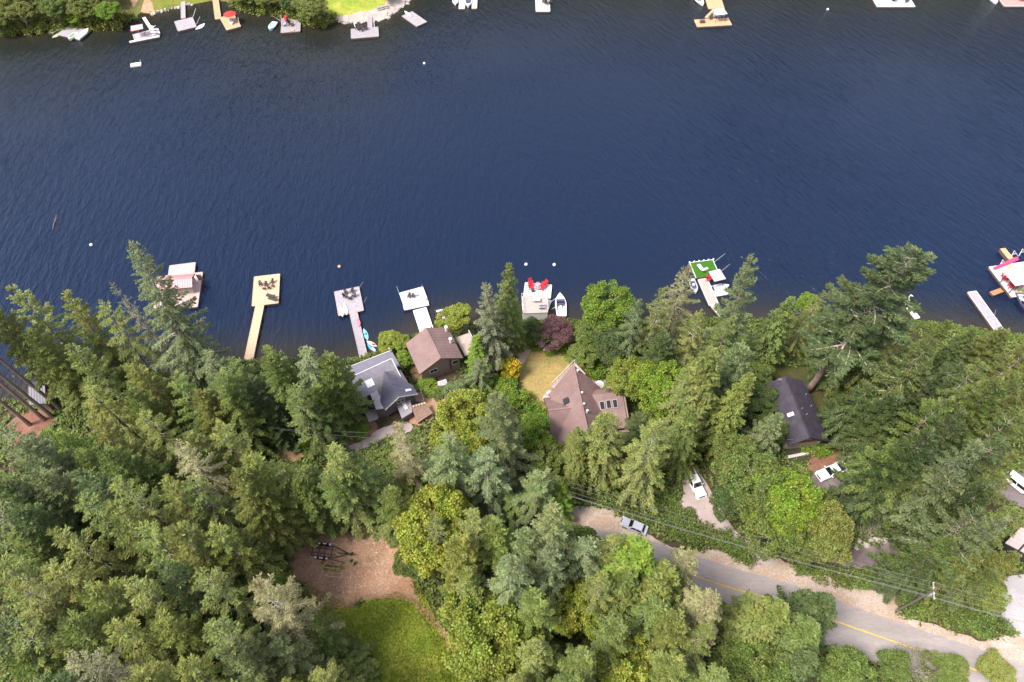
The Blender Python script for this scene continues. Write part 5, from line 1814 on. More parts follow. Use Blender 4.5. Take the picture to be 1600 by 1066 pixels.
b = thing("bench", "long white bench on the top edge of the dry lawn", "bench", tuple(G(856, 548)), math.radians(-8))
MB().box((0, 0, .45), (1.9, .75, .08)).build("seat", WHITE, b)
for sx in (-.8, .8):
    MB().box((sx, 0, .2), (.1, .6, .41)).build("leg", WHITE, b)


# ---- the dark roofed house
def house_dark():
    g = G(1250, 705).z - .2
    zr, ze = g + 5.8, g + 3.5
    R0, R1 = P(1227, 588, zr), P(1265.5, 684, zr)
    t = flat(R1 - R0); n = V3((-t.y, t.x, 0))
    wE = .5 * ((P(1255, 595, ze) - R0).dot(n) + (P(1294, 686, ze) - R1).dot(n))
    wW = -(P(1231.7, 694, ze) - R1).dot(n)
    h = thing("house", "long low house with dark ribbed metal roof and cream gable", "house", (R1.x, R1.y, g), worldparts=True)
    gable(h, R0, R1, wE, wW, zr - ze, zr - ze, g - .6, DARKROOF, CREAM, BLACK, rib=.62, across=True, endin=.8)
    c = R1 - t * .8
    window(h, c + n * 1.2 - UP * 1.75 + t * .02, n, t, 1.2, .75, bars=1, frame=GREYWALL)
    window(h, c + n * 3.0 - UP * 2.1 + t * .02, n, t, .8, .75, bars=0, frame=GREYWALL)
    window(h, c - n * 2.8 - UP * 2.0 + t * .02, n, t, 1.2, .75, bars=1, frame=GREYWALL)
    MB().frame_box(c - n * (wW - .7) - UP * 3.3 + t * .02, n * (wE + wW - 1.4), t * .12, UP * .55).build("trim_band", REDWOOD, h)
    def on(px, py, w, sg):
        p = P(px, py, zr - 1)
        for _ in range(5):
            k = abs((p - R0).dot(n)); p = P(px, py, zr - (zr - ze) * k / w)
        return p
    p = on(1235.5, 648, wW, -1)
    fall = (-n * wW - UP * (zr - ze)).normalized(); up_ = t.cross(fall); up_ = up_ if up_.z > 0 else -up_
    MB().frame_box(p - fall * .6 - t * .35, fall * 1.2, t * .7, up_ * .16).build("skylight", WHITE, h)
    for px, py in ((1259, 617), (1267, 635), (1253, 639), (1260, 648)):
        q = on(px, py, wE, 1)
        MB().tube([q - UP * .1, q + UP * .35], .11, 7).build("vent_pipe", STEEL, h)
    q = on(1214, 594, wW, -1)
    MB().frame_box(q - UP * .2, n * .7, t * .5, UP * .8).build("chimney", GREYWALL, h)


house_dark()
f = thing("fence", "short red-brown board fence at the end of the brown patio", "fence", tuple(G(1328, 704)), math.radians(-52))
for i in range(9):
    MB().box((i * .3 - 1.3, 0, .6 + .01 * (i % 3)), (.27, .03, 1.2)).build("board", REDWOOD, f)
MB().box((-.05, .04, .9), (2.7, .05, .1)).build("rail", REDWOOD, f)
for k in (-1.35, 1.3):
    MB().box((k, .06, .6), (.1, .1, 1.4)).build("post", REDWOOD, f)
b = thing("low_wall", "pale low wall in front of the dark roofed house", "wall", tuple(G(1252, 712)), math.radians(12))
MB().box((0, 0, .3), (5.5, .45, .6)).build("masonry", CONC, b, bevel=.03)
MB().box((0, 0, .64), (5.6, .55, .07)).build("coping", PATIO, b)

# ---- right edge: a pale building partly hidden, dark roof behind the bare trunks at left
def house_edge():
    g = G(1600, 850).z
    h = thing("house", "pale sheet roofed building cut by the right picture edge", "house", tuple(P(1600, 845, g)), worldparts=True)
    z = g + 3.2
    a, b, c, d = P(1570, 848, z + 1.0), P(1596, 822, z + 1.0), P(1670, 850, z), P(1640, 885, z)
    k = 3
    for i in range(k):
        q = [a.lerp(d, (i + .03) / k), b.lerp(c, (i + .03) / k), b.lerp(c, (i + .9) / k), a.lerp(d, (i + .9) / k)]
        roof_plane(h, q, CONC, "roof_panel", .14, .9)
    m = MB().slab([a.lerp(c, .04) - UP * .3, b.lerp(d, .04) - UP * .3, c.lerp(a, .05) - UP * .3, d.lerp(b, .05) - UP * .3], 3.6)
    m.build("walls", DARKMETAL, h)
house_edge()


def house_left():
    g = G(70, 640).z
    z = g + 4.0
    h = thing("house", "slate roofed cottage glimpsed between the bare trunks", "house", tuple(P(62, 612, g)), worldparts=True)
    R0, R1 = P(44, 604, z + 1.6), P(70, 601, z + 1.6)
    gable(h, R0, R1, 3.2, 3.2, 1.7, 1.7, g - .8, SLATE, BROWNWALL, BLACK, rib=.5)
house_left()

# ================================================================ DOCKS
DOCKN = 0


def rect_of(a, b, d, z):
    A, B, D = P(*a, z), P(*b, z), P(*d, z)
    u = flat(B - A); L = (B - A).length
    w = V3((-u.y, u.x, 0)); W = (D - A).dot(w)
    if W < 0: w = -w; W = -W
    return A, u, L, w, W


def dock(label, rects, mat, z=.55, cat="dock", along=None, board=.22, posts=0, name="dock", edge=None, zs=None):
    """rects: (A, B, D) picture marks of corner A, corner B next to it, corner D on the other side of A"""
    A0 = P(*rects[0][0], z)
    t = thing(name, label, cat, (A0.x, A0.y, 0), worldparts=True)
    t["group"] = "docks and floats on the lake"
    m = MB(); fr = MB(); ps = MB(); ed = MB()
    rr = random.Random(len(label))
    for i, r in enumerate(rects):
        zz = z + .012 * i
        A, u, L, w, W = rect_of(r[0], r[1], r[2], zz)
        su, sL, sw, sW = (u, L, w, W) if not (along and along[i]) else (w, W, u, L)
        n = max(2, int(sL / board))
        for k in range(n):
            m.frame_box(A + su * (sL * k / n) + UP * (-.05 + rr.uniform(-.006, .006)) - sw * rr.uniform(0, .02), su * (sL / n - .022), sw * (sW + rr.uniform(0, .02)), UP * .05)
        fr.frame_box(A + u * .05 + w * .05 - UP * (zz + .25), u * (L - .1), w * (W - .1), UP * (zz + .19))
        if edge:
            for (o, d1, l1, d2) in ((A, u, L, w), (A + w * (W - .1), u, L, w), (A, w, W, u), (A + u * (L - .1), w, W, u)):
                ed.frame_box(o - UP * .16 + UP * .004 * i, d1 * l1, d2 * .1, UP * .20)
        for k in range(posts):
            for q in (A + u * (.1 + (L - .2) * k / max(1, posts - 1)) - w * .1, A + u * (.1 + (L - .2) * k / max(1, posts - 1)) + w * (W + .1)):
                ps.tube([q - UP * 2.5, q + UP * .5], .09, 6)
    o = m.build("decking", mat, t); o["kind"] = "stuff"
    fr.build("float_frame", FLOAT, t)
    if ed.v: ed.build("edge_boards", edge, t)
    if ps.v: ps.build("piles", POLEW, t)
    return t


def rot_of(a, b, z=0.5):
    d = P(*b, z) - P(*a, z)
    return math.atan2(d.y, d.x)


# furniture kits --------------------------------------------------
def chair_kit(mat, name="deck_chair"):
    t = thing(name, "x", "chair")
    MB().box((0, .02, .34), (.56, .58, .05), rx=math.radians(8)).build("seat", mat, t)
    m = MB()
    for k in range(5):
        m.box((-.24 + k * .12, -.42, .72), (.10, .04, .86), rx=math.radians(24))
    m.build("backrest", mat, t)
    for s in (-1, 1):
        MB().box((s * .36, -.02, .58), (.13, .72, .04)).build("armrest", mat, t)
        MB().box((s * .33, .30, .28), (.07, .07, .56)).build("leg", mat, t)
        MB().box((s * .33, -.28, .28), (.07, .07, .56)).build("leg", mat, t)
    return Proto(t)


def lounger_kit(mat, name="sun_lounger"):
    t = thing(name, "x", "lounger")
    MB().box((0, .3, .34), (.66, 1.35, .09)).build("seat", mat, t)
    MB().box((0, -.62, .52), (.66, .75, .09), rx=math.radians(-32)).build("backrest", mat, t)
    for sx in (-.28, .28):
        for sy in (-.55, .85):
            MB().box((sx, sy, .15), (.06, .06, .3)).build("leg", STEEL, t)
    return Proto(t)


CHK = {k: chair_kit(m) for k, m in dict(dark=CHARCOAL, red=RED, grey=GREYCANVAS).items()}
LOK = {k: lounger_kit(m) for k, m in dict(dark=CHARCOAL, white=WHITE).items()}


def seat(kit, px, py, z, rz, label, group, s=1.15):
    p = P(px, py, z)
    return kit.put((p.x, p.y, z), rz, label, group, (s, s, s))


def parasol(px, py, z, r, mat, label, h=2.5, tilt=0):
    p = P(px, py, z + h)
    t = thing("parasol", label, "parasol", (p.x, p.y, z))
    m = MB(); n = 8
    vs = [(0, 0, h + .35)] + [(r * math.cos(2 * math.pi * k / n), r * math.sin(2 * math.pi * k / n), h - .15) for k in range(n)]
    m.add(vs + [(a * .98, b * .98, c - .04) for a, b, c in vs], [(0, 1 + k, 1 + (k + 1) % n) for k in range(n)] + [(n + 1, n + 2 + (k + 1) % n, n + 2 + k) for k in range(n)])
    m.build("canopy", mat, t)
    MB().tube([(0, 0, 0), (0, 0, h + .4)], .035, 6).build("pole", STEEL, t)
    MB().lathe([(.3, 0), (.28, .08)], n=10).build("base", CHARCOAL, t)
    return t


def shelter(a, b, d, z, h, mat, label, fl=None, pitch=.25, name="canopy_shelter"):
    """four posted shelter; a,b,d picture marks of its roof corners at height z+h"""
    A, u, L, w, W = rect_of(a, b, d, z + h)
    c = A + u * L / 2 + w * W / 2
    t = thing(name, label, "canopy", (c.x, c.y, z), worldparts=True)
    q = [A, A + u * L, A + u * L + w * W, A + w * W]
    top = c + UP * pitch
    m = MB()
    tp = [top + (x - c) * .35 for x in q]
    m.add(q + tp + [x - UP * .1 for x in q], [(0, 1, 5, 4), (1, 2, 6, 5), (2, 3, 7, 6), (3, 0, 4, 7), (4, 5, 6, 7), (1, 0, 8, 9), (2, 1, 9, 10), (3, 2, 10, 11), (0, 3, 11, 8), (11, 10, 9, 8)])
    bm_fix(m)
    m.build("roof", mat, t)
    for x in q:
        y = c + (x - c) * .9; y.z = z
        MB().frame_box(y - V3((.06, .06, 0)), V3((.12, 0, 0)), V3((0, .12, 0)), UP * (h - .03)).build("post", DARKMETAL if mat is not WHITE else WHITE, t)
    return t


def hull_mesh(L, W, hgt_, s1=.66, fl=.2, sharp=.5, inner=.78):
    n = 12
    def prof(s, k):
        return (W / 2) * k * (min(1.0, .86 + .3 * s) if s < sharp else max(0.0, 1 - ((s - sharp) / (1 - sharp)) ** 2.1))
    def loop(k, z, a, b, zb=0.0):
        pts = []
        for i in range(n + 1):
            s = i / n; x = -L / 2 + L * (a + (b - a) * s); pts.append((x, prof(a + (b - a) * s, k), z + zb * s ** 2))
        pts[-1] = (pts[-1][0], 0.0, pts[-1][2])
        pts2 = [(x, -y, zz) for x, y, zz in reversed(pts[:-1])]
        return pts + pts2
    rings = [loop(.55, -.22, .02, .96), loop(.94, hgt_ * .4, 0, .995, .1), loop(1.0, hgt_, 0, 1.0, .16), loop(.9, hgt_ + .03, .01, .985, .17)]
    m = MB(); N = len(rings[0])
    # inner cockpit rings share the vertex count of the outer ones
    def inner_loop(z, k, a, b):
        pts = []
        for i in range(n + 1):
            s = i / n; ss = a + (b - a) * s
            y = prof(min(ss, .9), k) * (1 if s < .75 else max(.0, 1 - ((s - .75) / .25) ** 2.5 * .999))
            pts.append((-L / 2 + L * ss, y, z))
        pts[-1] = (pts[-1][0], 0.0, pts[-1][2])
        return pts + [(x, -y, zz) for x, y, zz in reversed(pts[:-1])]
    r5 = inner_loop(hgt_ + .05, inner, .07, s1); r6 = inner_loop(fl, inner * .95, .08, s1 - .01)
    allr = rings + [r5, r6]
    vs = [p for r in allr for p in r]
    fs = [tuple(range(N - 1, -1, -1))]
    for j in range(len(allr) - 1):
        for i in range(N):
            i2 = (i + 1) % N
            fs.append((j * N + i, j * N + i2, (j + 1) * N + i2, (j + 1) * N + i))
    m.add(vs, fs)
    floor = MB().add(r6, [tuple(range(N))])
    bm_fix(m)
    return m, floor


def boat(label, px, py, L, W, head, hullm=GEL, floorm=NAVY, z=.1, h=.75, wind=True, motor=True, seats=2, s1=.66, name="motor_boat", cover=None, cat="boat", group="boats on the lake", gx=None):
    p = P(px, py, z + .4)
    t = thing(name, label, cat, (p.x, p.y, z), head, group)
    m, f = hull_mesh(L, W, h, s1)
    m.build("hull", hullm, t)
    f.build("cockpit_floor", floorm, t)
    if wind:
        x = -L / 2 + L * (s1 - .02)
        g = MB()
        g.slab([(x + .15, -W * .36, h + .1), (x + .15, W * .36, h + .1), (x - .45, W * .34, h + .55), (x - .45, -W * .34, h + .55)], .04)
        g.slab([(x + .1, W * .37, h + .1), (x - .9, W * .38, h + .1), (x - .8, W * .36, h + .4), (x - .4, W * .345, h + .55)], .04)
        g.slab([(x + .1, -W * .37, h + .1), (x - .9, -W * .38, h + .1), (x - .8, -W * .36, h + .4), (x - .4, -W * .345, h + .55)], .04)
        g.build("windscreen", GLASS, t)
    for k in range(seats):
        MB().box((-L * .06 - k * .16 * L, (W * .2 if k % 2 == 0 else -W * .2) if seats > 1 else 0, .48), (.55, .5, .5)).build("seat", WHITE, t, bevel=.06)
    if seats:
        MB().box((-L * .40, 0, .45), (.55, W * .66, .5)).build("bench_seat", WHITE, t, bevel=.06)
    if motor:
        o = MB().box((-L / 2 - .28, 0, .62), (.5, .42, .62)).build("outboard_motor", BLACK, t, bevel=.08)
        MB().box((-L / 2 - .24, 0, -.02), (.16, .12, .8)).build("motor_leg", DARKMETAL, o)
    if cover:
        MB().box((-L * .05, 0, h + .08), (L * .55, W * .74, .12)).build("cover", cover, t, bevel=.05)
    return t


def kayak(label, px, py, L, W, head, mat, z=.1, seat_hole=True, name="kayak", deckm=None, cat="kayak", group="kayaks and boards"):
    p = P(px, py, z + .1)
    t = thing(name, label, cat, (p.x, p.y, z), head, group)
    n = 14
    m = MB(); rings = []
    for k, zz in ((.55, -.06), (1.0, .1), (.92, .19), (.55, .24)):
        r = []
        for i in range(n):
            s = -1 + 2 * i / (n - 1); r.append((L / 2 * s * (1 if k > .6 else .97), W / 2 * k * max(.04, (1 - abs(s) ** 2.2)), zz + .06 * s * s))
        rings.append(r + [(x, -y, zz_) for x, y, zz_ in reversed(r)])
    N = 2 * n
    vs = [p_ for r in rings for p_ in r]
    fs = [tuple(range(N - 1, -1, -1)), tuple(range(3 * N, 4 * N))]
    for j in range(3):
        for i in range(N):
            i2 = (i + 1) % N; fs.append((j * N + i, j * N + i2, (j + 1) * N + i2, (j + 1) * N + i))
    m.add(vs, fs); m.build("hull", mat, t, smooth=False)
    if seat_hole:
        MB().lathe([(.3, .245), (.3, .29), (.22, .29), (.2, .25)], n=12).build("cockpit", BLACK, t)
    if deckm:
        MB().box((L * .18, 0, .26), (L * .3, W * .5, .03)).build("deck_pad", deckm, t)
    return t


def rod(parent, a, b, r=.05, mat=STEEL, name="mooring_whip"):
    return MB().tube([a, b], [r, r * .6], 6).build(name, mat, parent)


# ---- dock 1: pink float with boathouse
d = dock("pinkish float with three levels around the pink boathouse, leftmost near the shore", [((264.7, 415), (305.8, 409.8), (265, 436)), ((303, 426.5), (317, 425), (297, 481)), ((244, 458), (303, 452), (246, 484)), ((243, 433), (264, 430), (244, 458))], PINKDECK, .6, along=[0, 1, 1, 0], edge=PALEDECK)
def boathouse():
    z = .6
    hb = thing("boathouse", "boathouse with a pink gabled metal roof on the leftmost float", "boathouse", tuple(P(275, 445, z)), worldparts=True)
    R0, R1 = P(246, 438, z + 3.4), P(300, 433.5, z + 3.4)
    gm = pmat("pink_metal_roof", (.52, .26, .27), .45, .06, .7)
    t, n = gable(hb, R0, R1, 1.75, 2.05, .8, .95, z, gm, PALEDECK, MAUVED, rib=.5, endin=.35, inset=.3)
    window(hb, R1 - t * .35 + t * .02 - UP * 1.9 - n * .1, n, t, .8, .9, bars=0)
    dm = MB().frame_box(R1 + n * 1.75 - UP * 1.2 + t * .05, t * 1.1, n * .08, -UP * 2.0).build("door", BROWNWALL, hb)
boathouse()

# ---- dock 2: long yellow cedar dock
d = dock("long new yellow cedar walkway with a square platform", [((396.9, 432.5), (437.5, 427.8), (399.5, 478)), ((399.4, 476.5), (413.0, 476), (402, 566))], YELDECK, .65, along=[1, 0], edge=YELDECK)
A = P(438, 428.5, .7)
MB().box(tuple(V3((0, 0, .02)) + V3((A.x - d.location.x - .3, A.y - d.location.y - .3, .72))), (.9, .8, .1)).build("corner_cleat_box", WHITE, d)
for i, (px, py, rz, lab) in enumerate(((408, 446, .4, "left"), (416.5, 447, 0, "middle"), (425.5, 442.5, -.5, "right"))):
    seat(CHK["dark"], px, py, .67, rz + math.pi, "dark deck chair on the yellow platform, %s one of the back row" % lab, "chairs on the yellow platform", 1.0)
for i, (px, py, rz, lab) in enumerate(((413.5, 452, 0, "left"), (421, 451, .2, "middle"), (427, 448, -.3, "right"))):
    seat(CHK["dark"], px, py, .67, rz, "dark deck chair on the yellow platform, %s one of the front row" % lab, "chairs on the yellow platform", .8)
seat(LOK["dark"], 424, 464, .67, math.radians(70), "dark sun lounger at the yellow platform's lower right, upper one", "loungers on the yellow platform", 1.15)
seat(LOK["dark"], 427, 468.5, .67, math.radians(70), "dark sun lounger at the yellow platform's lower right, lower one", "loungers on the yellow platform", 1.15)

# ---- dock 3: pale T dock with boards
d = dock("pale bleached walkway and square platform in front of the grey house", [((522, 456), (561, 447.7), (531.7, 493.4)), ((545.7, 489), (558, 486), (566, 566))], PALEGREY, .6, along=[1, 0], edge=PALEDECK)
for a, b in (((561, 450), (567, 441)), ((569, 473), (573, 464))):
    rod(d, P(*a, .5), P(*b, 2.2), .05)
MB().box((P(571, 473, .5).x - d.location.x, P(571, 473, .5).y - d.location.y, .5), (.8, .35, .3)).build("dock_step", WHITE, d)
for i, (px, py, deg, lab) in enumerate(((541.5, 459.5, 215, "top left one"), (550.5, 457, 160, "top right one"), (540, 464.5, 250, "left one"), (553, 463.5, 110, "right one"), (547.5, 467.5, 0, "lowest one"))):
    seat(CHK["dark"], px, py, .62, math.radians(deg), "dark deck chair in the ring of five on the pale platform, " + lab, "ring of five chairs", 1.0)
fp = thing("fire_table", "small pale round table amid the ring of five chairs", "table", tuple(P(547, 463, .62)))
MB().lathe([(.42, .3), (.42, .4), (.3, .42)], n=14).build("tabletop", PALEDECK, fp); MB().lathe([(.3, 0), (.3, .3)], n=12).build("base", STONE, fp)
kayak("white paddle board on the pale platform, left one of the pair", 533.5, 486.5, 3.4, .95, rot_of((531, 478), (535, 494)), WHITE, .64, False, "paddle_board", cat="paddle board")
kayak("white paddle board on the pale platform, right one of the pair", 540, 483.5, 3.4, .95, rot_of((537.5, 475), (541.5, 491)), WHITE, .64, False, "paddle_board", cat="paddle board")
kayak("pink inflatable lying on the pale walkway", 559.5, 504, 2.5, 1.0, rot_of((557, 496), (562, 512)), PINKPALE, .62, False, "inflatable", cat="inflatable")
kayak("turquoise kayak floating at the pale walkway", 571.5, 523, 3.4, 1.0, rot_of((567, 513), (574, 532)), TURQ, .02, True)
kayak("white and red paddle board floating below the turquoise kayak", 581, 537.5, 2.8, .9, rot_of((573, 534), (588, 542)), WHITE, .02, False, "paddle_board", REDF, cat="paddle board")
kayak("blue and white kayak nearest the yellow-green garden tree", 581, 544, 3.2, .9, rot_of((573, 536), (588, 550)), BLUEP, .02, False, "kayak", WHITE)

# ---- dock 4: white dock
d = dock("bright white walkway with a stepped white platform and low seat edge", [((623.6, 458), (660.7, 447.8), (629, 478)), ((629.5, 476.5), (668.5, 468.5), (632, 485)), ((645, 485.5), (666, 480), (657, 520))], WHITEDECK, .6, along=[1, 1, 0], edge=WHITE)
rod(d, P(623.5, 458, .5), P(620, 448, 2.4), .06, WHITE); rod(d, P(660, 448, .5), P(659, 444, 1.4), .06)
MB().frame_box(P(621.5, 465, .45) - d.location, P(627, 475, .45) - P(621.5, 465, .45), V3((.7, .25, 0)), UP * .25).build("swim_step", PALEDECK, d)
seat(CHK["dark"], 639.5, 464.5, .62, 2.8, "small dark chair on the white platform, left one", "chairs on the white platform", .95)
seat(CHK["dark"], 646, 464.5, .62, 3.3, "small dark chair on the white platform, right one", "chairs on the white platform", .85)
kayak("thin green pool noodle on the white platform", 650.5, 462, 1.5, .22, rot_of((647, 463), (654, 461)), GREENP, .62, False, "pool_noodle", cat="pool toy", group="pool toys")
boat("black open ski boat with pale rim moored right of the white walkway", 690.5, 500, 6.2, 2.4, rot_of((686, 487), (693, 514)), BLACK, CHARCOAL, .1, .75, False, False, 2, .8)
b = bpy.data.objects[-1] if False else None

# ---- dock 5: white platform with red chairs, raised deck behind
d = dock("white platform with red chairs, its raised pale deck and side walk", [((820.3, 441.5), (862.5, 445), (818.6, 463)), ((854, 468), (862, 470), (851, 497))], WHITEDECK, .6, along=[1, 0], edge=WHITE)
zt = 3.0
hd = thing("boathouse", "flat topped boathouse with a railed pale roof deck behind the red chairs", "boathouse", tuple(P(834, 476, .6)), worldparts=True)
A, u, L, w, W = rect_of((814.8, 463), (854, 461.5), (814, 490), zt)
m = MB(); n_ = 26
for i in range(n_):
    m.frame_box(A + u * (L * i / n_) - UP * .06, u * (L / n_ - .02), w * W, UP * .06)
o = m.build("roof_deck", PALEDECK, hd); o["kind"] = "stuff"
MB().frame_box(A + u * .1 + w * .1 - UP * (zt - .3), u * (L - .2), w * (W - .2), UP * (zt - .4)).build("walls", WHITE, hd)
for (o_, d_, l_) in ((A, u, L), (A, w, W), (A + u * (L - .06), w, W)):
    k = max(2, int(l_ / 1.5))
    for i in range(k + 1):
        MB().frame_box(o_ + d_ * (l_ * i / k - .03), u * .07, w * .07, UP * 1.0).build("railing_post", BLACK, hd)
    MB().frame_box(o_ + UP * .98, d_ * l_, (w if d_ is u else u) * .07, UP * .06).build("handrail", WHITE, hd)
tb = thing("patio_table", "glass topped table on the railed roof deck", "table", tuple(P(838, 471, zt)))
MB().box((0, 0, .72), (1.7, 1.0, .04)).build("tabletop", GREYCANVAS, tb)
for sx in (-.75, .75):
    for sy in (-.4, .4):
        MB().box((sx, sy, .35), (.05, .05, .7)).build("leg", STEEL, tb)
for i, (px, py, lab) in enumerate(((844, 478, "upper left"), (849, 478, "upper right"), (844, 482, "lower left"), (849, 482, "lower right"))):
    seat(CHK["grey"], px, py, zt, .2, "grey chair on the railed roof deck, %s of four" % lab, "chairs on the roof deck", .9)
for i, (px, py, deg, lab) in enumerate(((829.5, 446, 200, "red deck chair at the white platform's left, upper one"), (829.5, 450.5, 190, "red deck chair at the white platform's left, lower one"),
                                       (846, 452, 150, "red deck chair at the white platform's right, lower one"), (850, 447.5, 130, "red deck chair at the white platform's right, upper one"))):
    seat(CHK["red"], px, py, .62, math.radians(deg), lab, "red chairs on the white platform", 1.45)
seat(CHK["grey"], 840.5, 451.5, .62, math.radians(180), "grey deck chair between the red chairs", "chairs on the white platform", 1.3)
st = thing("stool", "round dark stool below the red chairs", "stool", tuple(P(832.5, 455.5, .62)))
MB().lathe([(.4, .42), (.4, .5), (.3, .53)], n=14).build("seat", CHARCOAL, st); MB().lathe([(.3, 0), (.22, .42)], n=10).build("base", CHARCOAL, st)
bt = boat("white runabout with dark windscreen beside the red chair dock", 876, 477.5, 6.4, 2.5, rot_of((877, 491), (874.8, 462)), GEL, WHITE, .1, .9, True, False, 1, .62)
MB().box((.55, 0, 1.02), (1.6, 1.9, .12)).build("dash_cover", NAVY, bt, bevel=.05)
for a, b in (((862, 471), (869, 466)), ((862.5, 483), (868, 480))):
    w_ = thing("mooring_line", "white line holding the white runabout, %s one" % ("upper" if a[1] < 475 else "lower"), "rope", tuple(P(*a, .6)), worldparts=True)
    w_["group"] = "mooring lines"
    MB().tube([P(*a, .6), P(*b, .9)], .05, 5).build("rope", WHITE, w_)

# ---- dock 6: turf dock
d = dock("dock with a green turf platform, pale deck and gangway", [((1090, 436.8), (1105, 434.6), (1108, 478)), ((1109.5, 477), (1117.5, 473.5), (1118, 498))], PALEDECK, .6, along=[0, 0], edge=WHITE)
A, u, L, w, W = rect_of((1077, 410.5), (1114, 405.8), (1085, 435), .6)
MB().frame_box(A - UP * .6, u * L, w * W, UP * .55).build("platform", FLOAT, d)
MB().frame_box(A + u * .1 + w * .1 - UP * .045, u * (L - .2), w * (W - .2), UP * .06).build("turf", TURF, d)
e = MB()
for (o_, d1, l1, d2) in ((A, u, L, w), (A, w, W, u), (A + u * (L - .14), w, W, u)):
    e.frame_box(o_ - UP * .2, d1 * l1, d2 * .14, UP * .28)
e.build("edge_boards", WHITE, d)
bp = MB()
for i in range(6):
    bp.frame_box(A + u * (L * i / 5 - .12) - w * .1, u * .3, w * .3, UP * .32)
bp.build("corner_bumpers", WHITE, d)
rod(d, P(1116, 409.6, .6), P(1133, 396.5, 2.6), .07); rod(d, P(1127, 424, .6), P(1141, 412.5, 2.6), .07)
MB().frame_box(P(1094, 458, .62) - d.location, P(1104.5, 477, .62) - P(1094, 458, .62), V3((1.1, .2, 0)), UP * .75).build("storage_bench", WHITE, d)
seat(LOK["white"], 1095, 421, .62, math.radians(25), "pale sun lounger on the green turf platform", "turf dock furniture", 1.25)
bx = thing("storage_box", "small pale box at the canopy's corner on the turf", "box", tuple(P(1103, 422.5, .62)), .4)
MB().box((0, 0, .3), (.8, .6, .6)).build("body", WHITE, bx, bevel=.03); MB().box((0, 0, .63), (.86, .66, .06)).build("lid", PALEDECK, bx)
shelter((1107, 424.5), (1125, 420.3), (1113, 441), .6, 2.7, GREYCANVAS, "grey flat canopy beside the green turf platform")
for px, py, lab in ((1105.5, 434, "dark red cushioned chair under the canopy's left edge, upper one"), (1106, 438.5, "dark red cushioned chair under the canopy's left edge, lower one")):
    seat(CHK["red"], px, py, .62, 1.2, lab, "turf dock furniture", 1.1)
p = P(1124, 450, .3)
boat("grey covered boat on the white lift beside the turf dock", 1124.5, 450, 4.6, 1.9, rot_of((1113, 452), (1136, 447)), GEL, NAVY, .25, .6, False, False, 0, .8, cover=GREYCANVAS)
A, u, L, w, W = rect_of((1114, 456), (1139, 451.5), (1116, 463.5), .45)
t_ = thing("jet_ski_float", "white slotted drive-on float beside the turf dock's deck", "float", tuple(A), worldparts=True)
MB().frame_box(A - UP * .4, u * L, w * W, UP * .4).build("float_body", WHITE, t_, bevel=.06)
for i in range(5):
    MB().frame_box(A + u * (L * (.28 + .11 * i)) + w * (W * .25) + UP * .003, u * .16, w * (W * .5), UP * .05).build("roller", STEEL, t_)
boat("dark dinghy half hidden left of the turf dock's deck", 1084, 447, 4.2, 1.7, rot_of((1082, 437), (1089, 458)), GREYCANVAS, NAVY, .1, .5, False, True, 1, .75)

# ---- dock 7 and 8
d = dock("narrow white dock half hidden by the great shore fir", [((1401, 462), (1409, 460), (1426, 500))], WHITEDECK, .6, edge=WHITE)
seat(LOK["white"], 1419, 469, .62, 2.3, "white folding lounger on the half hidden dock", "half hidden dock furniture", 1.1)
bx = thing("parasol", "bright blue closed parasol glimpsed through the great shore fir", "parasol", tuple(P(1384, 479, .6)))
MB().lathe([(.75, 1.9), (.6, 2.05), (.08, 2.5)], n=8).build("canopy", BLUEP, bx); MB().tube([(0, 0, 0), (0, 0, 2.5)], .04, 6).build("pole", STEEL, bx)
d = dock("narrow weathered grey dock with boards along it near the right edge", [((1511.5, 456.5), (1525.5, 454.5), (1546, 517))], PALEGREY, .6, along=[1], edge=WHITE)
rod(d, P(1553, 497, .5), P(1556, 484, 2.2), .06); rod(d, P(1551, 499, .6), P(1559, 497, .7), .06)

# ---- dock 9: big dock at the right edge
d = dock("large white dock with canopy and red seats at the right picture edge", [((1545, 417), (1612, 407.5), (1578.5, 465))], WHITEDECK, .7, along=[1], edge=WHITE)
d2 = dock("small brown ramp on the left side of the large white dock", [((1546.5, 456), (1563, 450), (1549.5, 463))], pmat("ramp_boards", (.36, .19, .09), .8, .2, 2), .55, edge=None, name="ramp", cat="ramp")
d3 = dock("orange gangplank sticking out over the large white dock's upper edge", [((1562.5, 388.8), (1571, 387.5), (1573.5, 406))], ORANGE, .9, name="gangplank", cat="gangplank", edge=None)
shelter((1571.5, 428.5), (1602, 423), (1584, 447.5), .7, 2.8, BEIGE, "beige square canopy on the large white dock", pitch=.5)
p0, p1 = P(1553.5, 420, .9), P(1588.5, 404.5, .9)
rl = thing("foam_mat", "long pink foam mat roll lying on the large white dock", "mat", tuple(p0), worldparts=True)
MB().tube([p0, p0.lerp(p1, .4), p0.lerp(p1, .7), p1], [.35, .42, .5, .5], 10).build("roll", PINK, rl)
for px, py, s_, lab in ((1567, 435, 1.5, "red cushioned chair left of the beige canopy, upper one"), (1570, 437.5, 1.3, "red cushioned chair left of the beige canopy, lower one"), (1578, 449.5, 1.5, "red cushioned chair below the beige canopy, left one"),
                        (1585, 449, 1.5, "red cushioned chair below the beige canopy, middle one"), (1592, 447, 1.4, "red cushioned chair below the beige canopy, right one")):
    seat(CHK["red"], px, py, .72, 2.0 + px, lab, "red chairs on the large white dock", s_)
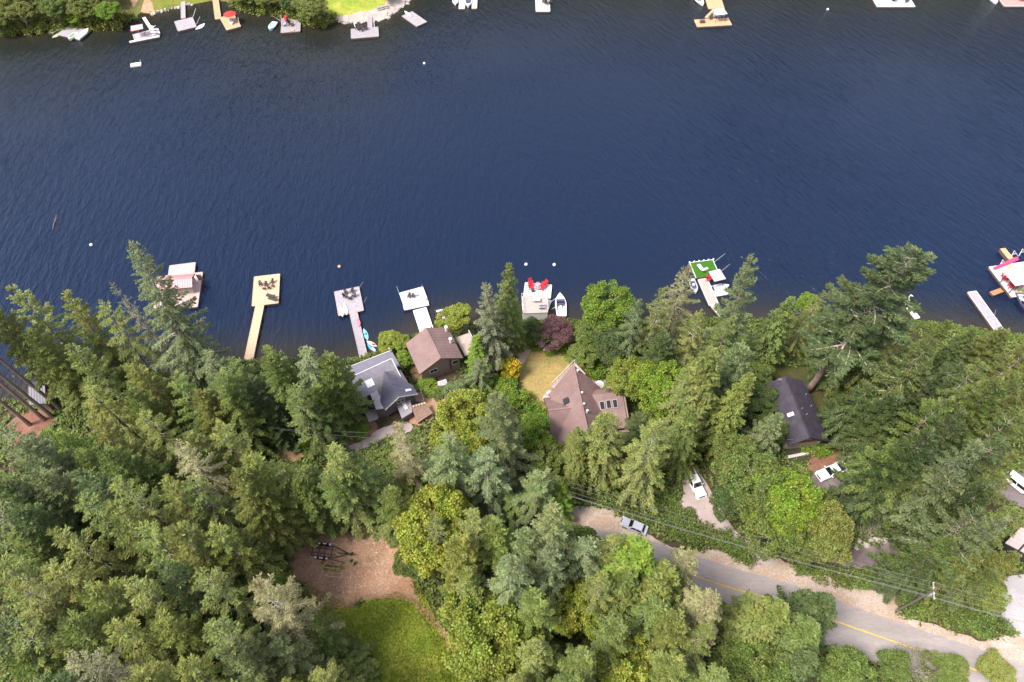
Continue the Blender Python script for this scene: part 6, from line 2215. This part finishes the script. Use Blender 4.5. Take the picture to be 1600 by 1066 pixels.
for i, (px, py) in enumerate(((1567, 412), (1585, 398), (1598, 395))):
    a, b, c_ = P(px - 6, py + 5, .5), P(px, py - 6, 1.8), P(px + 6, py + 3, .5)
    fr = thing("swim_ladder", "white bent tube ladder on the large white dock's upper edge, %s" % ("left one", "middle one", "right one")[i], "ladder", tuple(a), worldparts=True)
    fr["group"] = "tube ladders"
    MB().tube([a, b, c_], .07, 6).build("rails", WHITE, fr)
    MB().tube([a.lerp(b, .5), c_.lerp(b, .5)], .06, 6).build("rung", WHITE, fr)
kayak("small green and yellow toy tub on the large white dock", 1577, 417, 1.3, .7, .4, YELP, .72, False, "pool_toy", GREENP, cat="pool toy", group="pool toys")
tb = thing("planter_table", "leafy planter table under the beige canopy's lower edge", "planter", tuple(P(1592, 457, .72)))
MB().box((0, 0, .35), (1.6, .8, .7)).build("box", TIMBER, tb, bevel=.04)
mm = MB()
for i in range(40):
    a = RNG.uniform(-.7, .7); b_ = RNG.uniform(-.3, .3); mm.box((a, b_, .8), (.25, .18, .1), rx=RNG.uniform(-.6, .6), rz=RNG.uniform(0, 3))
o = mm.build("plants", pmat("planter_green", (.12, .18, .04), .8, .3, 6), tb); o["kind"] = "stuff"
boat("dark motor boat moored below the large white dock", 1600, 474, 5.5, 2.2, rot_of((1592, 463), (1604, 484)), NAVY, GREYCANVAS, .1, .8, True, True, 2, .64)

# ---- far shore docks
d = dock("wooden raft by the far trees with a pale corner and a gap", [((108, 39), (140, 46), (96, 56)), ((78, 51), (90, 43.5), (81, 53.5))], PALEGREY, .5, along=[0, 1])
boat("white pointed boat on the far wooden raft", 130, 53, 5.5, 2.0, rot_of((121, 61), (139, 46)), GEL, WHITE, .45, .6, False, False, 0, .7)
boat("small white boat with green floor on the far wooden raft", 113, 56.5, 3.8, 2.0, rot_of((117, 51), (107, 60)), GEL, GREENP, .45, .5, False, False, 0, .8)
kayak("pale green flat float left on the far wooden raft", 89, 55.5, 3.5, 1.6, rot_of((84, 58), (96, 51)), pmat("pale_green_float", (.36, .40, .2), .7, .1, 2), .1, False, "swim_float", cat="float", group="swim floats")

d = dock("pinkish dock with grey cabana and white loungers by the far shore", [((207, 54), (247, 44), (209.5, 63)), ((222, 28), (227, 26.5), (231.5, 50)), ((202, 64.5), (249, 55), (202.5, 67))], pmat("lilac_boards", (.58, .48, .50), .8, .1, 1.5), .6, along=[1, 0, 0], edge=WHITE)
shelter((204, 41), (222.5, 37.5), (205.3, 48.5), .6, 2.6, GREYCANVAS, "grey canopy over red seats on the far pinkish dock")
for i, px in enumerate((209, 216)):
    seat(CHK["red"], px, 51 - i, .62, 3.0, "red seat under the far grey canopy, %s one" % ("left", "right")[i], "red seats under the far canopy", 1.6)
for i in range(3):
    seat(LOK["white"], 239 + i * 1.4, 44 + i * 4.2, .62, math.radians(75), "white sun lounger on the far pinkish dock, %s of three" % ("top", "middle", "lowest")[i], "loungers on the far pinkish dock", 1.25)

d = dock("grey far dock with a long ramp from the bank", [((272, 33.7), (301, 26.8), (278, 49)), ((282, -2), (289, -3), (292, 28))], PALEGREY, .6, along=[0, 0], edge=PALEDECK)
rod(d, P(301.5, 27, .5), P(306, 13, 2), .07); rod(d, P(307, 38, .5), P(312.5, 26, 2), .07)
kayak("white square swim float beside the grey far dock", 313, 42, 4.0, 1.7, rot_of((306, 47), (321, 37)), WHITE, .05, False, "swim_float", cat="float", group="swim floats")
d = dock("orange far dock with a red parasol", [((354, 47.5), (376.7, 41.3), (345, 27)), ((331.5, -3), (341, -4.5), (345.5, 29))], ORANGE, .65, along=[1, 0], edge=PALEDECK)
parasol(358.5, 21.5, .65, 2.0, REDF, "red parasol on the orange far dock")
boat("white jet ski with blue seat on the orange far dock", 361.5, 33.5, 3.3, 1.5, rot_of((361, 27), (363, 40)), GEL, BLUEP, .68, .5, False, False, 1, .7, name="jet_ski")
rod(d, P(374, 38, .6), P(371.5, 27, 2.2), .08, WHITE)
d = dock("grey far dock with coloured chairs and a small gangway", [((440, 33), (470, 30.6), (431.5, 52)), ((452, 32), (459, 31.5), (459, 20))], GREYDECK, .6, along=[0, 0], edge=PALEDECK)
for i, (px, py, k, lab) in enumerate(((444.5, 35, "red", "red seat on the grey far dock with the gangway"), (444.5, 40.5, "grey", "grey seat on the grey far dock with the gangway"), (455.5, 40, "dark", "dark seat on the grey far dock with the gangway"))):
    seat(CHK[k], px, py, .62, 2.5 + i, lab, "seats on the grey far dock", 1.7)
kayak("yellow float toy lying on the grey far dock", 452, 37.5, 1.8, .9, 1.2, YELP, .62, False, "pool_toy", cat="pool toy", group="pool toys")
kayak("orange float toy at the front of the grey far dock", 457, 48, 1.5, .8, .5, ORANGE, .62, False, "pool_toy", cat="pool toy", group="pool toys")
rod(d, P(440, 34, .5), P(425, 24.5, 1.5), .07); rod(d, P(440.5, 32, .5), P(438.5, 24, 2), .08, WHITE)
boat("pale turquoise small boat beside the grey far dock", 425.5, 41, 4.6, 2.2, rot_of((430, 34), (420, 48)), pmat("pale_turquoise_gelcoat", (.5, .72, .72), .3, .05, 2), WHITE, .1, .6, False, True, 1, .75)
d = dock("wide grey far dock with a straight gangway from the beach", [((548, 45.5), (591, 42), (548.5, 60.5)), ((574, 19), (581.5, 18.5), (576, 45))], GREYDECK, .6, along=[0, 0], edge=PALEGREY)
rod(d, P(556, 45, .6), P(552.5, 35.5, 1.2), .12, WHITE, "ladder_rail"); rod(d, P(585, 43, .6), P(584, 32, 1.2), .10, WHITE, "ladder_rail")
for i, (px, py) in enumerate(((559, 46.5), (565, 48.5), (572, 46.5), (563, 44.5))):
    seat(CHK["dark"], px, py, .62, 2.6 + i * .4, "dark chair on the wide grey far dock, %s of four" % ("first", "third", "last", "second")[i], "chairs on the wide grey far dock", 1.4)
d = dock("drifting grey swim raft off the far beach", [((627.5, 25), (644, 17.8), (650, 42))], GREYDECK, .55, edge=PALEGREY, name="swim_raft", cat="raft")
kayak("white canoe lying on the drifting swim raft", 637.5, 22, 4.2, 1.1, rot_of((632, 17), (644, 27)), WHITE, .58, False, "canoe", cat="canoe")
for i, (px, py, lab) in enumerate(((594, 14.5, "left"), (602, 12.5, "right"))):
    p = GF(px, py)
    k = thing("picnic_table", "grey picnic table on the far beach, %s one" % lab, "table", tuple(p), .3, "picnic tables on the far beach")
    MB().box((0, 0, .74), (2.0, .8, .06)).build("tabletop", GREYDECK, k)
    for sy in (-.75, .75):
        MB().box((0, sy, .44), (2.0, .3, .05)).build("bench", GREYDECK, k)
    for sx in (-.7, .7):
        MB().box((sx, 0, .37), (.1, 1.4, .08)).build("frame", GREYDECK, k)
        MB().box((sx, 0, .2), (.1, .5, .68)).build("leg", GREYDECK, k)
d = dock("pale far slip dock open in the middle at the top edge", [((718, -8), (728, -8), (720, 14)), ((738, -8), (746.5, -8), (739, 13.5))], WHITEDECK, .6, edge=PALEDECK)
boat("white boat with dark cover in the far slip dock", 732, 3, 6.5, 2.5, math.radians(90) + math.pi, GEL, NAVY, .1, .8, False, False, 1, .8, cover=NAVY)
boat("small round white dinghy left of the far slip dock", 711.5, 2.5, 3.6, 2.0, math.radians(-85), GEL, GREYCANVAS, .1, .5, False, False, 1, .8, name="dinghy")
d = dock("pale far dock with dark chairs at the top edge", [((836, -12), (858, -12), (848, 18))], WHITEDECK, .6, edge=WHITE)
for i, (px, py) in enumerate(((850, 5), (855, 7), (860, 5))):
    seat(CHK["dark"], px, py, .62, 3 + i, "dark chair on the pale far dock at the top edge, %s of three" % ("left", "middle", "right")[i], "chairs on the pale far dock", 1.5)
d = dock("yellow far dock in two offset levels at the top edge", [((1101, -5), (1126, -5), (1112, 14)), ((1084.5, 31), (1138, 28), (1092.5, 42)), ((1101, 27), (1114, 14), (1112, 32))], ORANGE, .6, along=[0, 1, 0], edge=YELDECK)
shelter((1114, 15), (1130.5, 13), (1119, 24), .62, 2.5, BEIGE, "beige canopy on the yellow far dock", pitch=.3)
for i, (px, py) in enumerate(((1109, 30), (1113, 27), (1122, 28), (1129, 26.5))):
    seat(CHK["grey" if i else "dark"], px, py, .63, 2.4 + i * .5, "seat under the far beige canopy, %s of four" % ("first", "second", "third", "last")[i], "seats under the far beige canopy", 1.4)
bx = thing("crate", "dark red crate on the yellow far dock's left end", "crate", tuple(P(1097, 35.5, .62)), .1)
MB().box((0, 0, .35), (1.5, 1.0, .7)).build("body", MAUVED, bx, bevel=.03); MB().box((0, 0, .73), (1.56, 1.06, .06)).build("lid", MAUVED, bx)
boat("white and blue boat beside the yellow far dock at the top edge", 1092, 1, 6.0, 2.3, rot_of((1084, -8), (1100, 8)), GEL, NAVY, .1, .7, False, True, 2, .7)
d = dock("bright white far dock at the top edge right of centre", [((1361, -6), (1420, -6), (1371, 10.6)), ], WHITEDECK, .6, edge=WHITE)
tb = thing("patio_table", "grey round table with seats on the bright white far dock", "table", tuple(P(1396, 1, .62)))
MB().lathe([(1.0, .7), (1.0, .78)], n=16).build("tabletop", GREYCANVAS, tb); MB().lathe([(.5, 0), (.3, .7)], n=10).build("base", CHARCOAL, tb)
seat(LOK["dark"], 1416, 3, .62, math.radians(-50), "dark sun lounger on the bright white far dock", "bright white far dock furniture", 1.3)
d = dock("pinkish carpeted far dock in the top right corner", [((1556, -8), (1625, -8), (1566.5, 9.8))], pmat("pink_carpet", (.42, .26, .23), .95, .2, 2), .65, edge=WHITE)
seat(CHK["red"], 1595, 1, .67, 2.5, "red seat on the pinkish far dock in the corner", "corner dock furniture", 1.7)
boat("grey covered boat left of the corner dock", 1551, -1, 5.0, 2.2, math.radians(-80), GEL, GREYCANVAS, .1, .7, False, True, 0, .8, cover=GREYCANVAS)
# out on the water
t_ = thing("swim_raft", "small white raft drifting alone off the left far shore", "raft", tuple(P(213, 102.5, 0)), math.radians(14), "swim floats")
MB().box((0, 0, .22), (3.0, 1.7, .45)).build("float_body", WHITE, t_, bevel=.06); MB().box((0, 0, .47), (2.7, 1.45, .04)).build("deck", pmat("cream_deck", (.74, .66, .5), .7, .06, 2), t_)
MB().tube([(1.4, .8, .4), (1.45, .85, 1.1)], .06, 6).build("ladder_rail", WHITE, t_)
for px, py, lab, mt in ((663, 100, "white buoy alone in mid lake below the far raft", WHITE), (530.5, 417.5, "orange buoy above the pale platform", ORANGE), (822, 414, "white buoy above the red chair dock, left one", WHITE), (866, 414.5, "white buoy above the red chair dock, right one", WHITE), (143, 383.5, "white buoy above the left shore firs", WHITE), (1293, 15.5, "white buoy between two far docks at the top edge", WHITE)):
    b = thing("buoy", lab, "buoy", tuple(P(px, py, 0)), 0, "mooring buoys")
    MB().lathe([(.12, -.2), (.34, 0), (.4, .2), (.3, .42), (.1, .5)], n=12).build("float_ball", mt, b)
    MB().tube([(0, 0, .48), (0, 0, .68)], .04, 6).build("ring", STEEL, b)
lg = thing("driftwood", "dark drifting log off the left near shore", "log", tuple(P(86, 347, 0)), math.radians(100))
MB().tube([(-2.6, 0, 0), (-.8, .1, .06), (1.0, -.05, .03), (2.5, .2, -.02)], [.08, .14, .15, .09], 8).build("log", pmat("wet_wood", (.16, .11, .10), .6, .2, 3), lg)
MB().tube([(.6, 0, .05), (1.1, .5, .25)], [.05, .02], 5).build("branch", MATS["wet_wood"], lg)

# ================================================================ VEHICLES AND ROADSIDE
def tb_(m, x0, x1, W, z0, z1, i0, i1, iw):
    m.add([(x0, -W / 2, z0), (x1, -W / 2, z0), (x1, W / 2, z0), (x0, W / 2, z0), (x0 + i0, -W / 2 + iw, z1), (x1 - i1, -W / 2 + iw, z1), (x1 - i1, W / 2 - iw, z1), (x0 + i0, W / 2 - iw, z1)],
          [(3, 2, 1, 0), (4, 5, 6, 7), (0, 1, 5, 4), (1, 2, 6, 5), (2, 3, 7, 6), (3, 0, 4, 7)])


def vehicle(kind, label, cat, loc, rz, paint):
    t = thing({"pickup": "pickup_truck", "car": "parked_car", "van": "parked_van"}[kind], label, cat, loc, rz, "vehicles parked by the houses")
    W = 2.0 if kind != "car" else 1.82
    m = MB()
    if kind == "pickup":
        tb_(m, -1.25, 2.85, W, .42, .98, 0, .12, .04); tb_(m, .95, 2.75, W - .12, .98, 1.16, .05, .28, .12)
        cab = (-1.25, 1.15, 1.0, 1.86, .22, .75, .2); wx = (1.85, -1.85)
    elif kind == "car":
        tb_(m, -2.3, 2.3, W, .36, .86, .05, .15, .05); tb_(m, .75, 2.2, W - .14, .86, 1.0, .05, .35, .14)
        cab = (-1.9, .95, .88, 1.48, .55, .75, .2); wx = (1.4, -1.4)
    else:
        tb_(m, -2.5, 2.5, W, .4, 1.1, .05, .15, .05); tb_(m, 1.5, 2.4, W - .12, 1.1, 1.25, .05, .4, .14)
        cab = (-2.45, 1.7, 1.12, 2.0, .2, .8, .18); wx = (1.6, -1.5)
    bm_fix(m); m.build("body", paint, t, bevel=.07)
    x0, x1, z0, z1, i0, i1, iw = cab
    c = MB(); tb_(c, x0, x1, W - .1, z0, z1, i0, i1, iw); c.build("cab", paint, t, bevel=.06)
    wc = W - .1
    def lerp(a, b, k): return a + (b - a) * k
    g = MB()
    def front(k, s): return (lerp(x1, x1 - i1, k) + .02, s * (wc / 2 - iw * k - .12), lerp(z0, z1, k) + .025)
    g.add([front(.1, -1), front(.1, 1), front(.9, 1), front(.9, -1)], [(0, 1, 2, 3)])
    g.build("windscreen", GLASS, t)
    g = MB()
    def rear(k, s): return (lerp(x0, x0 + i0, k) - .015, s * (wc / 2 - iw * k - .14), lerp(z0, z1, k))
    g.add([rear(.25, -1), rear(.25, 1), rear(.85, 1), rear(.85, -1)], [(3, 2, 1, 0)])
    g.build("rear_window", GLASS, t)
    for s in (-1, 1):
        g = MB()
        def side(k, f): return (lerp(lerp(x0, x0 + i0, k), lerp(x1, x1 - i1, k), f), s * (wc / 2 - iw * k + .012), lerp(z0, z1, k))
        g.add([side(.15, .10), side(.15, .50), side(.85, .50), side(.85, .10)], [(0, 1, 2, 3)])
        g.add([side(.15, .54), side(.15, .90), side(.85, .90), side(.85, .54)], [(0, 1, 2, 3)])
        g.build("side_window", GLASS, t)
        MB().box((x1 - .35, s * (W / 2 + .12), z0 + .12), (.16, .24, .18)).build("mirror", paint, t, bevel=.03)
        xf = {"pickup": 2.86, "car": 2.27, "van": 2.47}[kind]
        MB().box((xf - .06, s * (W / 2 - .26), .84), (.16, .36, .18)).build("headlight", LAMP, t, bevel=.03)
        for x in wx:
            ty = MB()
            v = []; n = 16
            for yy in (0, .24):
                for k in range(n):
                    v.append((x + .37 * math.cos(2 * math.pi * k / n), s * (W / 2 - .23 + yy), .37 + .37 * math.sin(2 * math.pi * k / n)))
            ty.add(v, [tuple(range(n)), tuple(range(2 * n - 1, n - 1, -1))] + [(k, (k + 1) % n, n + (k + 1) % n, n + k) for k in range(n)])
            bm_fix(ty)
            w_ = ty.build("wheel", TYRE, t)
            ri = MB().tube([(x, s * (W / 2 - .02), .37), (x, s * (W / 2 + .02), .37)], .24, 12)
            ri.build("rim", RIM, w_)
    xf = {"pickup": 2.86, "car": 2.27, "van": 2.47}[kind]
    MB().box((xf - .03, 0, .70), (.12, W * .52, .22)).build("grille", BLACK, t)
    MB().box((xf - .02, 0, .47), (.22, W - .1, .18)).build("bumper", paint, t, bevel=.04)
    if kind == "pickup":
        b = MB()
        b.box((-2.08, 0, .62), (1.66, W - .2, .10)); b.build("bed_floor", BLACK, t)
        for s in (-1, 1):
            MB().box((-2.08, s * (W / 2 - .07), .86), (1.66, .12, .80)).build("bed_side", paint, t, bevel=.03)
            MB().box((-2.9, s * (W / 2 - .12), .98), (.08, .14, .3)).build("tail_light", TAIL, t)
        MB().box((-2.86, 0, .86), (.1, W - .04, .56)).build("tailgate", paint, t, bevel=.02)
        MB().box((-2.92, 0, .50), (.16, W - .1, .16)).build("rear_bumper", STEEL, t)
    return t


def heading(a, b):
    d = G(*b) - G(*a); return math.atan2(d.y, d.x)


p = G(1084, 757)
vehicle("pickup", "white pickup with an open bed on the concrete driveway", "pickup", (p.x, p.y, p.z + .03), heading((1070, 735), (1094, 775)), CARWHITE)
cg = thing("timber_load", "pile of sawn timber in the driveway pickup's bed", "timber", (p.x, p.y, p.z + .03), heading((1070, 735), (1094, 775)))
for i in range(8):
    MB().box((-2.05 + .02 * (i % 3), -.6 + .165 * i, .76 + .05 * (i % 2)), (1.35, .14, .14), rz=.04 * (i % 3 - 1)).build("plank", TIMBER, cg)
p = G(1297, 739)
vehicle("pickup", "white pickup parked below the dark roofed house's brown patio", "pickup", (p.x, p.y, p.z + .03), heading((1316, 730), (1280, 745)), CARWHITE)
p = G(990, 824)
vehicle("car", "silver car half hidden by the dense bright cedar", "car", (p.x, p.y, p.z + .03), heading((1010, 832), (975, 818)), CARSILVER)
p = G(1588, 760)
vehicle("van", "white van parked in the right edge yard", "van", (p.x, p.y, p.z + .03), heading((1560, 745), (1600, 772)), CARWHITE)
p = G(662, 597)
bt = thing("utility_trailer", "small white trailer at the foot of the smaller mauve house's gable", "trailer", tuple(G(692, 602)), math.radians(20))
MB().box((0, 0, .7), (1.8, 1.2, .5)).build("box", WHITE, bt, bevel=.04); MB().box((0, 0, .97), (1.5, .9, .06)).build("cover", GREYCANVAS, bt)
for s in (-1, 1):
    MB().tube([(0, s * .62, .3), (0, s * .78, .3)], .3, 12).build("wheel", TYRE, bt)
MB().box((1.3, 0, .45), (.9, .08, .08)).build("drawbar", STEEL, bt)

# black boat trailer on the dirt
a, b = G(489, 862), G(556, 868)
hd_ = math.atan2((b - a).y, (b - a).x)
c = (a + b) / 2
bt = thing("boat_trailer", "empty black boat trailer with white fenders on the red dirt", "trailer", (c.x, c.y, c.z + .05), hd_)
Lt = (b - a).length
x0 = -Lt / 2; x1 = Lt / 2
WT = 2.1
for s in (-1, 1):
    MB().box((x0 + Lt * .26, s * WT * .42, .58), (Lt * .52, .10, .14)).build("side_rail", DARKMETAL, bt)
    MB().tube([(x0 + Lt * .52, s * WT * .42, .58), (x0 + Lt * .82, s * .08, .55)], .07, 6).build("drawbar_arm", DARKMETAL, bt)
    MB().box((x0 + Lt * .30, s * WT * .2, .70), (Lt * .5, .12, .1)).build("bunk", MAUVED, bt)
    for k in (0, 1):
        xx = x0 + Lt * (.20 + .12 * k)
        w_ = MB().tube([(xx, s * (WT / 2 + .02), .36), (xx, s * (WT / 2 + .26), .36)], .36, 14).build("wheel", TYRE, bt)
        MB().tube([(xx, s * (WT / 2 + .265), .36), (xx, s * (WT / 2 + .28), .36)], .2, 10).build("rim", RIM, w_)
    MB().box((x0 + Lt * .26, s * (WT / 2 + .15), .80), (Lt * .19, .3, .05)).build("fender", BLACK, bt)
    MB().box((x0 + Lt * .26, s * (WT / 2 + .15), .833), (.6, .2, .02)).build("fender_step", WHITE, bt)
    for k in (-1, 1):
        MB().box((x0 + Lt * (.26 + .125 * k), s * (WT / 2 + .12), .72), (.34, .3, .12)).build("fender_end", WHITE, bt)
for k in (.02, .17, .30, .46):
    MB().box((x0 + Lt * k, 0, .52), (.1, WT * .84, .1)).build("cross_member", DARKMETAL, bt)
MB().box((x0 + Lt * .80, 0, .55), (Lt * .42, .12, .12)).build("drawbar", DARKMETAL, bt)
MB().box((x0 + Lt * .80, 0, .95), (.2, .2, .8)).build("winch_post", DARKMETAL, bt)
MB().tube([(x1 - .9, .16, 0), (x1 - .9, .16, .8)], .05, 6).build("jockey_wheel_leg", STEEL, bt)
p = G(494, 848)
b = thing("tail_board", "small white tail lamp board standing by the black trailer's rear", "board", tuple(p), hd_ + 1.2)
MB().box((0, 0, .5), (1.0, .06, .22)).build("board", WHITE, b); MB().box((0, 0, .2), (.08, .06, .42)).build("leg", STEEL, b)
# weathered timber frame
c = G(520, 892)
fr = thing("lumber_pallet", "weathered timber pallet lying on the dirt below the black trailer", "pallet", (c.x, c.y, c.z + .05), hd_)
for y in (-.95, -.3, .35, .95):
    MB().box((0, y, .1), (3.3, .12, .16), rz=.02 * (y > 0)).build("rail", TIMBER, fr)
for x in (-1.65, 1.65):
    MB().box((x, 0, .12), (.14, 2.15, .18)).build("end_board", STONE if x > 0 else TIMBER, fr)
p = G(533, 878)
pl = thing("pole", "dark loose pole lying between trailer and timber pallet", "pole", (p.x - 1.0, p.y + .2, p.z + .08), hd_ - .15)
MB().tube([(-1.8, 0, .05), (1.8, 0, .05)], .06, 6).build("shaft", DARKMETAL, pl)
mm = foliage_mass("weeds", gp((506, 880), (516, 888), (526, 884), (530, 892)), "yellowed weeds inside the timber pallet", "weeds", 1.4, .4, "OL", 900, .22)
mm.children[0].color = (.40, .30, .05, 1)
foliage_mass("weeds", gp((545, 862), (549, 866)), "green weed tuft at the black trailer's drawbar", "weeds", .3, .3, "MG", 180, .2)
foliage_mass("weeds", gp((551, 876), (556, 880)), "green weed clump right of the timber pallet", "weeds", .5, .35, "MG", 300, .2)

# stones along the drive and far beach
for (pts, n, lab, hf_, gx) in ((((1340, 852), (1360, 846), (1385, 842), (1398, 845)), 9, "pale boulder edging the asphalt driveway's upper side", hgt, G), (((522, 32), (545, 37), (560, 37), (600, 30), (620, 18), (636, 5)), 26, "pale boulder along the far beach waterline", hfar, GF), (((236, 24), (250, 20), (272, 14), (300, 8)), 14, "pale boulder along the far grassy bank", hfar, GF)):
    ln_ = smooth_loop([(q.x, q.y) for q in [gx(*a) for a in pts]], .5, closed=False)
    rk = None
    for i in range(n):
        q = ln_[int(i * (len(ln_) - 1) / max(1, n - 1))]
        if rk is None:
            m = MB(); bmx = bmesh.new(); bmesh.ops.create_icosphere(bmx, subdivisions=2, radius=.55)
            for v in bmx.verts:
                v.co *= 1 + RNG.uniform(-.2, .2)
            m.add([tuple(v.co) for v in bmx.verts], [tuple(v.index for v in f_.verts) for f_ in bmx.faces]); bmx.free()
            rk = m.build("boulder", STONE)
            o = rk
        else:
            o = rk.copy(); COL.objects.link(o)
        s_ = RNG.uniform(.6, 1.35)
        x, y = q.x + RNG.uniform(-.4, .4), q.y + RNG.uniform(-.4, .4)
        o.location = (x, y, float(hf_(x, y)) + .08); o.rotation_euler = (RNG.uniform(0, 3), 0, RNG.uniform(0, 6)); o.scale = (s_ * 1.2, s_, s_ * .7)
        o["label"] = lab; o["category"] = "boulder"; o["group"] = lab.replace("boulder", "boulders")

# low kerb logs of the asphalt drive, white panel box in the yard
a, b = G(1380, 893), G(1412, 868)
kb = thing("guard_rail", "low curved timber rail at the asphalt driveway's lower bend", "rail", tuple(a), worldparts=True)
for o_ in (V3((0, 0, 0)), V3((.9, -.5, 0))):
    MB().tube([a + o_ + UP * .35, a.lerp(b, .5) + o_ + V3((.2, -.2, .38)), b + o_ + UP * .35], .13, 7).build("rail", POLEW, kb)
    for k in (0.05, .5, .95):
        q = a.lerp(b, k) + o_; MB().tube([q - UP * .2, q + UP * .4], .1, 6).build("post", POLEW, kb)
c = G(1555, 941)
bx = thing("utility_box", "flat white lidded box with a dark handle on the pale concrete yard", "box", (c.x, c.y, c.z + .03), math.radians(-28))
MB().box((0, 0, .4), (2.1, 1.35, .8)).build("body", STONE, bx, bevel=.04); MB().box((0, 0, .84), (2.25, 1.5, .08)).build("lid", WHITE, bx)
MB().box((.1, 0, .91), (.2, .14, .06)).build("handle", BLACK, bx)

# power pole and wires
pz = G(1410, 958).z
HPOLE = 12.0
pt = P(1461, 922, pz + HPOLE)
pole = thing("power_pole", "wooden power pole with a crossarm above the roadside hedge", "pole", (pt.x, pt.y, float(hgt(pt.x, pt.y))))
H_ = pz + HPOLE - pole.location.z
MB().tube([(0, 0, -.5), (0, 0, H_ + .3)], [.2, .13], 10).build("shaft", POLEW, pole)
wd = flat(P(1566, 949, pz + HPOLE) - P(1150, 835, pz + HPOLE)); cw = V3((-wd.y, wd.x, 0))
MB().frame_box(V3((0, 0, H_ - .5)) - cw * 1.25 - wd * .06, cw * 2.5, wd * .12, UP * .14).build("crossarm", PALEDECK, pole)
for k in (-1.15, -.4, .45, 1.15):
    q = cw * k + UP * (H_ - .36)
    MB().lathe([(.06, 0), (.09, .1), (.06, .22)], tuple(q), 8).build("insulator", WHITE, pole)
MB().lathe([(.26, 0), (.28, .1), (.28, .75), (.2, .85)], (.35, 0, H_ - 2.6), 10).build("transformer", STEEL, pole)
far_l = P(890, 764, pz + 10.5) ; far_r = P(1700, 985, pz + HPOLE)
for i, (k, dz, r, lab) in enumerate(((1.15, -.14, .014, "topmost thin power wire along the road"), (.45, -.14, .013, "second thin power wire along the road"), (-.4, -.14, .013, "third thin power wire along the road"), (-1.15, -.14, .015, "fourth power wire along the road"), (0, -2.6, .028, "thick pale cable along the road below the power wires"))):
    w_ = thing("overhead_wire", lab, "wire", tuple(pole.location), worldparts=True); w_["group"] = "wires along the road"
    c = V3(pole.location) + UP * (H_ + dz) + cw * k
    L_ = V3(far_l) + cw * k + UP * (dz); R_ = V3(far_r) + cw * k + UP * dz
    pts = []
    for j in range(15):
        s_ = j / 14; q = L_.lerp(c, s_); q.z -= 4 * .9 * s_ * (1 - s_); pts.append(q)
    for j in range(1, 8):
        s_ = j / 7; q = c.lerp(R_, s_); q.z -= 4 * .5 * s_ * (1 - s_); pts.append(q)
    MB().tube(pts, r, 5).build("strand", WIRE, w_)
g0 = P(378, 664, G(395, 690).z + 9)
po = thing("power_pole", "thin utility pole with a short crossarm above the forest track", "pole", (g0.x, g0.y, float(hgt(g0.x, g0.y))))
hh = g0.z - po.location.z
MB().tube([(0, 0, -.5), (0, 0, hh + .4)], [.16, .11], 8).build("shaft", STONE, po)
MB().box((0, 0, hh), (1.7, .1, .12)).build("crossarm", STONE, po)
for i, dx in enumerate((-.75, .75)):
    w_ = thing("overhead_wire", "thin wire over the forest track, %s one" % ("upper", "lower")[i], "wire", tuple(po.location), worldparts=True); w_["group"] = "wires over the forest track"
    a = g0 + V3((dx, 0, .1)); b = P(575, 676 + i * 8, g0.z)
    MB().tube([a, a.lerp(b, .5) - UP * .8, b], .013, 5).build("strand", WIRE, w_)
# stump and bent log on the track, leaning snag by the drive
a = G(436, 700)
sn = thing("fallen_log", "bent pale fallen log beside the forest track", "log", tuple(a), worldparts=True)
MB().tube([G(432, 688) + UP * .3, G(440, 693) + UP * .4, G(450, 690) + UP * .5, G(458, 678) + UP * .9], [.22, .2, .16, .08], 7).build("log", pmat("bare_wood", (.36, .29, .23), .85, .2, 3), sn)
sn = thing("brush_pile", "grey tangle of dead branches beside the asphalt driveway", "branches", tuple(G(1362, 842)), worldparts=True)
m = MB()
for i in range(38):
    q = G(1350 + RNG.uniform(-12, 12), 842 + RNG.uniform(-14, 6)); th = RNG.normal(.9, .5); l_ = RNG.uniform(1.5, 4.5)
    m.tube([q + UP * .1, q + V3((math.cos(th) * l_, math.sin(th) * l_, RNG.uniform(.3, 1.6)))], [.05, .015], 4)
m.build("branches", M_LIMB, sn)

undergrowth()
grass_tufts()


def wood_chips():
    g = np.random.default_rng(21)
    poly = [(p.x, p.y) for p in gp((460, 870), (500, 826), (600, 828), (640, 890), (600, 930), (545, 945), (480, 930))]
    x = g.uniform(min(p[0] for p in poly), max(p[0] for p in poly), 1500); y = g.uniform(min(p[1] for p in poly), max(p[1] for p in poly), 1500)
    k = in_poly(poly, x, y); x, y = x[k], y[k]; m = len(x); th = g.uniform(0, 6.28, m)
    ln = g.uniform(.12, .5, m) * np.where(g.uniform(0, 1, m) < .1, 1.8, 1)
    V, F = kites(np.stack([x, y, hgt(x, y) + .075], 1), np.stack([np.cos(th), np.sin(th), th * 0 + .03], 1), np.stack([g.normal(0, .15, m), g.normal(0, .15, m), th * 0 + 1], 1), ln, ln * .4)
    o = link("wood_chips", fast_mesh("wood_chips", V, F, pmat("chip_wood", (.40, .28, .19), .9, .3, 1.5, col2=(.62, .48, .36)))); o["kind"] = "stuff"


wood_chips()
